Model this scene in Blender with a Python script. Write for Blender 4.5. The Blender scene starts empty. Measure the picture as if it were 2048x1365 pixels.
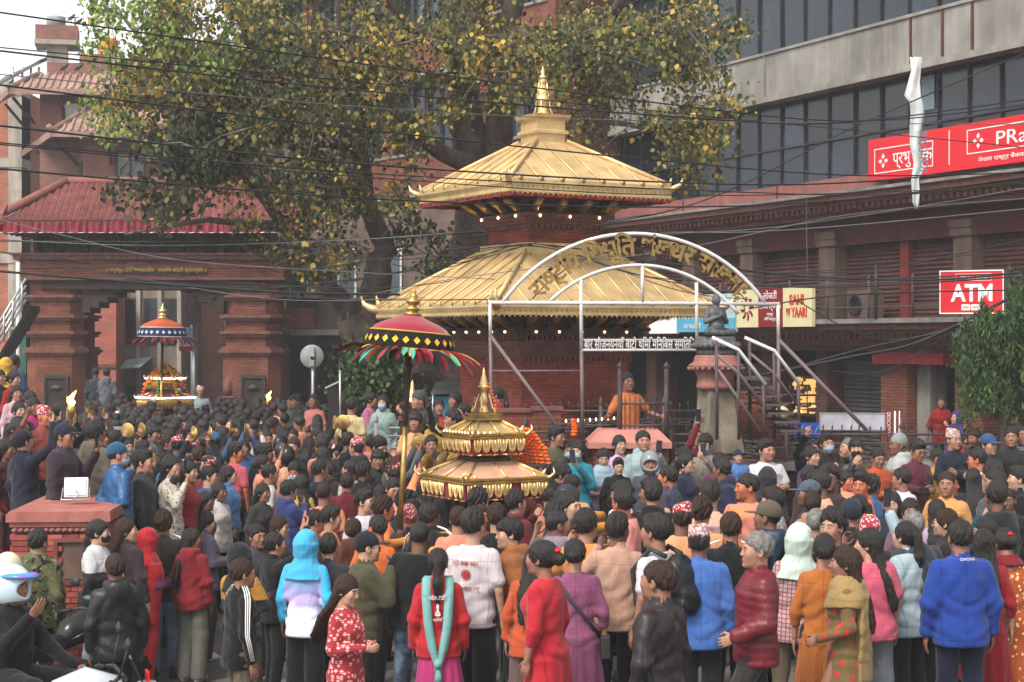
import bpy, math, random
import numpy as np
from mathutils import Vector, Matrix, Euler
random.seed(7)
rng = np.random.default_rng(7)
R = math.radians
sc = bpy.context.scene
col = sc.collection

# ---------------------------------------------------------------- camera, sky, sun, exposure
FPX, CAMZ = 3413.0, 3.5
cam_d = bpy.data.cameras.new('camera')
cam = bpy.data.objects.new('camera', cam_d); col.objects.link(cam)
cam.location = (0, 0, CAMZ); cam.rotation_euler = (R(90), 0, 0)
cam_d.lens = 36.0 * FPX / 2048.0; cam_d.sensor_width = 36.0
cam_d.clip_end = 3000; cam_d.clip_start = 0.1
sc.camera = cam

world = bpy.data.worlds.new('World'); sc.world = world; world.use_nodes = True
wn = world.node_tree; wn.nodes.clear()
sky = wn.nodes.new('ShaderNodeTexSky'); sky.sky_type = 'NISHITA'; sky.sun_disc = False
SUN_EL, SUN_AZ = 52.0, 215.0
sky.sun_elevation = R(SUN_EL); sky.sun_rotation = R(SUN_AZ)
sky.dust_density = 3.0; sky.air_density = 1.0
hs = wn.nodes.new('ShaderNodeHueSaturation'); hs.inputs['Saturation'].default_value = 0.05
bg = wn.nodes.new('ShaderNodeBackground'); bg.inputs['Strength'].default_value = 0.15
wo = wn.nodes.new('ShaderNodeOutputWorld')
wn.links.new(sky.outputs[0], hs.inputs['Color']); wn.links.new(hs.outputs[0], bg.inputs[0]); wn.links.new(bg.outputs[0], wo.inputs[0])

sd = bpy.data.lights.new('sun', 'SUN'); sd.energy = 1.5; sd.angle = R(14); sd.color = (1.0, 0.91, 0.78)
sun = bpy.data.objects.new('sun', sd); col.objects.link(sun)
_az = R(SUN_AZ)
sdir = Vector((math.sin(_az) * math.cos(R(SUN_EL)), math.cos(_az) * math.cos(R(SUN_EL)), math.sin(R(SUN_EL))))
sun.rotation_euler = sdir.to_track_quat('Z', 'Y').to_euler()
sc.view_settings.view_transform = 'Standard'
try: sc.view_settings.look = 'None'
except Exception: pass
sc.view_settings.exposure = 1.02; sc.view_settings.gamma = 1.0
sc.cycles.max_bounces = 6; sc.cycles.diffuse_bounces = 3; sc.cycles.glossy_bounces = 3
sc.cycles.transparent_max_bounces = 6; sc.cycles.volume_bounces = 0
sc.cycles.use_denoising = True

# ---------------------------------------------------------------- helpers
def at(u, v, Y):
 """a point of the place seen at photo pixel (u, v) at distance Y"""
 return Vector(((u - 1024) * Y / FPX, Y, CAMZ + (683 - v) * Y / FPX))

def lin(h):
 if isinstance(h, (tuple, list)): return tuple(h[:3])
 h = h.lstrip('#')
 o = []
 for i in (0, 2, 4):
  c = int(h[i:i+2], 16) / 255
  o.append(c / 12.92 if c <= .04045 else ((c + .055) / 1.055) ** 2.4)
 return tuple(o)

MATS = {}
def nd(nt, t, **kw):
 n = nt.nodes.new(t)
 for k, v in kw.items():
  if k in n.inputs: n.inputs[k].default_value = v
  else: setattr(n, k, v)
 return n

def mat(name, c, rough=.8, metal=0., vary=.25, scale=3., bump=.0, bscale=30., spec=.3, c2=None, stretch=None, coord='Object', detail=5., bdist=.01, streak=0., emis=0., trans=0., sheen=0.):
 """base colour with noise mottling, optional second colour, vertical streaks of dirt and bump"""
 if name in MATS: return MATS[name]
 m = bpy.data.materials.new(name); m.use_nodes = True
 nt = m.node_tree; p = nt.nodes['Principled BSDF']
 c = lin(c)
 p.inputs['Roughness'].default_value = rough; p.inputs['Metallic'].default_value = metal
 p.inputs['Specular IOR Level'].default_value = spec
 tc = nd(nt, 'ShaderNodeTexCoord'); src = tc.outputs[coord]
 mp = nd(nt, 'ShaderNodeMapping'); nt.links.new(src, mp.inputs[0])
 if stretch: mp.inputs['Scale'].default_value = stretch
 no = nd(nt, 'ShaderNodeTexNoise', Scale=scale, Detail=detail, Roughness=.6); nt.links.new(mp.outputs[0], no.inputs[0])
 rp = nd(nt, 'ShaderNodeValToRGB'); nt.links.new(no.outputs[0], rp.inputs[0])
 a = lin(c2) if c2 else tuple(x * (1 - vary) for x in c); b = c if c2 else tuple(min(1, x * (1 + vary * .6)) for x in c)
 rp.color_ramp.elements[0].position = .36; rp.color_ramp.elements[1].position = .66
 rp.color_ramp.elements[0].color = (*a, 1); rp.color_ramp.elements[1].color = (*b, 1)
 out = rp.outputs[0]
 if streak:
  m2 = nd(nt, 'ShaderNodeMapping'); m2.inputs['Scale'].default_value = (2.3, 2.3, .3); nt.links.new(src, m2.inputs[0])
  n2 = nd(nt, 'ShaderNodeTexNoise', Scale=1.6, Detail=6., Roughness=.65); nt.links.new(m2.outputs[0], n2.inputs[0])
  r2 = nd(nt, 'ShaderNodeMapRange'); nt.links.new(n2.outputs[0], r2.inputs[0])
  r2.inputs[1].default_value = .42; r2.inputs[2].default_value = .62; r2.inputs[3].default_value = 1 - streak; r2.inputs[4].default_value = 1
  mx = nd(nt, 'ShaderNodeMix', data_type='RGBA', blend_type='MULTIPLY'); mx.inputs[0].default_value = 1
  nt.links.new(out, mx.inputs[6]); nt.links.new(r2.outputs[0], mx.inputs[7]); out = mx.outputs[2]
 nt.links.new(out, p.inputs['Base Color'])
 if bump:
  nb = nd(nt, 'ShaderNodeTexNoise', Scale=bscale, Detail=6.); nt.links.new(mp.outputs[0], nb.inputs[0])
  bp = nd(nt, 'ShaderNodeBump', Strength=bump, Distance=bdist); nt.links.new(nb.outputs[0], bp.inputs['Height']); nt.links.new(bp.outputs[0], p.inputs['Normal'])
 if emis:
  p.inputs['Emission Color'].default_value = (*c, 1); p.inputs['Emission Strength'].default_value = emis
 if trans: p.inputs['Transmission Weight'].default_value = trans
 if sheen: p.inputs['Sheen Weight'].default_value = sheen
 MATS[name] = m
 return m

def brick_mat(name, c1, c2, mortar, bw=.23, bh=.062, mort=.008, dirt=.3, rot=0.):
 """brick courses in a wall's own (x, z) plane; the object carries a UV map in metres"""
 if name in MATS: return MATS[name]
 m = bpy.data.materials.new(name); m.use_nodes = True
 nt = m.node_tree; p = nt.nodes['Principled BSDF']; p.inputs['Roughness'].default_value = .88; p.inputs['Specular IOR Level'].default_value = .2
 uv = nd(nt, 'ShaderNodeUVMap')
 br = nd(nt, 'ShaderNodeTexBrick'); br.offset = .5
 nt.links.new(uv.outputs[0], br.inputs[0])
 br.inputs['Scale'].default_value = 1; br.inputs['Brick Width'].default_value = bw; br.inputs['Row Height'].default_value = bh
 br.inputs['Mortar Size'].default_value = mort; br.inputs['Mortar Smooth'].default_value = .3; br.inputs['Bias'].default_value = .1
 br.inputs['Color1'].default_value = (*lin(c1), 1); br.inputs['Color2'].default_value = (*lin(c2), 1); br.inputs['Mortar'].default_value = (*lin(mortar), 1)
 no = nd(nt, 'ShaderNodeTexNoise', Scale=1.3, Detail=7., Roughness=.65); tc = nd(nt, 'ShaderNodeTexCoord'); nt.links.new(tc.outputs['Object'], no.inputs[0])
 r2 = nd(nt, 'ShaderNodeMapRange'); nt.links.new(no.outputs[0], r2.inputs[0])
 r2.inputs[1].default_value = .35; r2.inputs[2].default_value = .65; r2.inputs[3].default_value = 1 - dirt; r2.inputs[4].default_value = 1.1
 mx = nd(nt, 'ShaderNodeMix', data_type='RGBA', blend_type='MULTIPLY'); mx.inputs[0].default_value = 1
 nt.links.new(br.outputs[0], mx.inputs[6]); nt.links.new(r2.outputs[0], mx.inputs[7]); nt.links.new(mx.outputs[2], p.inputs['Base Color'])
 bp = nd(nt, 'ShaderNodeBump', Strength=.6, Distance=.01); bp.invert = True
 nt.links.new(br.outputs[1], bp.inputs['Height']); nt.links.new(bp.outputs[0], p.inputs['Normal'])
 MATS[name] = m
 return m

def glass_mat(name, c, rough=.08, vary=.5):
 """dark tinted glazing seen by day: reflects, with dust"""
 if name in MATS: return MATS[name]
 m = mat(name, c, rough=rough, vary=vary, scale=.7, spec=.6)
 nt = m.node_tree; p = nt.nodes['Principled BSDF']
 tc = nd(nt, 'ShaderNodeTexCoord'); n = nd(nt, 'ShaderNodeTexNoise', Scale=1.1, Detail=8.); nt.links.new(tc.outputs['Object'], n.inputs[0])
 r = nd(nt, 'ShaderNodeMapRange'); nt.links.new(n.outputs[0], r.inputs[0]); r.inputs[3].default_value = rough * .5; r.inputs[4].default_value = rough * 4
 nt.links.new(r.outputs[0], p.inputs['Roughness'])
 oi = nd(nt, 'ShaderNodeObjectInfo'); r3 = nd(nt, 'ShaderNodeMapRange'); nt.links.new(oi.outputs['Random'], r3.inputs[0]); r3.inputs[3].default_value = .45; r3.inputs[4].default_value = 1.5
 mx = nd(nt, 'ShaderNodeMix', data_type='RGBA', blend_type='MULTIPLY'); mx.inputs[0].default_value = 1; src = p.inputs['Base Color'].links[0].from_socket; nt.links.new(src, mx.inputs[6]); nt.links.new(r3.outputs[0], mx.inputs[7]); nt.links.new(mx.outputs[2], p.inputs['Base Color'])
 return m

def tag(o, label=None, cat=None, group=None, kind=None):
 if label: o['label'] = label
 if cat: o['category'] = cat
 if group: o['group'] = group
 if kind: o['kind'] = kind
 return o

def thing(name, loc, label, cat, group=None, rz=0.):
 o = bpy.data.objects.new(name, None); col.objects.link(o)
 o.empty_display_size = .1
 o.location = loc; o.rotation_euler = (0, 0, rz)
 return tag(o, label, cat, group)

def basis_of(o):
 """world matrix of a freshly made object"""
 M = Matrix.LocRotScale(o.location, o.rotation_euler, o.scale)
 return basis_of(o.parent) @ M if o.parent else M

class MB:
 """collects faces in world metres (or in a frame M) and links them as one mesh object"""
 def __init__(s, M=None): s.v = []; s.f = []; s.mi = []; s.uv = []; s.M = M; s.cur = 0; s.smooth = []
 def add(s, vs, fs, uvs=None, smooth=False):
  b = len(s.v)
  for p in vs:
   p = Vector(p)
   s.v.append(s.M @ p if s.M else p)
  for i, f in enumerate(fs):
   s.f.append([b + k for k in f]); s.mi.append(s.cur); s.smooth.append(smooth)
   s.uv.append(uvs[i] if uvs else None)
 def box(s, x0, x1, y0, y1, z0, z1, taper=0.):
  t = taper
  vs = [(x0,y0,z0),(x1,y0,z0),(x1,y1,z0),(x0,y1,z0),(x0+t,y0+t,z1),(x1-t,y0+t,z1),(x1-t,y1-t,z1),(x0+t,y1-t,z1)]
  fs = [(3,2,1,0),(4,5,6,7),(0,1,5,4),(1,2,6,5),(2,3,7,6),(3,0,4,7)]
  uv = [[(vs[k][0],vs[k][1]) for k in fs[0]], [(vs[k][0],vs[k][1]) for k in fs[1]],
              [(vs[k][0],vs[k][2]) for k in fs[2]], [(vs[k][1],vs[k][2]) for k in fs[3]],
              [(vs[k][0],vs[k][2]) for k in fs[4]], [(vs[k][1],vs[k][2]) for k in fs[5]]]
  s.add(vs, fs, uv)
 def quad(s, a, b, c, d):
  a, b, c, d = map(Vector, (a, b, c, d))
  L = (b - a).length; H = (d - a).length
  s.add([a, b, c, d], [(0, 1, 2, 3)], [[(0, 0), (L, 0), (L, H), (0, H)]])
 def slab(s, pts, n):
  """a flat polygon given thickness n"""
  n = Vector(n); k = len(pts); P = [Vector(p) for p in pts]
  vs = P + [p + n for p in P]
  fs = [tuple(range(k - 1, -1, -1)), tuple(range(k, 2 * k))] + [(i, (i + 1) % k, k + (i + 1) % k, k + i) for i in range(k)]
  s.add(vs, fs)
 def tube(s, pts, r, n=8, closed=True, smooth=True):
  pts = [Vector(p) for p in pts]
  rs = r if isinstance(r, (list, tuple)) else [r] * len(pts)
  vs = []; fs = []; up = None
  for i, p in enumerate(pts):
   a = pts[max(0, i - 1)]; b = pts[min(len(pts) - 1, i + 1)]
   d = (b - a)
   d = d.normalized() if d.length > 1e-9 else Vector((0, 0, 1))
   if up is None:
    up = Vector((0, 0, 1)) if abs(d.z) < .9 else Vector((1, 0, 0))
   x = up.cross(d)
   x = x.normalized() if x.length > 1e-6 else Vector((1, 0, 0))
   y = d.cross(x).normalized(); up = y
   for k in range(n):
    t = 2 * math.pi * k / n
    vs.append(p + x * math.cos(t) * rs[i] + y * math.sin(t) * rs[i])
  for i in range(len(pts) - 1):
   for k in range(n):
    fs.append((i*n+k, i*n+(k+1)%n, (i+1)*n+(k+1)%n, (i+1)*n+k))
  if closed: fs.append(tuple(range(n-1, -1, -1))); fs.append(tuple((len(pts)-1)*n + k for k in range(n)))
  s.add(vs, fs, smooth=smooth)
 def lathe(s, c, prof, n=24, sx=1., sy=1., smooth=True, rot=0., cap=True):
  """prof: (radius, z) from bottom to top, about c"""
  c = Vector(c); vs = []; fs = []
  for (r, z) in prof:
   for k in range(n):
    t = 2 * math.pi * (k + .5) / n + rot
    vs.append(c + Vector((r * math.cos(t) * sx, r * math.sin(t) * sy, z)))
  for i in range(len(prof) - 1):
   for k in range(n): fs.append((i*n+k, i*n+(k+1)%n, (i+1)*n+(k+1)%n, (i+1)*n+k))
  if cap: fs.append(tuple(range(n-1, -1, -1))); fs.append(tuple((len(prof)-1)*n + k for k in range(n)))
  s.add(vs, fs, smooth=smooth)
 def sq(s, c, prof, smooth=False):
  """square-plan stack: prof (halfside, z)"""
  s.lathe(c, [(r * math.sqrt(2), z) for r, z in prof], 4, smooth=smooth, rot=0.)
 def build(s, name, mats, parent=None, label=None, cat=None, group=None, kind=None, bevel=0.):
  W = basis_of(parent).inverted() if parent else None
  me = bpy.data.meshes.new(name)
  me.from_pydata([tuple(W @ p) if W else tuple(p) for p in s.v], [], s.f)
  if not isinstance(mats, (list, tuple)): mats = [mats]
  for m in mats: me.materials.append(m)
  if len(mats) > 1: me.polygons.foreach_set('material_index', s.mi)
  if any(s.smooth): me.polygons.foreach_set('use_smooth', s.smooth)
  if any(u is not None for u in s.uv):
   ul = me.uv_layers.new(name='UVMap'); li = 0
   data = []
   for f, u in zip(s.f, s.uv):
    for k in range(len(f)): data += list(u[k]) if u else [0, 0]
   ul.data.foreach_set('uv', data)
  o = bpy.data.objects.new(name, me); col.objects.link(o)
  if parent: o.parent = parent
  if bevel:
   b = o.modifiers.new('bevel', 'BEVEL'); b.width = bevel; b.segments = 2; b.limit_method = 'ANGLE'
  return tag(o, label, cat, group, kind)

def inst(src, parent, M, name=None):
 """another object on the same mesh at world matrix M"""
 o = bpy.data.objects.new(name or src.name.split('.')[0], src.data); col.objects.link(o)
 if parent: o.parent = parent; M = basis_of(parent).inverted() @ M
 o.matrix_local = M
 for k in ('kind',):
  if k in src: o[k] = src[k]
 return o

def copy_tree(o, parent=None):
 c = o.copy(); col.objects.link(c)
 if parent: c.parent = parent
 for ch in list(o.children): copy_tree(ch, c)
 return c

def frame(loc, ang):
 return Matrix.Translation(Vector(loc)) @ Matrix.Rotation(ang, 4, 'Z')

def text_mesh(txt, size, extrude=.01, align='CENTER', bold=0.):
 cu = bpy.data.curves.new('lettering', 'FONT'); cu.body = txt; cu.size = size; cu.extrude = extrude; cu.align_x = align
 cu.offset = bold; cu.resolution_u = 3
 o = bpy.data.objects.new('lettering', cu); col.objects.link(o)
 bpy.context.view_layer.update()
 me = bpy.data.meshes.new_from_object(o.evaluated_get(bpy.context.evaluated_depsgraph_get()))
 bpy.data.objects.remove(o)
 return me

def lettering(txt, size, M, m, parent=None, name='lettering', extrude=.004, align='CENTER', bold=0., width=None):
 """flat text in the xz plane of frame M (reading along +x, facing -y)"""
 me = text_mesh(txt, size, extrude, align, bold)
 me.materials.clear(); me.materials.append(m)
 for p in me.polygons: p.material_index = 0
 o = bpy.data.objects.new(name, me); col.objects.link(o)
 S = Matrix.Identity(4)
 if width and me.vertices:
  xs = [v.co.x for v in me.vertices]; w = max(xs) - min(xs)
  if w > 0: S = Matrix.Diagonal((width / w, 1, 1, 1))
 M = M @ Matrix.Rotation(R(90), 4, 'X') @ S
 if parent: o.parent = parent; M = basis_of(parent).inverted() @ M
 o.matrix_local = M
 return o

def sm(x, a, b):
 t = min(1, max(0, (x - a) / (b - a))); return t * t * (3 - 2 * t)

def gz(X, Y):
 """height of the paving"""
 a = .45 * sm(X, -2.8, 1.2)
 return a + (.5 - a) * sm(Y, 18, 24)
# ---------------------------------------------------------------- materials of the place
M_asph = mat('paving', (.11, .10, .095), rough=.9, vary=.35, scale=1.5, bump=.5, bscale=60)
M_conc = mat('weathered_concrete', (.27, .255, .23), vary=.3, scale=.7, streak=.22, bump=.2, bscale=40)
M_conc2 = mat('grey_concrete', (.24, .225, .205), vary=.3, scale=1.2, streak=.3, bump=.2, bscale=40)
M_brick = brick_mat('red_brick', '#8a5140', '#734335', '#4e3b34', dirt=.4)
M_brickd = brick_mat('dark_brick', '#5d3a33', '#4d302a', '#382a26', dirt=.4)
M_brickt = brick_mat('temple_brick', '#964c3a', '#7d3c2f', '#55332b', bw=.2, bh=.05, mort=.004, dirt=.35)
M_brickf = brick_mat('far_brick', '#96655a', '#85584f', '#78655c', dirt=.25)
M_pink = mat('pink_render', '#8c5a54', vary=.15, scale=1.5, streak=.2)
M_terra = mat('terracotta', '#6e463d', vary=.3, scale=6, bump=.3, bscale=50)
M_terrap = mat('pale_terracotta', '#94625a', vary=.2, scale=4, streak=.2, bump=.2, bscale=60)
M_tile = mat('roof_tile', '#7d4744', vary=.35, scale=2.5, bump=.2, bscale=60)
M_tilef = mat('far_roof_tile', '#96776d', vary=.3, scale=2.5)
M_wood = mat('dark_wood', (.035, .02, .016), vary=.4, scale=8, stretch=(1, 1, .2), bump=.3)
M_woodb = mat('brown_wood', (.06, .032, .022), vary=.4, scale=8, bump=.3)
M_glass = glass_mat('tinted_glass', (.012, .02, .032))
M_glass2 = glass_mat('bluish_glass', (.03, .05, .065))
M_frame = mat('dark_metal_frame', (.03, .028, .028), rough=.5)
M_rustf = mat('rusty_strip', (.09, .03, .022), rough=.8)
M_shut = mat('maroon_shutter', '#4f302d', rough=.6, vary=.25, scale=2, streak=.3)
M_shutg = mat('grey_shutter', (.06, .06, .057), rough=.6, vary=.25, scale=2, streak=.3)
M_beam = mat('maroon_beam', '#4c1f1f', vary=.3, scale=2, streak=.25)
M_redpost = mat('red_post', '#66211f', vary=.15)
M_dark = mat('painted_shade', (.012, .01, .009), rough=1, spec=0)  # flat black: the shade of unlit rooms put into the colour
M_tan = mat('tan_column', '#5c4b41', vary=.25, scale=2, streak=.3)
M_gold = mat('gilt_copper', (.80, .58, .29), rough=.48, metal=.45, vary=.28, scale=2.2, c2=(.56, .40, .20), bump=.2, bscale=9, bdist=.02, streak=.14)
M_goldb = mat('bright_gilding', (.82, .6, .28), rough=.3, metal=.75, vary=.25, scale=8, bump=.15, bscale=40)
M_brass = mat('aged_brass', (.5, .33, .1), rough=.35, metal=.85, vary=.35, scale=10, bump=.3, bscale=60)
M_copper = mat('polished_copper', (.85, .5, .34), rough=.35, metal=.5, vary=.15, scale=5)
M_redcl = mat('red_cloth', '#7c0e15', rough=.9, vary=.3, scale=12, sheen=.2)
M_maroonc = mat('faded_maroon_cloth', '#84303a', rough=.9, vary=.25, scale=7)
M_white = mat('white_paint', '#c9c7c4', rough=.45, vary=.12, scale=6)
M_purp = mat('purplish_paint', '#6b5a5c', rough=.5, vary=.15, scale=8)
M_iron = mat('painted_iron', '#4d4143', rough=.6, vary=.2, scale=9)
M_steel = mat('galvanised_steel', (.45, .46, .47), rough=.35, metal=.7)
M_black = mat('black_rubber', (.012, .012, .013), rough=.6)
M_lamp = mat('lamp_glow', (1, .62, .25), emis=4)
M_led = mat('led_glow', (.85, .9, 1), emis=7)
M_flame = mat('flame', (1, .42, .08), emis=9)
M_pale = mat('pale_plaster', '#a9a196', vary=.15, streak=.3)
M_brownw = mat('brown_render', '#6c5a50', vary=.2, streak=.3)
M_grass = mat('grass_green', (.04, .07, .02), vary=.5, scale=30)
M_signred = mat('sign_red', '#c91c28', rough=.35, vary=.05, scale=1)
M_signw = mat('sign_white', '#e6e4e2', rough=.5, vary=.04)
M_stone = mat('black_stone', (.075, .08, .085), rough=.55, vary=.35, scale=9, bump=.25, bscale=40, spec=.4)
M_water = mat('tank_orange', '#d98a1f', rough=.5, vary=.1)
M_blue = mat('sky_blue_print', '#4b9dbb', vary=.1)
M_cream = mat('cream_print', '#cfc79c', vary=.05)
M_dred = mat('dark_red_print', '#7c1a1c', vary=.08)

# ---------------------------------------------------------------- ground
me = bpy.data.meshes.new('ground')
xs = np.concatenate([[-900, -200, -60], np.arange(-30, 30.1, 1.0), [60, 200, 900]]); ys = np.concatenate([[-900, -100, -20], np.arange(0, 60.1, 1.0), [100, 300, 1500]])
vs = [(float(x), float(y), gz(x, y) if 0 <= y else gz(x, 0)) for y in ys for x in xs]
fs = [(j*len(xs)+i, j*len(xs)+i+1, (j+1)*len(xs)+i+1, (j+1)*len(xs)+i) for j in range(len(ys)-1) for i in range(len(xs)-1)]
me.from_pydata(vs, [], fs); me.materials.append(M_asph)
o = bpy.data.objects.new('ground', me); col.objects.link(o); tag(o, 'grey brown dusty street paving under the crowd', kind='structure')

# ---------------------------------------------------------------- office building on the right
FR = Matrix(((.44, .898, 0, 8.07), (-.898, .44, 0, 32.0), (0, 0, 1, 0), (0, 0, 0, 1)))
def fr_s(u, y=0.):
 r = (u - 1024) / FPX; return (r * (32 + .44 * y) - 8.07 - .898 * y) / (.44 + .898 * r)
def fr_z(u, v, y=0.):
 return CAMZ + (683 - v) * (32 - .898 * fr_s(u, y) + .44 * y) / FPX
S0, S1 = -15.5, 9.0
bld = thing('office_building', FR @ Vector((0, 0, .5)), 'long dark glazed office block with grey concrete bands and closed maroon shutters', 'building')
def rb(name, m, fn, **k):
 b = MB(FR); fn(b); return b.build(name, m, bld, **k)
rb('core_wall', M_brownw, lambda b: b.box(S0, S1, .6, 12, .3, 16))
rb('concrete_band', M_conc, lambda b: (b.box(S0, S1, -.25, .6, 8.75, 9.65), b.box(S0, S1, -.33, .2, 8.62, 8.75), b.box(S0, S1, -.29, .3, 9.65, 9.71)))
for s in [fr_s(x) for x in (1549, 1843, 1907, 1967)]:
 rb('joint_strip', M_rustf if s > -2 else M_conc2, lambda b: b.box(s - .03, s + .03, -.275, -.2, 8.77, 9.64))
rb('sill_band', M_pink, lambda b: b.box(S0, S1, -.1, .6, 6.42, 6.82))
for s in (-9, -5.2, -1.4):
 rb('joint_strip', M_rustf, lambda b: b.box(s - .02, s + .02, -.115, -.05, 6.42, 6.82))
# glazing: one pane = one part
pane_me = {}
def pane(s0, s1, z0, z1, y=.12, m=None, nm='pane'):
 w, h = s1 - s0, z1 - z0; key = (round(w, 3), round(h, 3), (m or M_glass).name)
 if key not in pane_me:
  b = MB(); b.box(-w/2, w/2, -.006, .006, -h/2, h/2); o = b.build('pane', m or M_glass); pane_me[key] = o.data; bpy.data.objects.remove(o)
 o = bpy.data.objects.new(nm, pane_me[key]); col.objects.link(o); o.parent = bld
 Mx = FR @ Matrix.Translation(((s0+s1)/2, y, (z0+z1)/2)) @ Matrix.Rotation(R(random.uniform(-.9, .9)), 4, 'Z') @ Matrix.Rotation(R(random.uniform(-.6, .6)), 4, 'X')
 o.matrix_local = basis_of(bld).inverted() @ Mx
st = S0
cols = []
while st < S1: cols.append((st + .01, st + .84)); st += .85
for a, c in cols:
 pane(a, c, 9.74, 11.9); pane(a, c, 6.86, 7.62); pane(a, c, 7.66, 8.6)
 pane(a, c, 12.0, 14.5)
b = MB(FR)
for a, c in cols: b.box(a - .045, a - .015, .06, .16, 6.82, 8.62); b.box(a - .045, a - .015, .06, .16, 9.7, 15)
b.build('mullions', M_frame, bld); b = MB(FR)
for z in (6.82, 7.62, 8.6, 9.7, 11.92): b.box(S0, S1, .05, .14, z, z + .035)
b.build('transoms', M_frame, bld)
rb('shade_backing', M_dark, lambda b: b.box(S0, S1, .3, .55, 6.8, 16))  # black sheet behind the panes, painted shade of the rooms
rb('broken_pane', mat('pale_glass', (.14, .2, .22), rough=.2), lambda b: b.box(fr_s(1838), fr_s(1862), .07, .1, 7.9, 8.55))
# moulded cornice with dentils under the sill band
def cornice(z, s0, s1, out, name='cornice', m=M_terra, y0=0.):
 b = MB(FR)
 b.box(s0, s1, y0 - out, y0 + .6, z + .30, z + .42); b.box(s0, s1, y0 - out * .8, y0 + .6, z + .22, z + .30)
 b.box(s0, s1, y0 - out * .5, y0 + .6, z + .10, z + .22); b.box(s0, s1, y0 - out * .35, y0 + .6, z, z + .10)
 b.build(name, m, bld)
 b = MB(FR); st = s0
 while st < s1: b.box(st, st + .09, y0 - out * .72, y0 - out * .5, z + .12, z + .22); st += .19
 b.build('dentil_row', m, bld, kind='stuff')
cornice(6.0, S0, S1, .55)
rb('cornice_slab', M_conc2, lambda b: b.box(S0, S1, -.62, .3, 6.42, 6.48))
rb('lintel_beam', M_beam, lambda b: b.box(S0, S1, .1, .6, 5.45, 6.0))
# first-floor shutters: corrugated sheets between columns
def shutter(s0, s1, z0, z1, m, y=.32, pitch=.085):
 b = MB(FR); n = int((z1 - z0) / pitch); vs = []; fs = []
 for i in range(n * 4 + 1):
  z = z0 + (z1 - z0) * i / (n * 4); yy = y - .028 * math.sin(math.pi * ((i % 4) / 4))
  vs += [(s0, yy, z), (s1, yy, z)]
 for i in range(n * 4): fs.append((2*i, 2*i+1, 2*i+3, 2*i+2))
 b.add(vs, fs, smooth=False); b.box(s0, s1, y - .05, y + .02, z0 - .07, z0)
 return b.build('roller_shutter', m, bld)
colx = [(1290, 1312), (1365, 1388), (1480, 1505), (1637, 1670), (1906, 1943)]
cs = [(fr_s(a), fr_s(c)) for a, c in colx]
for a, c in cs + [(3.6, 4.05), (7.5, 8)]:
 rb('column', M_tan, lambda b: (b.box(a, c, .0, .6, 3.9, 5.75), b.box(a - .04, c + .04, -.04, .6, 5.45, 5.6), b.box(a - .06, c + .06, -.06, .6, 5.6, 5.75), b.box(a-.05, c+.05, -.05, .6, 3.9, 4.1)))
shut = [(-15.4, cs[0][0]), (cs[0][1], cs[1][0]), (cs[1][1], cs[2][0]), (cs[2][1], cs[3][0]), (cs[3][1], fr_s(1785)), (fr_s(1802), cs[4][0]), (cs[4][1], 3.6), (4.05, 7.5)]
for i, (a, c) in enumerate(shut): shutter(a, c, 4.0, 5.45 if i != 3 else 5.3, M_shut)
rb('red_post', M_redpost, lambda b: b.box(fr_s(1785), fr_s(1802), .18, .5, 3.9, 5.45))
cornice(3.42, S0, S1, .75)
rb('ledge', M_conc2, lambda b: b.box(S0, S1, -.85, .6, 3.84, 3.93))
# balcony rail pipes along the ledge
b = MB(FR)
for z in (4.15, 4.4, 4.62): b.tube([(S0, -.7, z), (S1, -.7, z)], .018, 6)
b.build('rail_pipes', M_iron, bld)
for k in range(18):
 s = -13 + k * 1.3
 rb('rail_post', M_iron, lambda b: b.tube([(s, -.7, 3.92), (s, -.7, 4.75)], .025, 6))
# ground floor
rb('shade_sheet', M_dark, lambda b: b.box(S0, S1, .5, .62, .3, 3.42))  # black sheet in place of the shaded shop interiors
rb('soffit', M_woodb, lambda b: b.box(S0, S1, -.2, .6, 3.3, 3.42))
for u0, u1, m in ((1640, 1662, M_brickd), (1770, 1822, M_brick), (1826, 1852, M_conc2), (1918, 1975, M_brick), (1530, 1552, M_brickd), (1400, 1420, M_brickd), (1300, 1318, M_brickd)):
 rb('ground_pillar', m, lambda b: b.box(fr_s(u0), fr_s(u1), -.1 if m is not M_conc2 else .1, .6, .3, 3.3))
shutter(fr_s(1664), fr_s(1768), .5, 3.1, M_shutg); shutter(fr_s(1975), 5.5, .5, 3.1, M_shut); shutter(fr_s(1450), fr_s(1530), .5, 3.0, M_shutg)
rb('shop_fascia', M_redcl, lambda b: b.box(fr_s(1768), fr_s(1912), -.3, .0, 3.06, 3.28))
rb('step', M_conc2, lambda b: b.box(S0, S1, -.8, .6, .3, .62))
# glowing shop display
rb('shop_display', M_woodb, lambda b: b.box(fr_s(1565), fr_s(1638), .35, .48, 1.9, 2.75))
b = MB(FR); s_a, s_b = fr_s(1565), fr_s(1638)
for k in range(60):
 x = random.uniform(s_a, s_b - .12); z = random.uniform(1.95, 2.7); b.box(x, x + random.uniform(.04, .12), .25, .35, z, z + random.uniform(.02, .09))
b.build('lit_goods', mat('warm_shop_light', (1, .6, .2), emis=.3), bld, kind='stuff')
b = MB(FR); b.box(fr_s(1607), fr_s(1634), .2, .26, 2.1, 2.14); b.box(fr_s(1607), fr_s(1634), .2, .26, 2.66, 2.7); b.box(fr_s(1607), fr_s(1610), .2, .26, 2.14, 2.66); b.box(fr_s(1631), fr_s(1634), .2, .26, 2.14, 2.66)
b.build('lit_frame', MATS['warm_shop_light'], bld)
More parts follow.
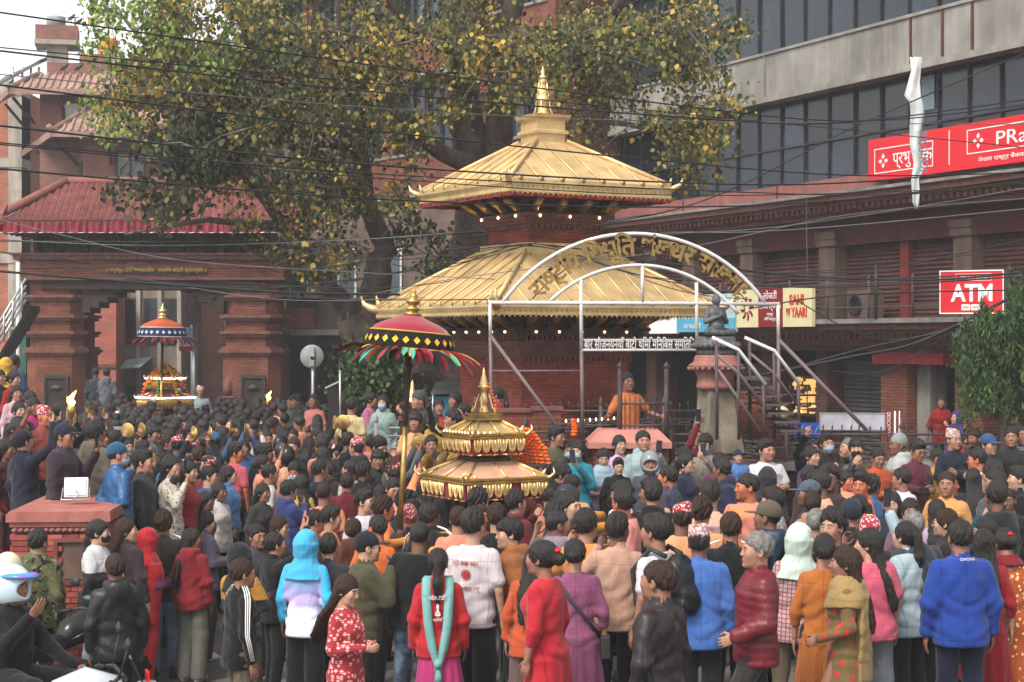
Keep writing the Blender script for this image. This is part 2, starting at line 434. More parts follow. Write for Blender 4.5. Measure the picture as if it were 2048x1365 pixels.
# air conditioner
ac = thing('air_conditioner', FR @ Vector((fr_s(1722), -.2, 3.93)), 'grey air conditioner unit with round fan on the shutter ledge', 'air conditioner')
b = MB(FR); x = fr_s(1722); b.box(x-.0, x + .75, -.35, -.02, 3.94, 4.5); b.build('casing', mat('ac_grey', '#5d4b45'), ac, bevel=.01)
b = MB(FR @ Matrix.Translation((x + .3, -.37, 4.22)) @ Matrix.Rotation(R(90), 4, 'X')); b.lathe((0, 0, 0), [(.2, 0), (.21, .02), (.17, .02), (.16, .0)], 20); b.build('fan_grille', M_frame, ac)

# big red bank sign
def signM(s, z, y): return FR @ Matrix.Translation((s, y, z))
sx0 = fr_s(1737, -.42)
sg = thing('bank_sign', FR @ Vector((sx0, -.3, 6.55)), 'long red bank sign board with white lettering on the glass front', 'sign board')
b = MB(FR); b.box(sx0, 7.5, -.42, -.28, 6.6, 7.42); b.build('board', M_signred, sg)
def outline(b, x0, x1, z0, z1, y, w=.018):
 b.box(x0, x1, y - .006, y, z0, z0 + w); b.box(x0, x1, y - .006, y, z1 - w, z1); b.box(x0, x0 + w, y - .006, y, z0 + w, z1 - w); b.box(x1 - w, x1, y - .006, y, z0 + w, z1 - w)
b = MB(FR); xa, xb = fr_s(1749, -.42), fr_s(1866, -.42); outline(b, xa, xb, 6.74, 7.22, -.42)
xc = fr_s(1898, -.42); b.box(xc, xc + .02, -.427, -.421, 6.72, 7.35)
xd = fr_s(1934, -.42); outline(b, xd, xd + 4.2, 6.86, 7.3, -.42); b.build('outline_frame', M_signw, sg)
def emblem(b, x, z, r, y):
 for k in range(4):
  t = math.pi / 2 * k
  c, s_ = math.cos(t), math.sin(t)
  pts = [(x + c*r*.25, z + s_*r*.25), (x + c*r*.6 - s_*r*.3, z + s_*r*.6 + c*r*.3), (x + c*r, z + s_*r), (x + c*r*.6 + s_*r*.3, z + s_*r*.6 - c*r*.3)]
  b.slab([(p[0], y, p[1]) for p in pts], (0, -.008, 0))
b = MB(FR); emblem(b, xa + .27, 6.97, .14, -.421); emblem(b, xd + .3, 7.08, .14, -.421); b.build('emblem', M_signw, sg)
lettering('प्रभु', .34, signM(xa + .82, 6.87, -.425), M_signw, sg, width=.52)
lettering('बैंक', .34, signM(xa + 1.45, 6.87, -.425), M_signw, sg, width=.5)
lettering('PRabhu BANK', .36, signM(xd + 2.3, 6.95, -.425), M_signw, sg, width=3.1)
lettering('नेपाल राष्ट्र बैंकबाट \'क\' वर्गको इजाजतप्राप्त संस्था', .1, signM(xd + 2.0, 6.7, -.425), M_signw, sg, width=3.4)
# ATM light box
am = Matrix.Translation(at(1879, 629, 29.2)) @ Matrix.Rotation(R(-28), 4, 'Z') @ Matrix.Diagonal((.9, 1, 1, 1))
sg = thing('atm_sign', am @ Vector((0, 0, 0)), 'red ATM light box sign hung on the cable strewn railing', 'sign board')
b = MB(am); b.box(0, 1.2, 0, .16, 0, .74); b.build('light_box', M_signred, sg)
b = MB(am); outline(b, 0, 1.2, 0, .74, -.001, .02); outline(b, .3, .98, .56, .68, -.001, .006); b.box(.42, .58, -.012, -.002, .06, .16); b.box(.6, .76, -.012, -.002, .06, .16); b.build('trim', M_signw, sg)
lettering('ATM', .4, am @ Matrix.Translation((.62, -.006, .22)), M_signw, sg, width=.78, bold=.012)
lettering('PRabhu BANK', .09, am @ Matrix.Translation((.66, -.006, .59)), M_signw, sg, width=.52)
lettering('VISA', .06, am @ Matrix.Translation((.5, -.016, .09)), M_beam, sg, extrude=.002, width=.12); lettering('NCE', .06, am @ Matrix.Translation((.68, -.016, .09)), M_beam, sg, extrude=.002, width=.1)
b = MB(am); b.box(1.2, 1.32, .0, .16, 0, .74); b.build('side', M_frame, sg)
for k, uu in enumerate((1752, 2012)):
 p = at(uu + 8 * k, 640, 29.6)
 b = MB(); b.tube([p, p + Vector((0, 0, .95))], .03, 8); o = b.build('sign_stanchion', M_frame); tag(o, ('dark iron stanchion on the ledge left of the red ATM sign', 'dark iron stanchion on the ledge right of the red ATM sign')[k], 'post')

# signs above the lower cornice
def board(u0, u1, v0, v1, m, nm, label, y=-.95):
 s0, s1 = fr_s(u0, y), fr_s(u1, y); z0 = fr_z((u0+u1)/2, v1, y); z1 = fr_z((u0+u1)/2, v0, y)
 t = thing(nm, FR @ Vector((s0, y, z0)), label, 'sign board')
 b = MB(FR); b.box(s0, s1, y, y + .08, z0, z1); b.build('board', m, t)
 return t, s0, s1, z0, z1
t, s0, s1, z0, z1 = board(1473, 1624, 578, 655, M_cream, 'liquor_shop_sign', 'cream and dark red shop board with SAHI CHHA YAAR lettering')
w = s1 - s0
b = MB(FR); b.box(s0 + w * .31, s0 + w * .63, -.965, -.951, z0, z1); b.build('red_panel', M_dred, t)
lettering('लोजती', .2, signM(s0 + w * .47, z0 + .58, -.97), M_signw, t, width=.5); lettering('लिकर ल्याण्ड', .2, signM(s0 + w * .47, z0 + .38, -.97), M_signw, t, width=.78)
lettering('मध्यपुर', .08, signM(s0 + w * .47, z0 + .24, -.97), M_signw, t); lettering('थिमि भक्तपुर', .08, signM(s0 + w * .47, z0 + .14, -.97), M_signw, t)
M_or = mat('print_orange', '#c2452c')
lettering('SAHI', .27, signM(s0 + w * .81, z0 + .46, -.956), M_or, t, width=.5, bold=.012); lettering('छ YAAR!', .27, signM(s0 + w * .81, z0 + .2, -.956), M_or, t, width=.72, bold=.012)
b = MB(FR)
cx, cz = s0 + w * .155, (z0 + z1) / 2
for k in range(8):
 a = 2 * math.pi * k / 8
 b.tube([(cx + math.cos(a)*.09, -.96, cz + math.sin(a)*.09), (cx + math.cos(a+.3)*.17, -.96, cz + math.sin(a+.3)*.17), (cx + math.cos(a+.1)*.24, -.96, cz + math.sin(a+.1)*.25)], .022, 6)
b.build('knot_motif', M_dred, t)
t, s0, s1, z0, z1 = board(1355, 1470, 590, 665, mat('pale_blue_print', '#a8bcc2'), 'blue_white_shop_sign', 'pale blue and white shop board directly behind the statue')
b = MB(FR); b.box(s0, s1, -.965, -.951, z0, z0 + .3); b.build('blue_stripe', M_blue, t); lettering('वान काठमाडौं', .14, signM(s0 + .65, z0 + .08, -.97), M_signw, t)
t, s0, s1, z0, z1 = board(1298, 1353, 600, 668, M_signw, 'white_shop_sign', 'white shop board with small red print left of the statue')
lettering('कार्यालय थिमि', .12, signM((s0+s1)/2, z0 + .3, -.956), M_dred, t)
b = MB(FR); b.lathe((s1 - .25, -.97, z0 + .5), [(.01, -.1), (.1, -.03), (.09, .06), (.01, .12)], 10, sy=.1); b.build('vase_print', M_frame, t)
# boards at street level
pb = at(1640, 860, 29.0)
bm = Matrix.Translation(pb) @ Matrix.Rotation(R(-6), 4, 'Z')
t = thing('blank_board', pb, 'blank white panel board leaning behind the fence by the grey shutter', 'board')
b = MB(bm); b.box(0, 1.08, 0, .04, 0, .28); b.build('panel', mat('dull_white', '#a9a9b4'), t); b = MB(bm); outline(b, -.01, 1.09, -.01, .29, -.002, .02); b.box(.535, .55, -.01, -.001, .02, .26); b.build('trim', M_steel, t)
pb = at(1769, 872, 29.2); bm = Matrix.Translation(pb) @ Matrix.Rotation(R(-8), 4, 'Z')
t = thing('dedication_board', pb, 'narrow dark red board with DEDICATION written downwards', 'board')
b = MB(bm); b.box(0, .13, 0, .04, 0, .42); b.build('board', M_dred, t); b = MB(bm); b.box(.16, .19, 0, .04, 0, .42); b.box(.24, .26, 0, .04, 0, .42); b.build('stripe', M_signw, t)
o = lettering('DEDICATION', .09, bm @ Matrix.Translation((.04, -.004, .4)) @ Matrix.Rotation(R(90), 4, 'Y'), M_signw, t, align='LEFT', width=.4)
pb = at(1590, 875, 29.0); bm = Matrix.Translation(pb)
t = thing('blue_shop_screen', pb, 'bright blue shop panel with green shapes under the lit display', 'display')
b = MB(bm); b.box(0, .44, 0, .05, 0, .24); b.build('panel', mat('display_blue', '#23349c', emis=.25), t)
b = MB(bm)
for k in range(3): b.lathe((.1 + k * .13, -.006, .09 + .03 * (k % 2)), [(.055, -.001), (.055, .001)], 12, sy=.05); b.tube([(.06 + k * .13, -.01, .03), (.14 + k * .13, -.01, .2)], .012, 5)
b.build('green_shape', mat('display_green', '#1f8a5c', emis=.2), t)
p = at(1564, 826, 26); b = MB(); b.lathe(p, [(.02, -.1), (.09, -.06), (.11, 0), (.09, .06), (.02, .1)], 16); o = b.build('globe_lamp', mat('cream_globe', '#d8c79a'))
tag(o, 'cream round globe lamp below the metal stair rail', 'lamp')

# torn white banner hanging in front of the glass
bt = thing('torn_banner', at(1832, 115, 28), 'long torn white banner hanging twisted from the concrete band', 'banner')
b = MB(); vs = []; fs = []
prof = [(115, 1822, 1842), (140, 1826, 1840), (165, 1820, 1838), (192, 1812, 1840), (205, 1822, 1843), (228, 1824, 1847), (255, 1822, 1842), (290, 1823, 1838), (325, 1830, 1843), (335, 1830, 1847), (360, 1826, 1836), (385, 1827, 1838), (405, 1828, 1836), (418, 1832, 1834)]
for i, (v, a, c) in enumerate(prof):
 for k in range(7):
  u = a - 3 + (c - a + 5) * k / 6; vs.append(at(u, v, 28 + .035 * math.sin(i * .9 + k * 1.3)))
for i in range(len(prof) - 1):
 for k in range(6): fs.append((i*7+k, i*7+k+1, (i+1)*7+k+1, (i+1)*7+k))
b.add(vs, fs, smooth=True); o = b.build('cloth', mat('dirty_white_vinyl', '#c3c6c6', rough=.85, vary=.2, scale=3, streak=.12, spec=.1), bt)
o.modifiers.new('solid', 'SOLIDIFY').thickness = .01
lettering('PRGIIOI', .2, Matrix.Translation(at(1837, 262, 27.86)) @ Matrix.Rotation(R(88), 4, 'Y'), mat('teal_print', '#3a7d8c'), bt, align='LEFT', extrude=.002)

# ---------------------------------------------------------------- brick office block behind the tree
FB = Matrix(((.6, .8, 0, 1.30), (-.8, .6, 0, 42.0), (0, 0, 1, 0), (0, 0, 0, 1)))
bb = thing('brick_building', FB @ Vector((0, 0, .5)), 'tall red brick building with teal windows seen through the big tree', 'building')
def fb(name, m, fn, **k):
 b = MB(FB); fn(b); return b.build(name, m, bb, **k)
L = -17.0
fb('back_wall', M_brickd, lambda b: b.box(L, 0, .5, 11, .3, 19))
fb('end_wall', M_brick, lambda b: b.box(-.3, 0, -.3, .5, .3, 19))
for k, (z0, z1) in enumerate(((4.2, 5.3), (7.5, 8.6), (10.8, 11.9), (14.1, 15.2), (17.2, 18.5))):
 fb('brick_spandrel', M_brick, lambda b: b.box(L, -.3, -.25, .5, z0, z1))
 fb('concrete_sill', M_conc, lambda b: b.box(L, -.3, -.55 if k % 2 else -.4, .5, z0 - .14, z0))
 fb('coping', M_conc2, lambda b: b.box(L, -.3, -.3, .5, z1, z1 + .07))
for z0, z1 in ((1.2, 4.0), (5.4, 7.35), (8.7, 10.65), (12, 13.95), (15.3, 17.05)):
 st = L + .4
 k = 0
 while st < -1.2:
  w = 1.25
  f = fb('window', M_frame, lambda b: (b.box(st, st+w, .1, .45, z0, z0+.06), b.box(st, st+w, .1, .45, z1-.06, z1), b.box(st, st+.06, .1, .45, z0, z1), b.box(st+w-.06, st+w, .1, .45, z0, z1), b.box(st+w/2-.02, st+w/2+.02, .12, .4, z0, z1)))
  for a, c in ((st+.06, st+w/2-.02), (st+w/2+.02, st+w-.06)):
   b = MB(FB); b.box(a, c, .2, .22, z0+.06, z1-.06); b.build('pane', M_glass2 if (k * 7 + int(z0)) % 3 else M_glass, f)
  st += w + .06; k += 1
  if k % 3 == 0:
   fb('brick_pier', M_brick, lambda b: b.box(st, st+.55, -.12, .5, z0 - .05, z1 + .1)); st += .6

# ---------------------------------------------------------------- Newari style houses on the left
def hip_roof(b, M, x0, x1, y0, y1, z, rise, over=.8, th=.08):
 """sloping skirt roof: outer eave over the wall, inner edge at rise"""
 pass
h1 = thing('tiered_brick_house', at(170, 740, 52), 'tall brick house with tiled skirt roofs and carved struts behind the gate', 'house')
FH = frame(at(170, 683, 52) * 1.0 - Vector((0, 0, CAMZ)), R(4))     # corner of the house; +x right, +y away
def hb(name, m, fn, **k):
 b = MB(FH); fn(b); return b.build(name, m, h1, **k)
# main right hand wall, left wing recedes
hb('wall', M_brickf, lambda b: b.box(0, 8, 0, 7, .5, 10.0))
FW = frame(FH @ Vector((0, 0, 0)), R(63))     # left face: +x runs away to the back left
def wb(name, m, fn, **k):
 b = MB(FW2); fn(b); return b.build(name, m, h1, **k)
FW2 = frame(FH @ Vector((0, 0, 0)), R(114))   # x axis: back-left, y axis: out of the left face reversed
wb('side_wall', M_brickf, lambda b: b.box(0, 5.2, -4, 0.0, .5, 9.9))
def skirt(M, x0, x1, yout, z0, z1, name, par, m=M_tilef, nrow=7, pw=.22, side=-1):
 """tiled lean-to eave with rows of tiles, and a fascia board"""
 b = MB(M); y0 = 0
 m_ = .7 * yout; x0 = 0; b.slab([(x0, 0, z1), (x1, 0, z1), (x1 + .0, side * yout, z0), (x0 - m_, side * yout, z0)], (0, 0, .05))
 b.tube([(0, 0, z1 + .08), (-m_, side * yout, z0 + .08), (-m_ * 1.12, side * yout * 1.12, z0 + .2)], .09, 6)
 b.box(x0 - m_, x1, min(side*yout, side*(yout+.05)), max(side*yout, side*(yout+.05)), z0 - .12, z0 + .06)
 b.build(name, m, par)
 b = MB(M); n = int((x1 - x0 + m_) / pw)
 for i in range(n):
  x = x0 - m_ + (i + .5) * pw; f = 0 if x > 0 else -x / m_
  b.tube([(x, side * yout * f, z1 + (z0 - z1) * f + .07), (x, side * yout, z0 + .07)], .05, 5, smooth=False)
 b.build('tile_rolls', m, par, kind='stuff')
 b = MB(M)
 nb = max(2, int((x1 - x0) / 1.5))
 for i in range(nb):
  x = x0 + (i + .5) * (x1 - x0) / nb
  b.tube([(x, side * .02, z0 - .8), (x, side * yout * .7, z0 - .0)], .05, 5)
 b.build('strut_row', M_wood, par)
skirt(FH, -.9, 8, 1.1, 9.7, 10.45, 'eave_roof', h1)
skirt(FW2, -.9, 5.4, 1.1, 9.7, 10.45, 'eave_roof', h1, side=1)
wb('upper_side_wall', M_brickf, lambda b: b.box(1.0, 4.4, -3.4, -.3, 10.6, 11.6))
hb('upper_wall', M_brickf, lambda b: b.box(-1.6, 4.5, 1.2, 6, .5, 11.5))
FU = frame(FH @ Vector((-1.6, 1.2, 0)), R(4)); 
skirt(frame(FH @ Vector((-1.6, 1.2, 0)), R(4)), -.9, 6.2, 1.0, 11.15, 11.75, 'eave_roof', h1)
skirt(frame(FH @ Vector((-1.6, 1.2, 0)), R(114)), -.9, 3.4, 1.0, 11.15, 11.75, 'eave_roof', h1, side=1)
hb('parapet', M_brickf, lambda b: b.box(-1.4, 5, 1.4, 5.8, 11.7, 12.2))
hb('terrace_wall', mat('terrace_concrete', '#a39a90'), lambda b: (b.box(.3, 4.5, 2.2, 5, 12.1, 12.5)))
hb('chimney_block', M_brickf, lambda b: b.box(-.6, .25, 2.4, 4, 12.1, 12.65))
def win(M, x0, x1, z0, z1, par, y=-.03, mg=None, bars=2):
 b = MB(M); d = .1
 for a, c, e, g in ((x0, x1, z0, z0+.08), (x0, x1, z1-.08, z1), (x0, x0+.08, z0+.08, z1-.08), (x1-.08, x1, z0+.08, z1-.08)): b.box(a, c, y - .06, y + .03, e, g)
 for k in range(1, bars): xx = x0 + (x1-x0)*k/bars; b.box(xx-.025, xx+.025, y - .05, y+.03, z0+.08, z1-.08)
 f = b.build('window', M_woodb, par)
 b = MB(M); b.box(x0+.08, x1-.08, y, y+.02, z0+.08, z1-.08); b.build('pane', mg or M_glass2, f)
M_paneb = glass_mat('blue_grey_glass', (.06, .09, .13)); M_paneg = glass_mat('grey_glass', (.06, .065, .065))
for x in (.9, 2.3, 3.9, 5.2): win(FH, x, x + .95, 7.6, 9.3, h1, mg=M_paneb)
for x in (.9, 2.3, 3.9, 5.2): win(FH, x, x + .95, 4.6, 6.3, h1, mg=M_paneb)
FWo = frame(FH @ Vector((0, 0, 0)), R(114))
for x in (.3, 1.3, 2.3, 3.4):
 b = MB(FW2); b.box(x, x + .6, .0, .06, 7.2, 9.0); f = b.build('window', M_woodb, h1); b = MB(FW2); b.box(x+.07, x+.53, .06, .07, 7.28, 8.92); b.build('pane', M_paneg, f)
 b = MB(FW2); b.box(x, x + .6, .0, .06, 3.7, 5.6); f = b.build('window', M_woodb, h1); b = MB(FW2); b.box(x+.07, x+.53, .06, .07, 3.78, 5.52); b.build('pane', M_paneg, f)
b = MB(FH); b.box(-.9, .0, 1.1, 1.19, 10.35, 10.95); f = b.build('window', M_woodb, h1); b = MB(FH); b.box(-.82, -.08, 1.08, 1.1, 10.42, 10.88); b.build('pane', mat('painted_sky', '#c9cdd0'), f)  # pale pane colour stands for bright sky seen through the window
# plain brick frame house at the far left edge
h2 = thing('brick_frame_house', at(10, 740, 58), 'half finished brick house with concrete frame at the left edge', 'house')
F2 = frame(at(44, 683, 57) - Vector((0, 0, CAMZ)), R(0))
b = MB(F2); b.box(-6, 0, 0, 6, .5, 11.9); b.build('wall', brick_mat('orange_brick', '#b06a4e', '#9d5a44', '#8f7a6a', dirt=.2), h2)
b = MB(F2)
for x in (-.45, -2.6, -5): b.box(x, x + .45, -.05, 1, .5, 11.9)
for z in (2.9, 6.1, 9.3, 11.7): b.box(-6, .02, -.08, 1, z, z + .3)
b.build('concrete_frame', M_pale, h2)
for z in (4, 7.2):
 win(F2, -2.0, -.9, z, z + 1.5, h2, y=-.1)
h3 = thing('rooftop_shed', at(40, 150, 60), 'tin roofed rooftop shelter with green sheeting at the far left', 'shed')
b = MB(); b.slab([at(-30, 190, 60), at(78, 128, 60), at(118, 112, 62), at(10, 160, 64)], (0, 0, .12)); b.build('tin_roof', mat('rusty_tin', '#5c5f63', vary=.3), h3)
b = MB(); b.slab([at(-30, 192, 60.1), at(25, 160, 60.1), at(25, 182, 60.1), at(-30, 215, 60.1)], (0, .1, 0)); b.build('green_sheet', mat('green_sheet', '#2f8a6c'), h3)
b = MB()
for u in (26, 45, 62, 78): b.tube([at(u, 175, 60.2), at(u, 135, 60.2)], .04, 5)
b.build('posts', M_steel, h3)
# concrete water tank stand
h4 = thing('water_tank_stand', at(115, 160, 60), 'red brick water tank tower with grey drum on a concrete stem', 'water tower')
b = MB(); p = at(115, 92, 60)
F4 = frame(p, R(12))
b = MB(F4); b.box(-.35, .35, -.3, .5, -1.6, 0); b.box(-.75, .75, -.6, .9, -.05, .12); b.build('stem', M_pale, h4)
b = MB(F4); b.box(-.72, .72, -.58, .8, .12, .62); b.build('brick_tank', M_brickf, h4)
b = MB(F4); b.lathe((-.05, .1, .62), [(.33, 0), (.33, .34), (.3, .4), (.05, .42)], 16); b.build('drum', mat('grey_drum', '#8a8d92'), h4)
b = MB(F4); b.tube([(.6, 0, .1), (.6, 0, 1.0)], .025, 5); b.tube([(.2, 0, .98), (.75, 0, 1.02)], .015, 5); b.build('antenna', M_frame, h4)
p = at(215, 118, 55)
t = thing('orange_water_tank', p, 'yellow orange ribbed plastic water tank on the roof left of the tree', 'water tank')
b = MB(); prof = [(.3, 0)]
for k in range(7): prof += [(.33, .02 + k * .085), (.31, .06 + k * .085)]
prof += [(.3, .62), (.1, .68)]
b.lathe(p, prof, 20); b.build('drum', M_water, t)
b = MB(); b.box(p.x-.4, p.x+.4, p.y-.4, p.y+.4, p.z-.5, p.z); b.build('stand', M_pale, t)
# buildings seen through the gate
h5 = thing('grey_house', at(300, 790, 50), 'grey brown street house with barred windows seen through the gate', 'house')
F5 = frame(at(230, 683, 50) - Vector((0, 0, CAMZ)), R(-3))
b = MB(F5); b.box(0, 2.0, 0, 5, .5, 8.2); b.build('wall', mat('grey_brown_wall', '#82736a', vary=.2, streak=.3), h5)
for x in (.2, .85, 1.4):
 for z0, z1 in ((.9, 2.2), (3.4, 4.75), (5.6, 7)):
  b = MB(F5); b.box(x, x + .42, -.04, .0, z0, z1); f = b.build('window', M_woodb, h5)
  b = MB(F5); b.box(x+.04, x+.38, -.05, -.041, z0+.05, z1-.05); b.build('pane', M_glass, f)
b = MB(F5)
for x in (0, .65, 1.28, 1.86): b.box(x, x + .12, -.09, 0, .5, 8.2)
b.build('piers', M_pale, h5)
b = MB(F5); b.slab([(-.8, -1.2, 2.55), (1.1, -1.2, 2.75), (1.1, 0, 3.0), (-.8, 0, 2.8)], (0, 0, .04)); b.build('awning', mat('tin_awning', '#8d9a98'), h5)
h6 = thing('pink_brick_house', at(198, 790, 49), 'salmon brick wall with hanging cables beside the grey house', 'house')
F6 = frame(at(160, 683, 48) - Vector((0, 0, CAMZ)), R(5))
b = MB(F6); b.box(0, 1.0, 0, 5, .5, 4.85); b.build('wall', brick_mat('salmon_brick', '#b5685a', '#a35a4e', '#8d6459', dirt=.2), h6)
b = MB(F6); b.box(-.02, 1.0, -.05, 0, 2.75, 2.85); b.box(-.02, 1.02, -.06, 5, 4.85, 4.95); b.build('string_course', M_terra, h6)
h7 = thing('dark_street_block', at(420, 790, 53), 'shadowy grey street building right of the barred windows house', 'house')
F7 = frame(at(365, 683, 53) - Vector((0, 0, CAMZ)), R(-25))
b = MB(F7); b.box(0, 9, 0, 6, .5, 9.5); b.build('wall', mat('dark_wall_grey', '#5f5a57', streak=.3), h7)  # dark grey wall colour with vertical streaks
for x in (.4, 1.6, 2.8, 4.2, 5.6):
 for z in (1, 3.6, 6.2):
  b = MB(F7); b.box(x, x + .8, -.05, 0, z, z + 1.7); f = b.build('window', M_pale, h7)
  b = MB(F7); b.box(x+.06, x+.74, -.06, -.05, z+.06, z+1.64); b.build('pane', M_glass, f)
# low shop building between the gate and the temple
h8 = thing('corner_shop', at(620, 790, 40), 'grey concrete corner shop with awning between gate and tree', 'house')
F8 = frame(at(563, 683, 44.2) - Vector((0, 0, CAMZ)), R(-8))
b = MB(F8); b.box(0, 4.6, .4, 4, .5, 7); b.build('wall', M_brownw, h8)
b = MB(F8); b.box(0, 3, -.3, .4, 3.65, 3.8); b.box(0, 1, -.1, .4, 4.6, 5.9); b.build('ledge', M_conc2, h8)
b = MB(F8); b.box(.1, .9, -.13, -.1, 3.85, 4.35); b.build('brick_panel', M_brick, h8)
b = MB(F8)
for x in (0, .75, 2.1, 3.4): b.box(x, x + .14, 0, .4, .5, 3.65)
b.build('columns', M_tan, h8)
b = MB(F8); b.box(.15, 3.4, .3, .39, .5, 3.4); b.build('opening_shade', M_dark, h8)  # black slab on the wall stands for the shade inside the shop
for x, z0, z1 in ((.25, 4.7, 5.8), (1.4, 4.5, 5.9), (2.6, 4.5, 5.9)):
 b = MB(F8); b.box(x, x+.5, -.12 if x < 1 else .34, -.101 if x < 1 else .39, z0, z1); f = b.build('window', M_white, h8); 
 b = MB(F8); b.box(x+.05, x+.45, -.13 if x < 1 else .33, -.121 if x < 1 else .339, z0+.05, z1-.05); b.build('pane', M_glass2, f)

t = thing('steel_staircase', at(10, 790, 38), 'silver steel handrails of a staircase at the left edge beside the gate', 'stairs')
for k in range(4):
 b = MB(); b.tube([at(-30, 735 - k * 14, 38), at(52, 600 - k * 14, 38.5)], .03, 6); b.build('handrail', M_steel, t)
for k in range(4):
 b = MB(); u = -10 + k * 18; v = 735 - (u + 30) * 1.65; b.tube([at(u, v + 12, 38), at(u, v - 45, 38)], .025, 6); b.build('rail_post', M_steel, t)
b = MB(); b.slab([at(-40, 770, 38.2), at(58, 612, 38.7), at(58, 622, 38.7), at(-40, 782, 38.2)], (0, .9, 0)); b.build('stair_flight', M_frame, t)
t = thing('green_sheet_wall', at(45, 800, 45), 'green painted sheet wall beside the left gate pier', 'wall')
a, c = at(20, 760, 44.5), at(52, 660, 44.5); b = MB(); b.box(a.x, c.x, 44.5, 44.6, .5, c.z); b.build('sheet', mat('green_wall', '#2c5f4f', vary=.3), t)
t = thing('white_pole', at(37, 700, 40), 'pale vertical pole with cables left of the gate', 'pole')
b = MB(); b.tube([at(37, 900, 40), at(36, 525, 40)], .05, 8); b.build('pole', M_white, t)
for k, (u, v, lb) in enumerate(((143, 38, 'pigeon perched on the antenna of the water tank tower'), (158, 46, 'pigeon on the right edge of the water tank tower'), (128, 138, 'leftmost of the pigeons on the tiered house parapet'), (158, 137, 'rightmost of the pigeons on the tiered house parapet'))):
 p_ = at(u, v, 51 if k > 1 else 59.6); b = MB(); b.tube([p_ + Vector((-.14, 0, -.08)), p_ + Vector((-.05, 0, 0)), p_ + Vector((.05, 0, .06)), p_ + Vector((.1, 0, .13)), p_ + Vector((.16, 0, .12))], [.01, .06, .06, .035, .005], 7); b.tube([p_ + Vector((0, 0, 0)), p_ + Vector((0, 0, -.12))], .01, 4); tag(b.build('pigeon', M_frame), lb, 'bird', 'pigeons on the roofs')
# ---------------------------------------------------------------- brick street gate
GY = 42.0
def gp(u): return (u - 1024) * GY / FPX
def gzv(v): return CAMZ + (683 - v) * GY / FPX
gate = thing('street_gate', (gp(300), GY, .5), 'brick street gate with stepped piers and red tiled roof', 'gate')
def gb(name, m, fn, par=None, **k):
 b = MB(Matrix.Translation((0, GY, 0))); fn(b); return b.build(name, m, par or gate, **k)
def pier(x0, x1):
 def prism(b, g, z0, z1, ch=.28):
  xa, xb, ya, yb = x0 - g, x1 + g, -g, 1.5 + g; c = ch
  pts = [(xa + c, ya), (xb - c, ya), (xb, ya + c), (xb, yb), (xa, yb), (xa, ya + c)]
  n = len(pts); vs = [(x, y, z0) for x, y in pts] + [(x, y, z1) for x, y in pts]
  fs = []; uv = []; acc = 0
  for i in range(n):
   j = (i + 1) % n; L = math.hypot(pts[j][0]-pts[i][0], pts[j][1]-pts[i][1])
   fs.append((i, j, n + j, n + i)); uv.append([(acc, z0), (acc + L, z0), (acc + L, z1), (acc, z1)]); acc += L
  fs.append(tuple(n + k for k in range(n))); uv.append([(0, 0)] * n); fs.append(tuple(range(n-1, -1, -1))); uv.append([(0, 0)] * n)
  b.add(vs, fs, uv)
 p = gb('pier', M_brick, lambda b: (prism(b, 0, .4, 3.3), prism(b, -.06, 3.3, 5.05)))
 def bands(b):
  for z, g, h in ((3.15, .05, .06), (3.21, .1, .08), (3.29, .04, .06), (3.6, .02, .07), (3.67, .07, .07), (4.0, .02, .07), (4.07, .08, .08), (4.5, .0, .07), (4.57, .06, .07), (1.3, .03, .08), (.4, .06, .35)): prism(b, g, z, z + h)
 gb('moulding', M_terra, bands, p)
 xm = (x0 + x1) / 2 - .12
 d = gb('niche_door', M_wood, lambda b: (b.box(xm - .1, xm + .5, -.05, -.005, 1.0, 2.65)), p)
 return p, xm
x0, x1 = gp(48), gp(166); P1, xm1 = pier(x0, x1)
x0b, x1b = gp(442), gp(558); P2, xm2 = pier(x0b, x1b)
for P, xm in ((P1, xm1), (P2, xm2)):
 def carve(b):
  for z, r in ((2.35, .16), (1.45, .2)): b.lathe((xm + .2, -.07, z), [(.01, -r*.5), (r, -.03), (r*.8, .03), (.01, r*.5)], 10, sy=.25)
  b.box(xm - .1, xm + .5, -.085, -.05, 2.58, 2.66); b.box(xm - .1, xm - .05, -.085, -.05, 1.0, 2.58); b.box(xm + .45, xm + .5, -.085, -.05, 1.0, 2.58)
  for k in range(9): a = 2*math.pi*k/9; b.tube([(xm+.2, -.06, 1.45), (xm+.2+.17*math.cos(a), -.08, 1.45+.2*math.sin(a))], .02, 5)
 gb('carved_panel', mat('carved_dark', (.03, .035, .03), rough=.5, vary=.4, scale=10), carve, P)
# niche with white plaque on the right pier
gb('plaque', M_pale, lambda b: b.box(x0b + .08, x0b + .26, -.03, .35, 1.25, 2.0), P2)
gb('niche_arch', M_terra, lambda b: (b.box(x0b + .02, x0b + .34, -.06, .3, 2.1, 2.15), b.lathe((x0b + .17, .1, 2.15), [(.14, 0), (.14, .25), (.08, .42), (.01, .48)], 12, sy=1.2)), P2)
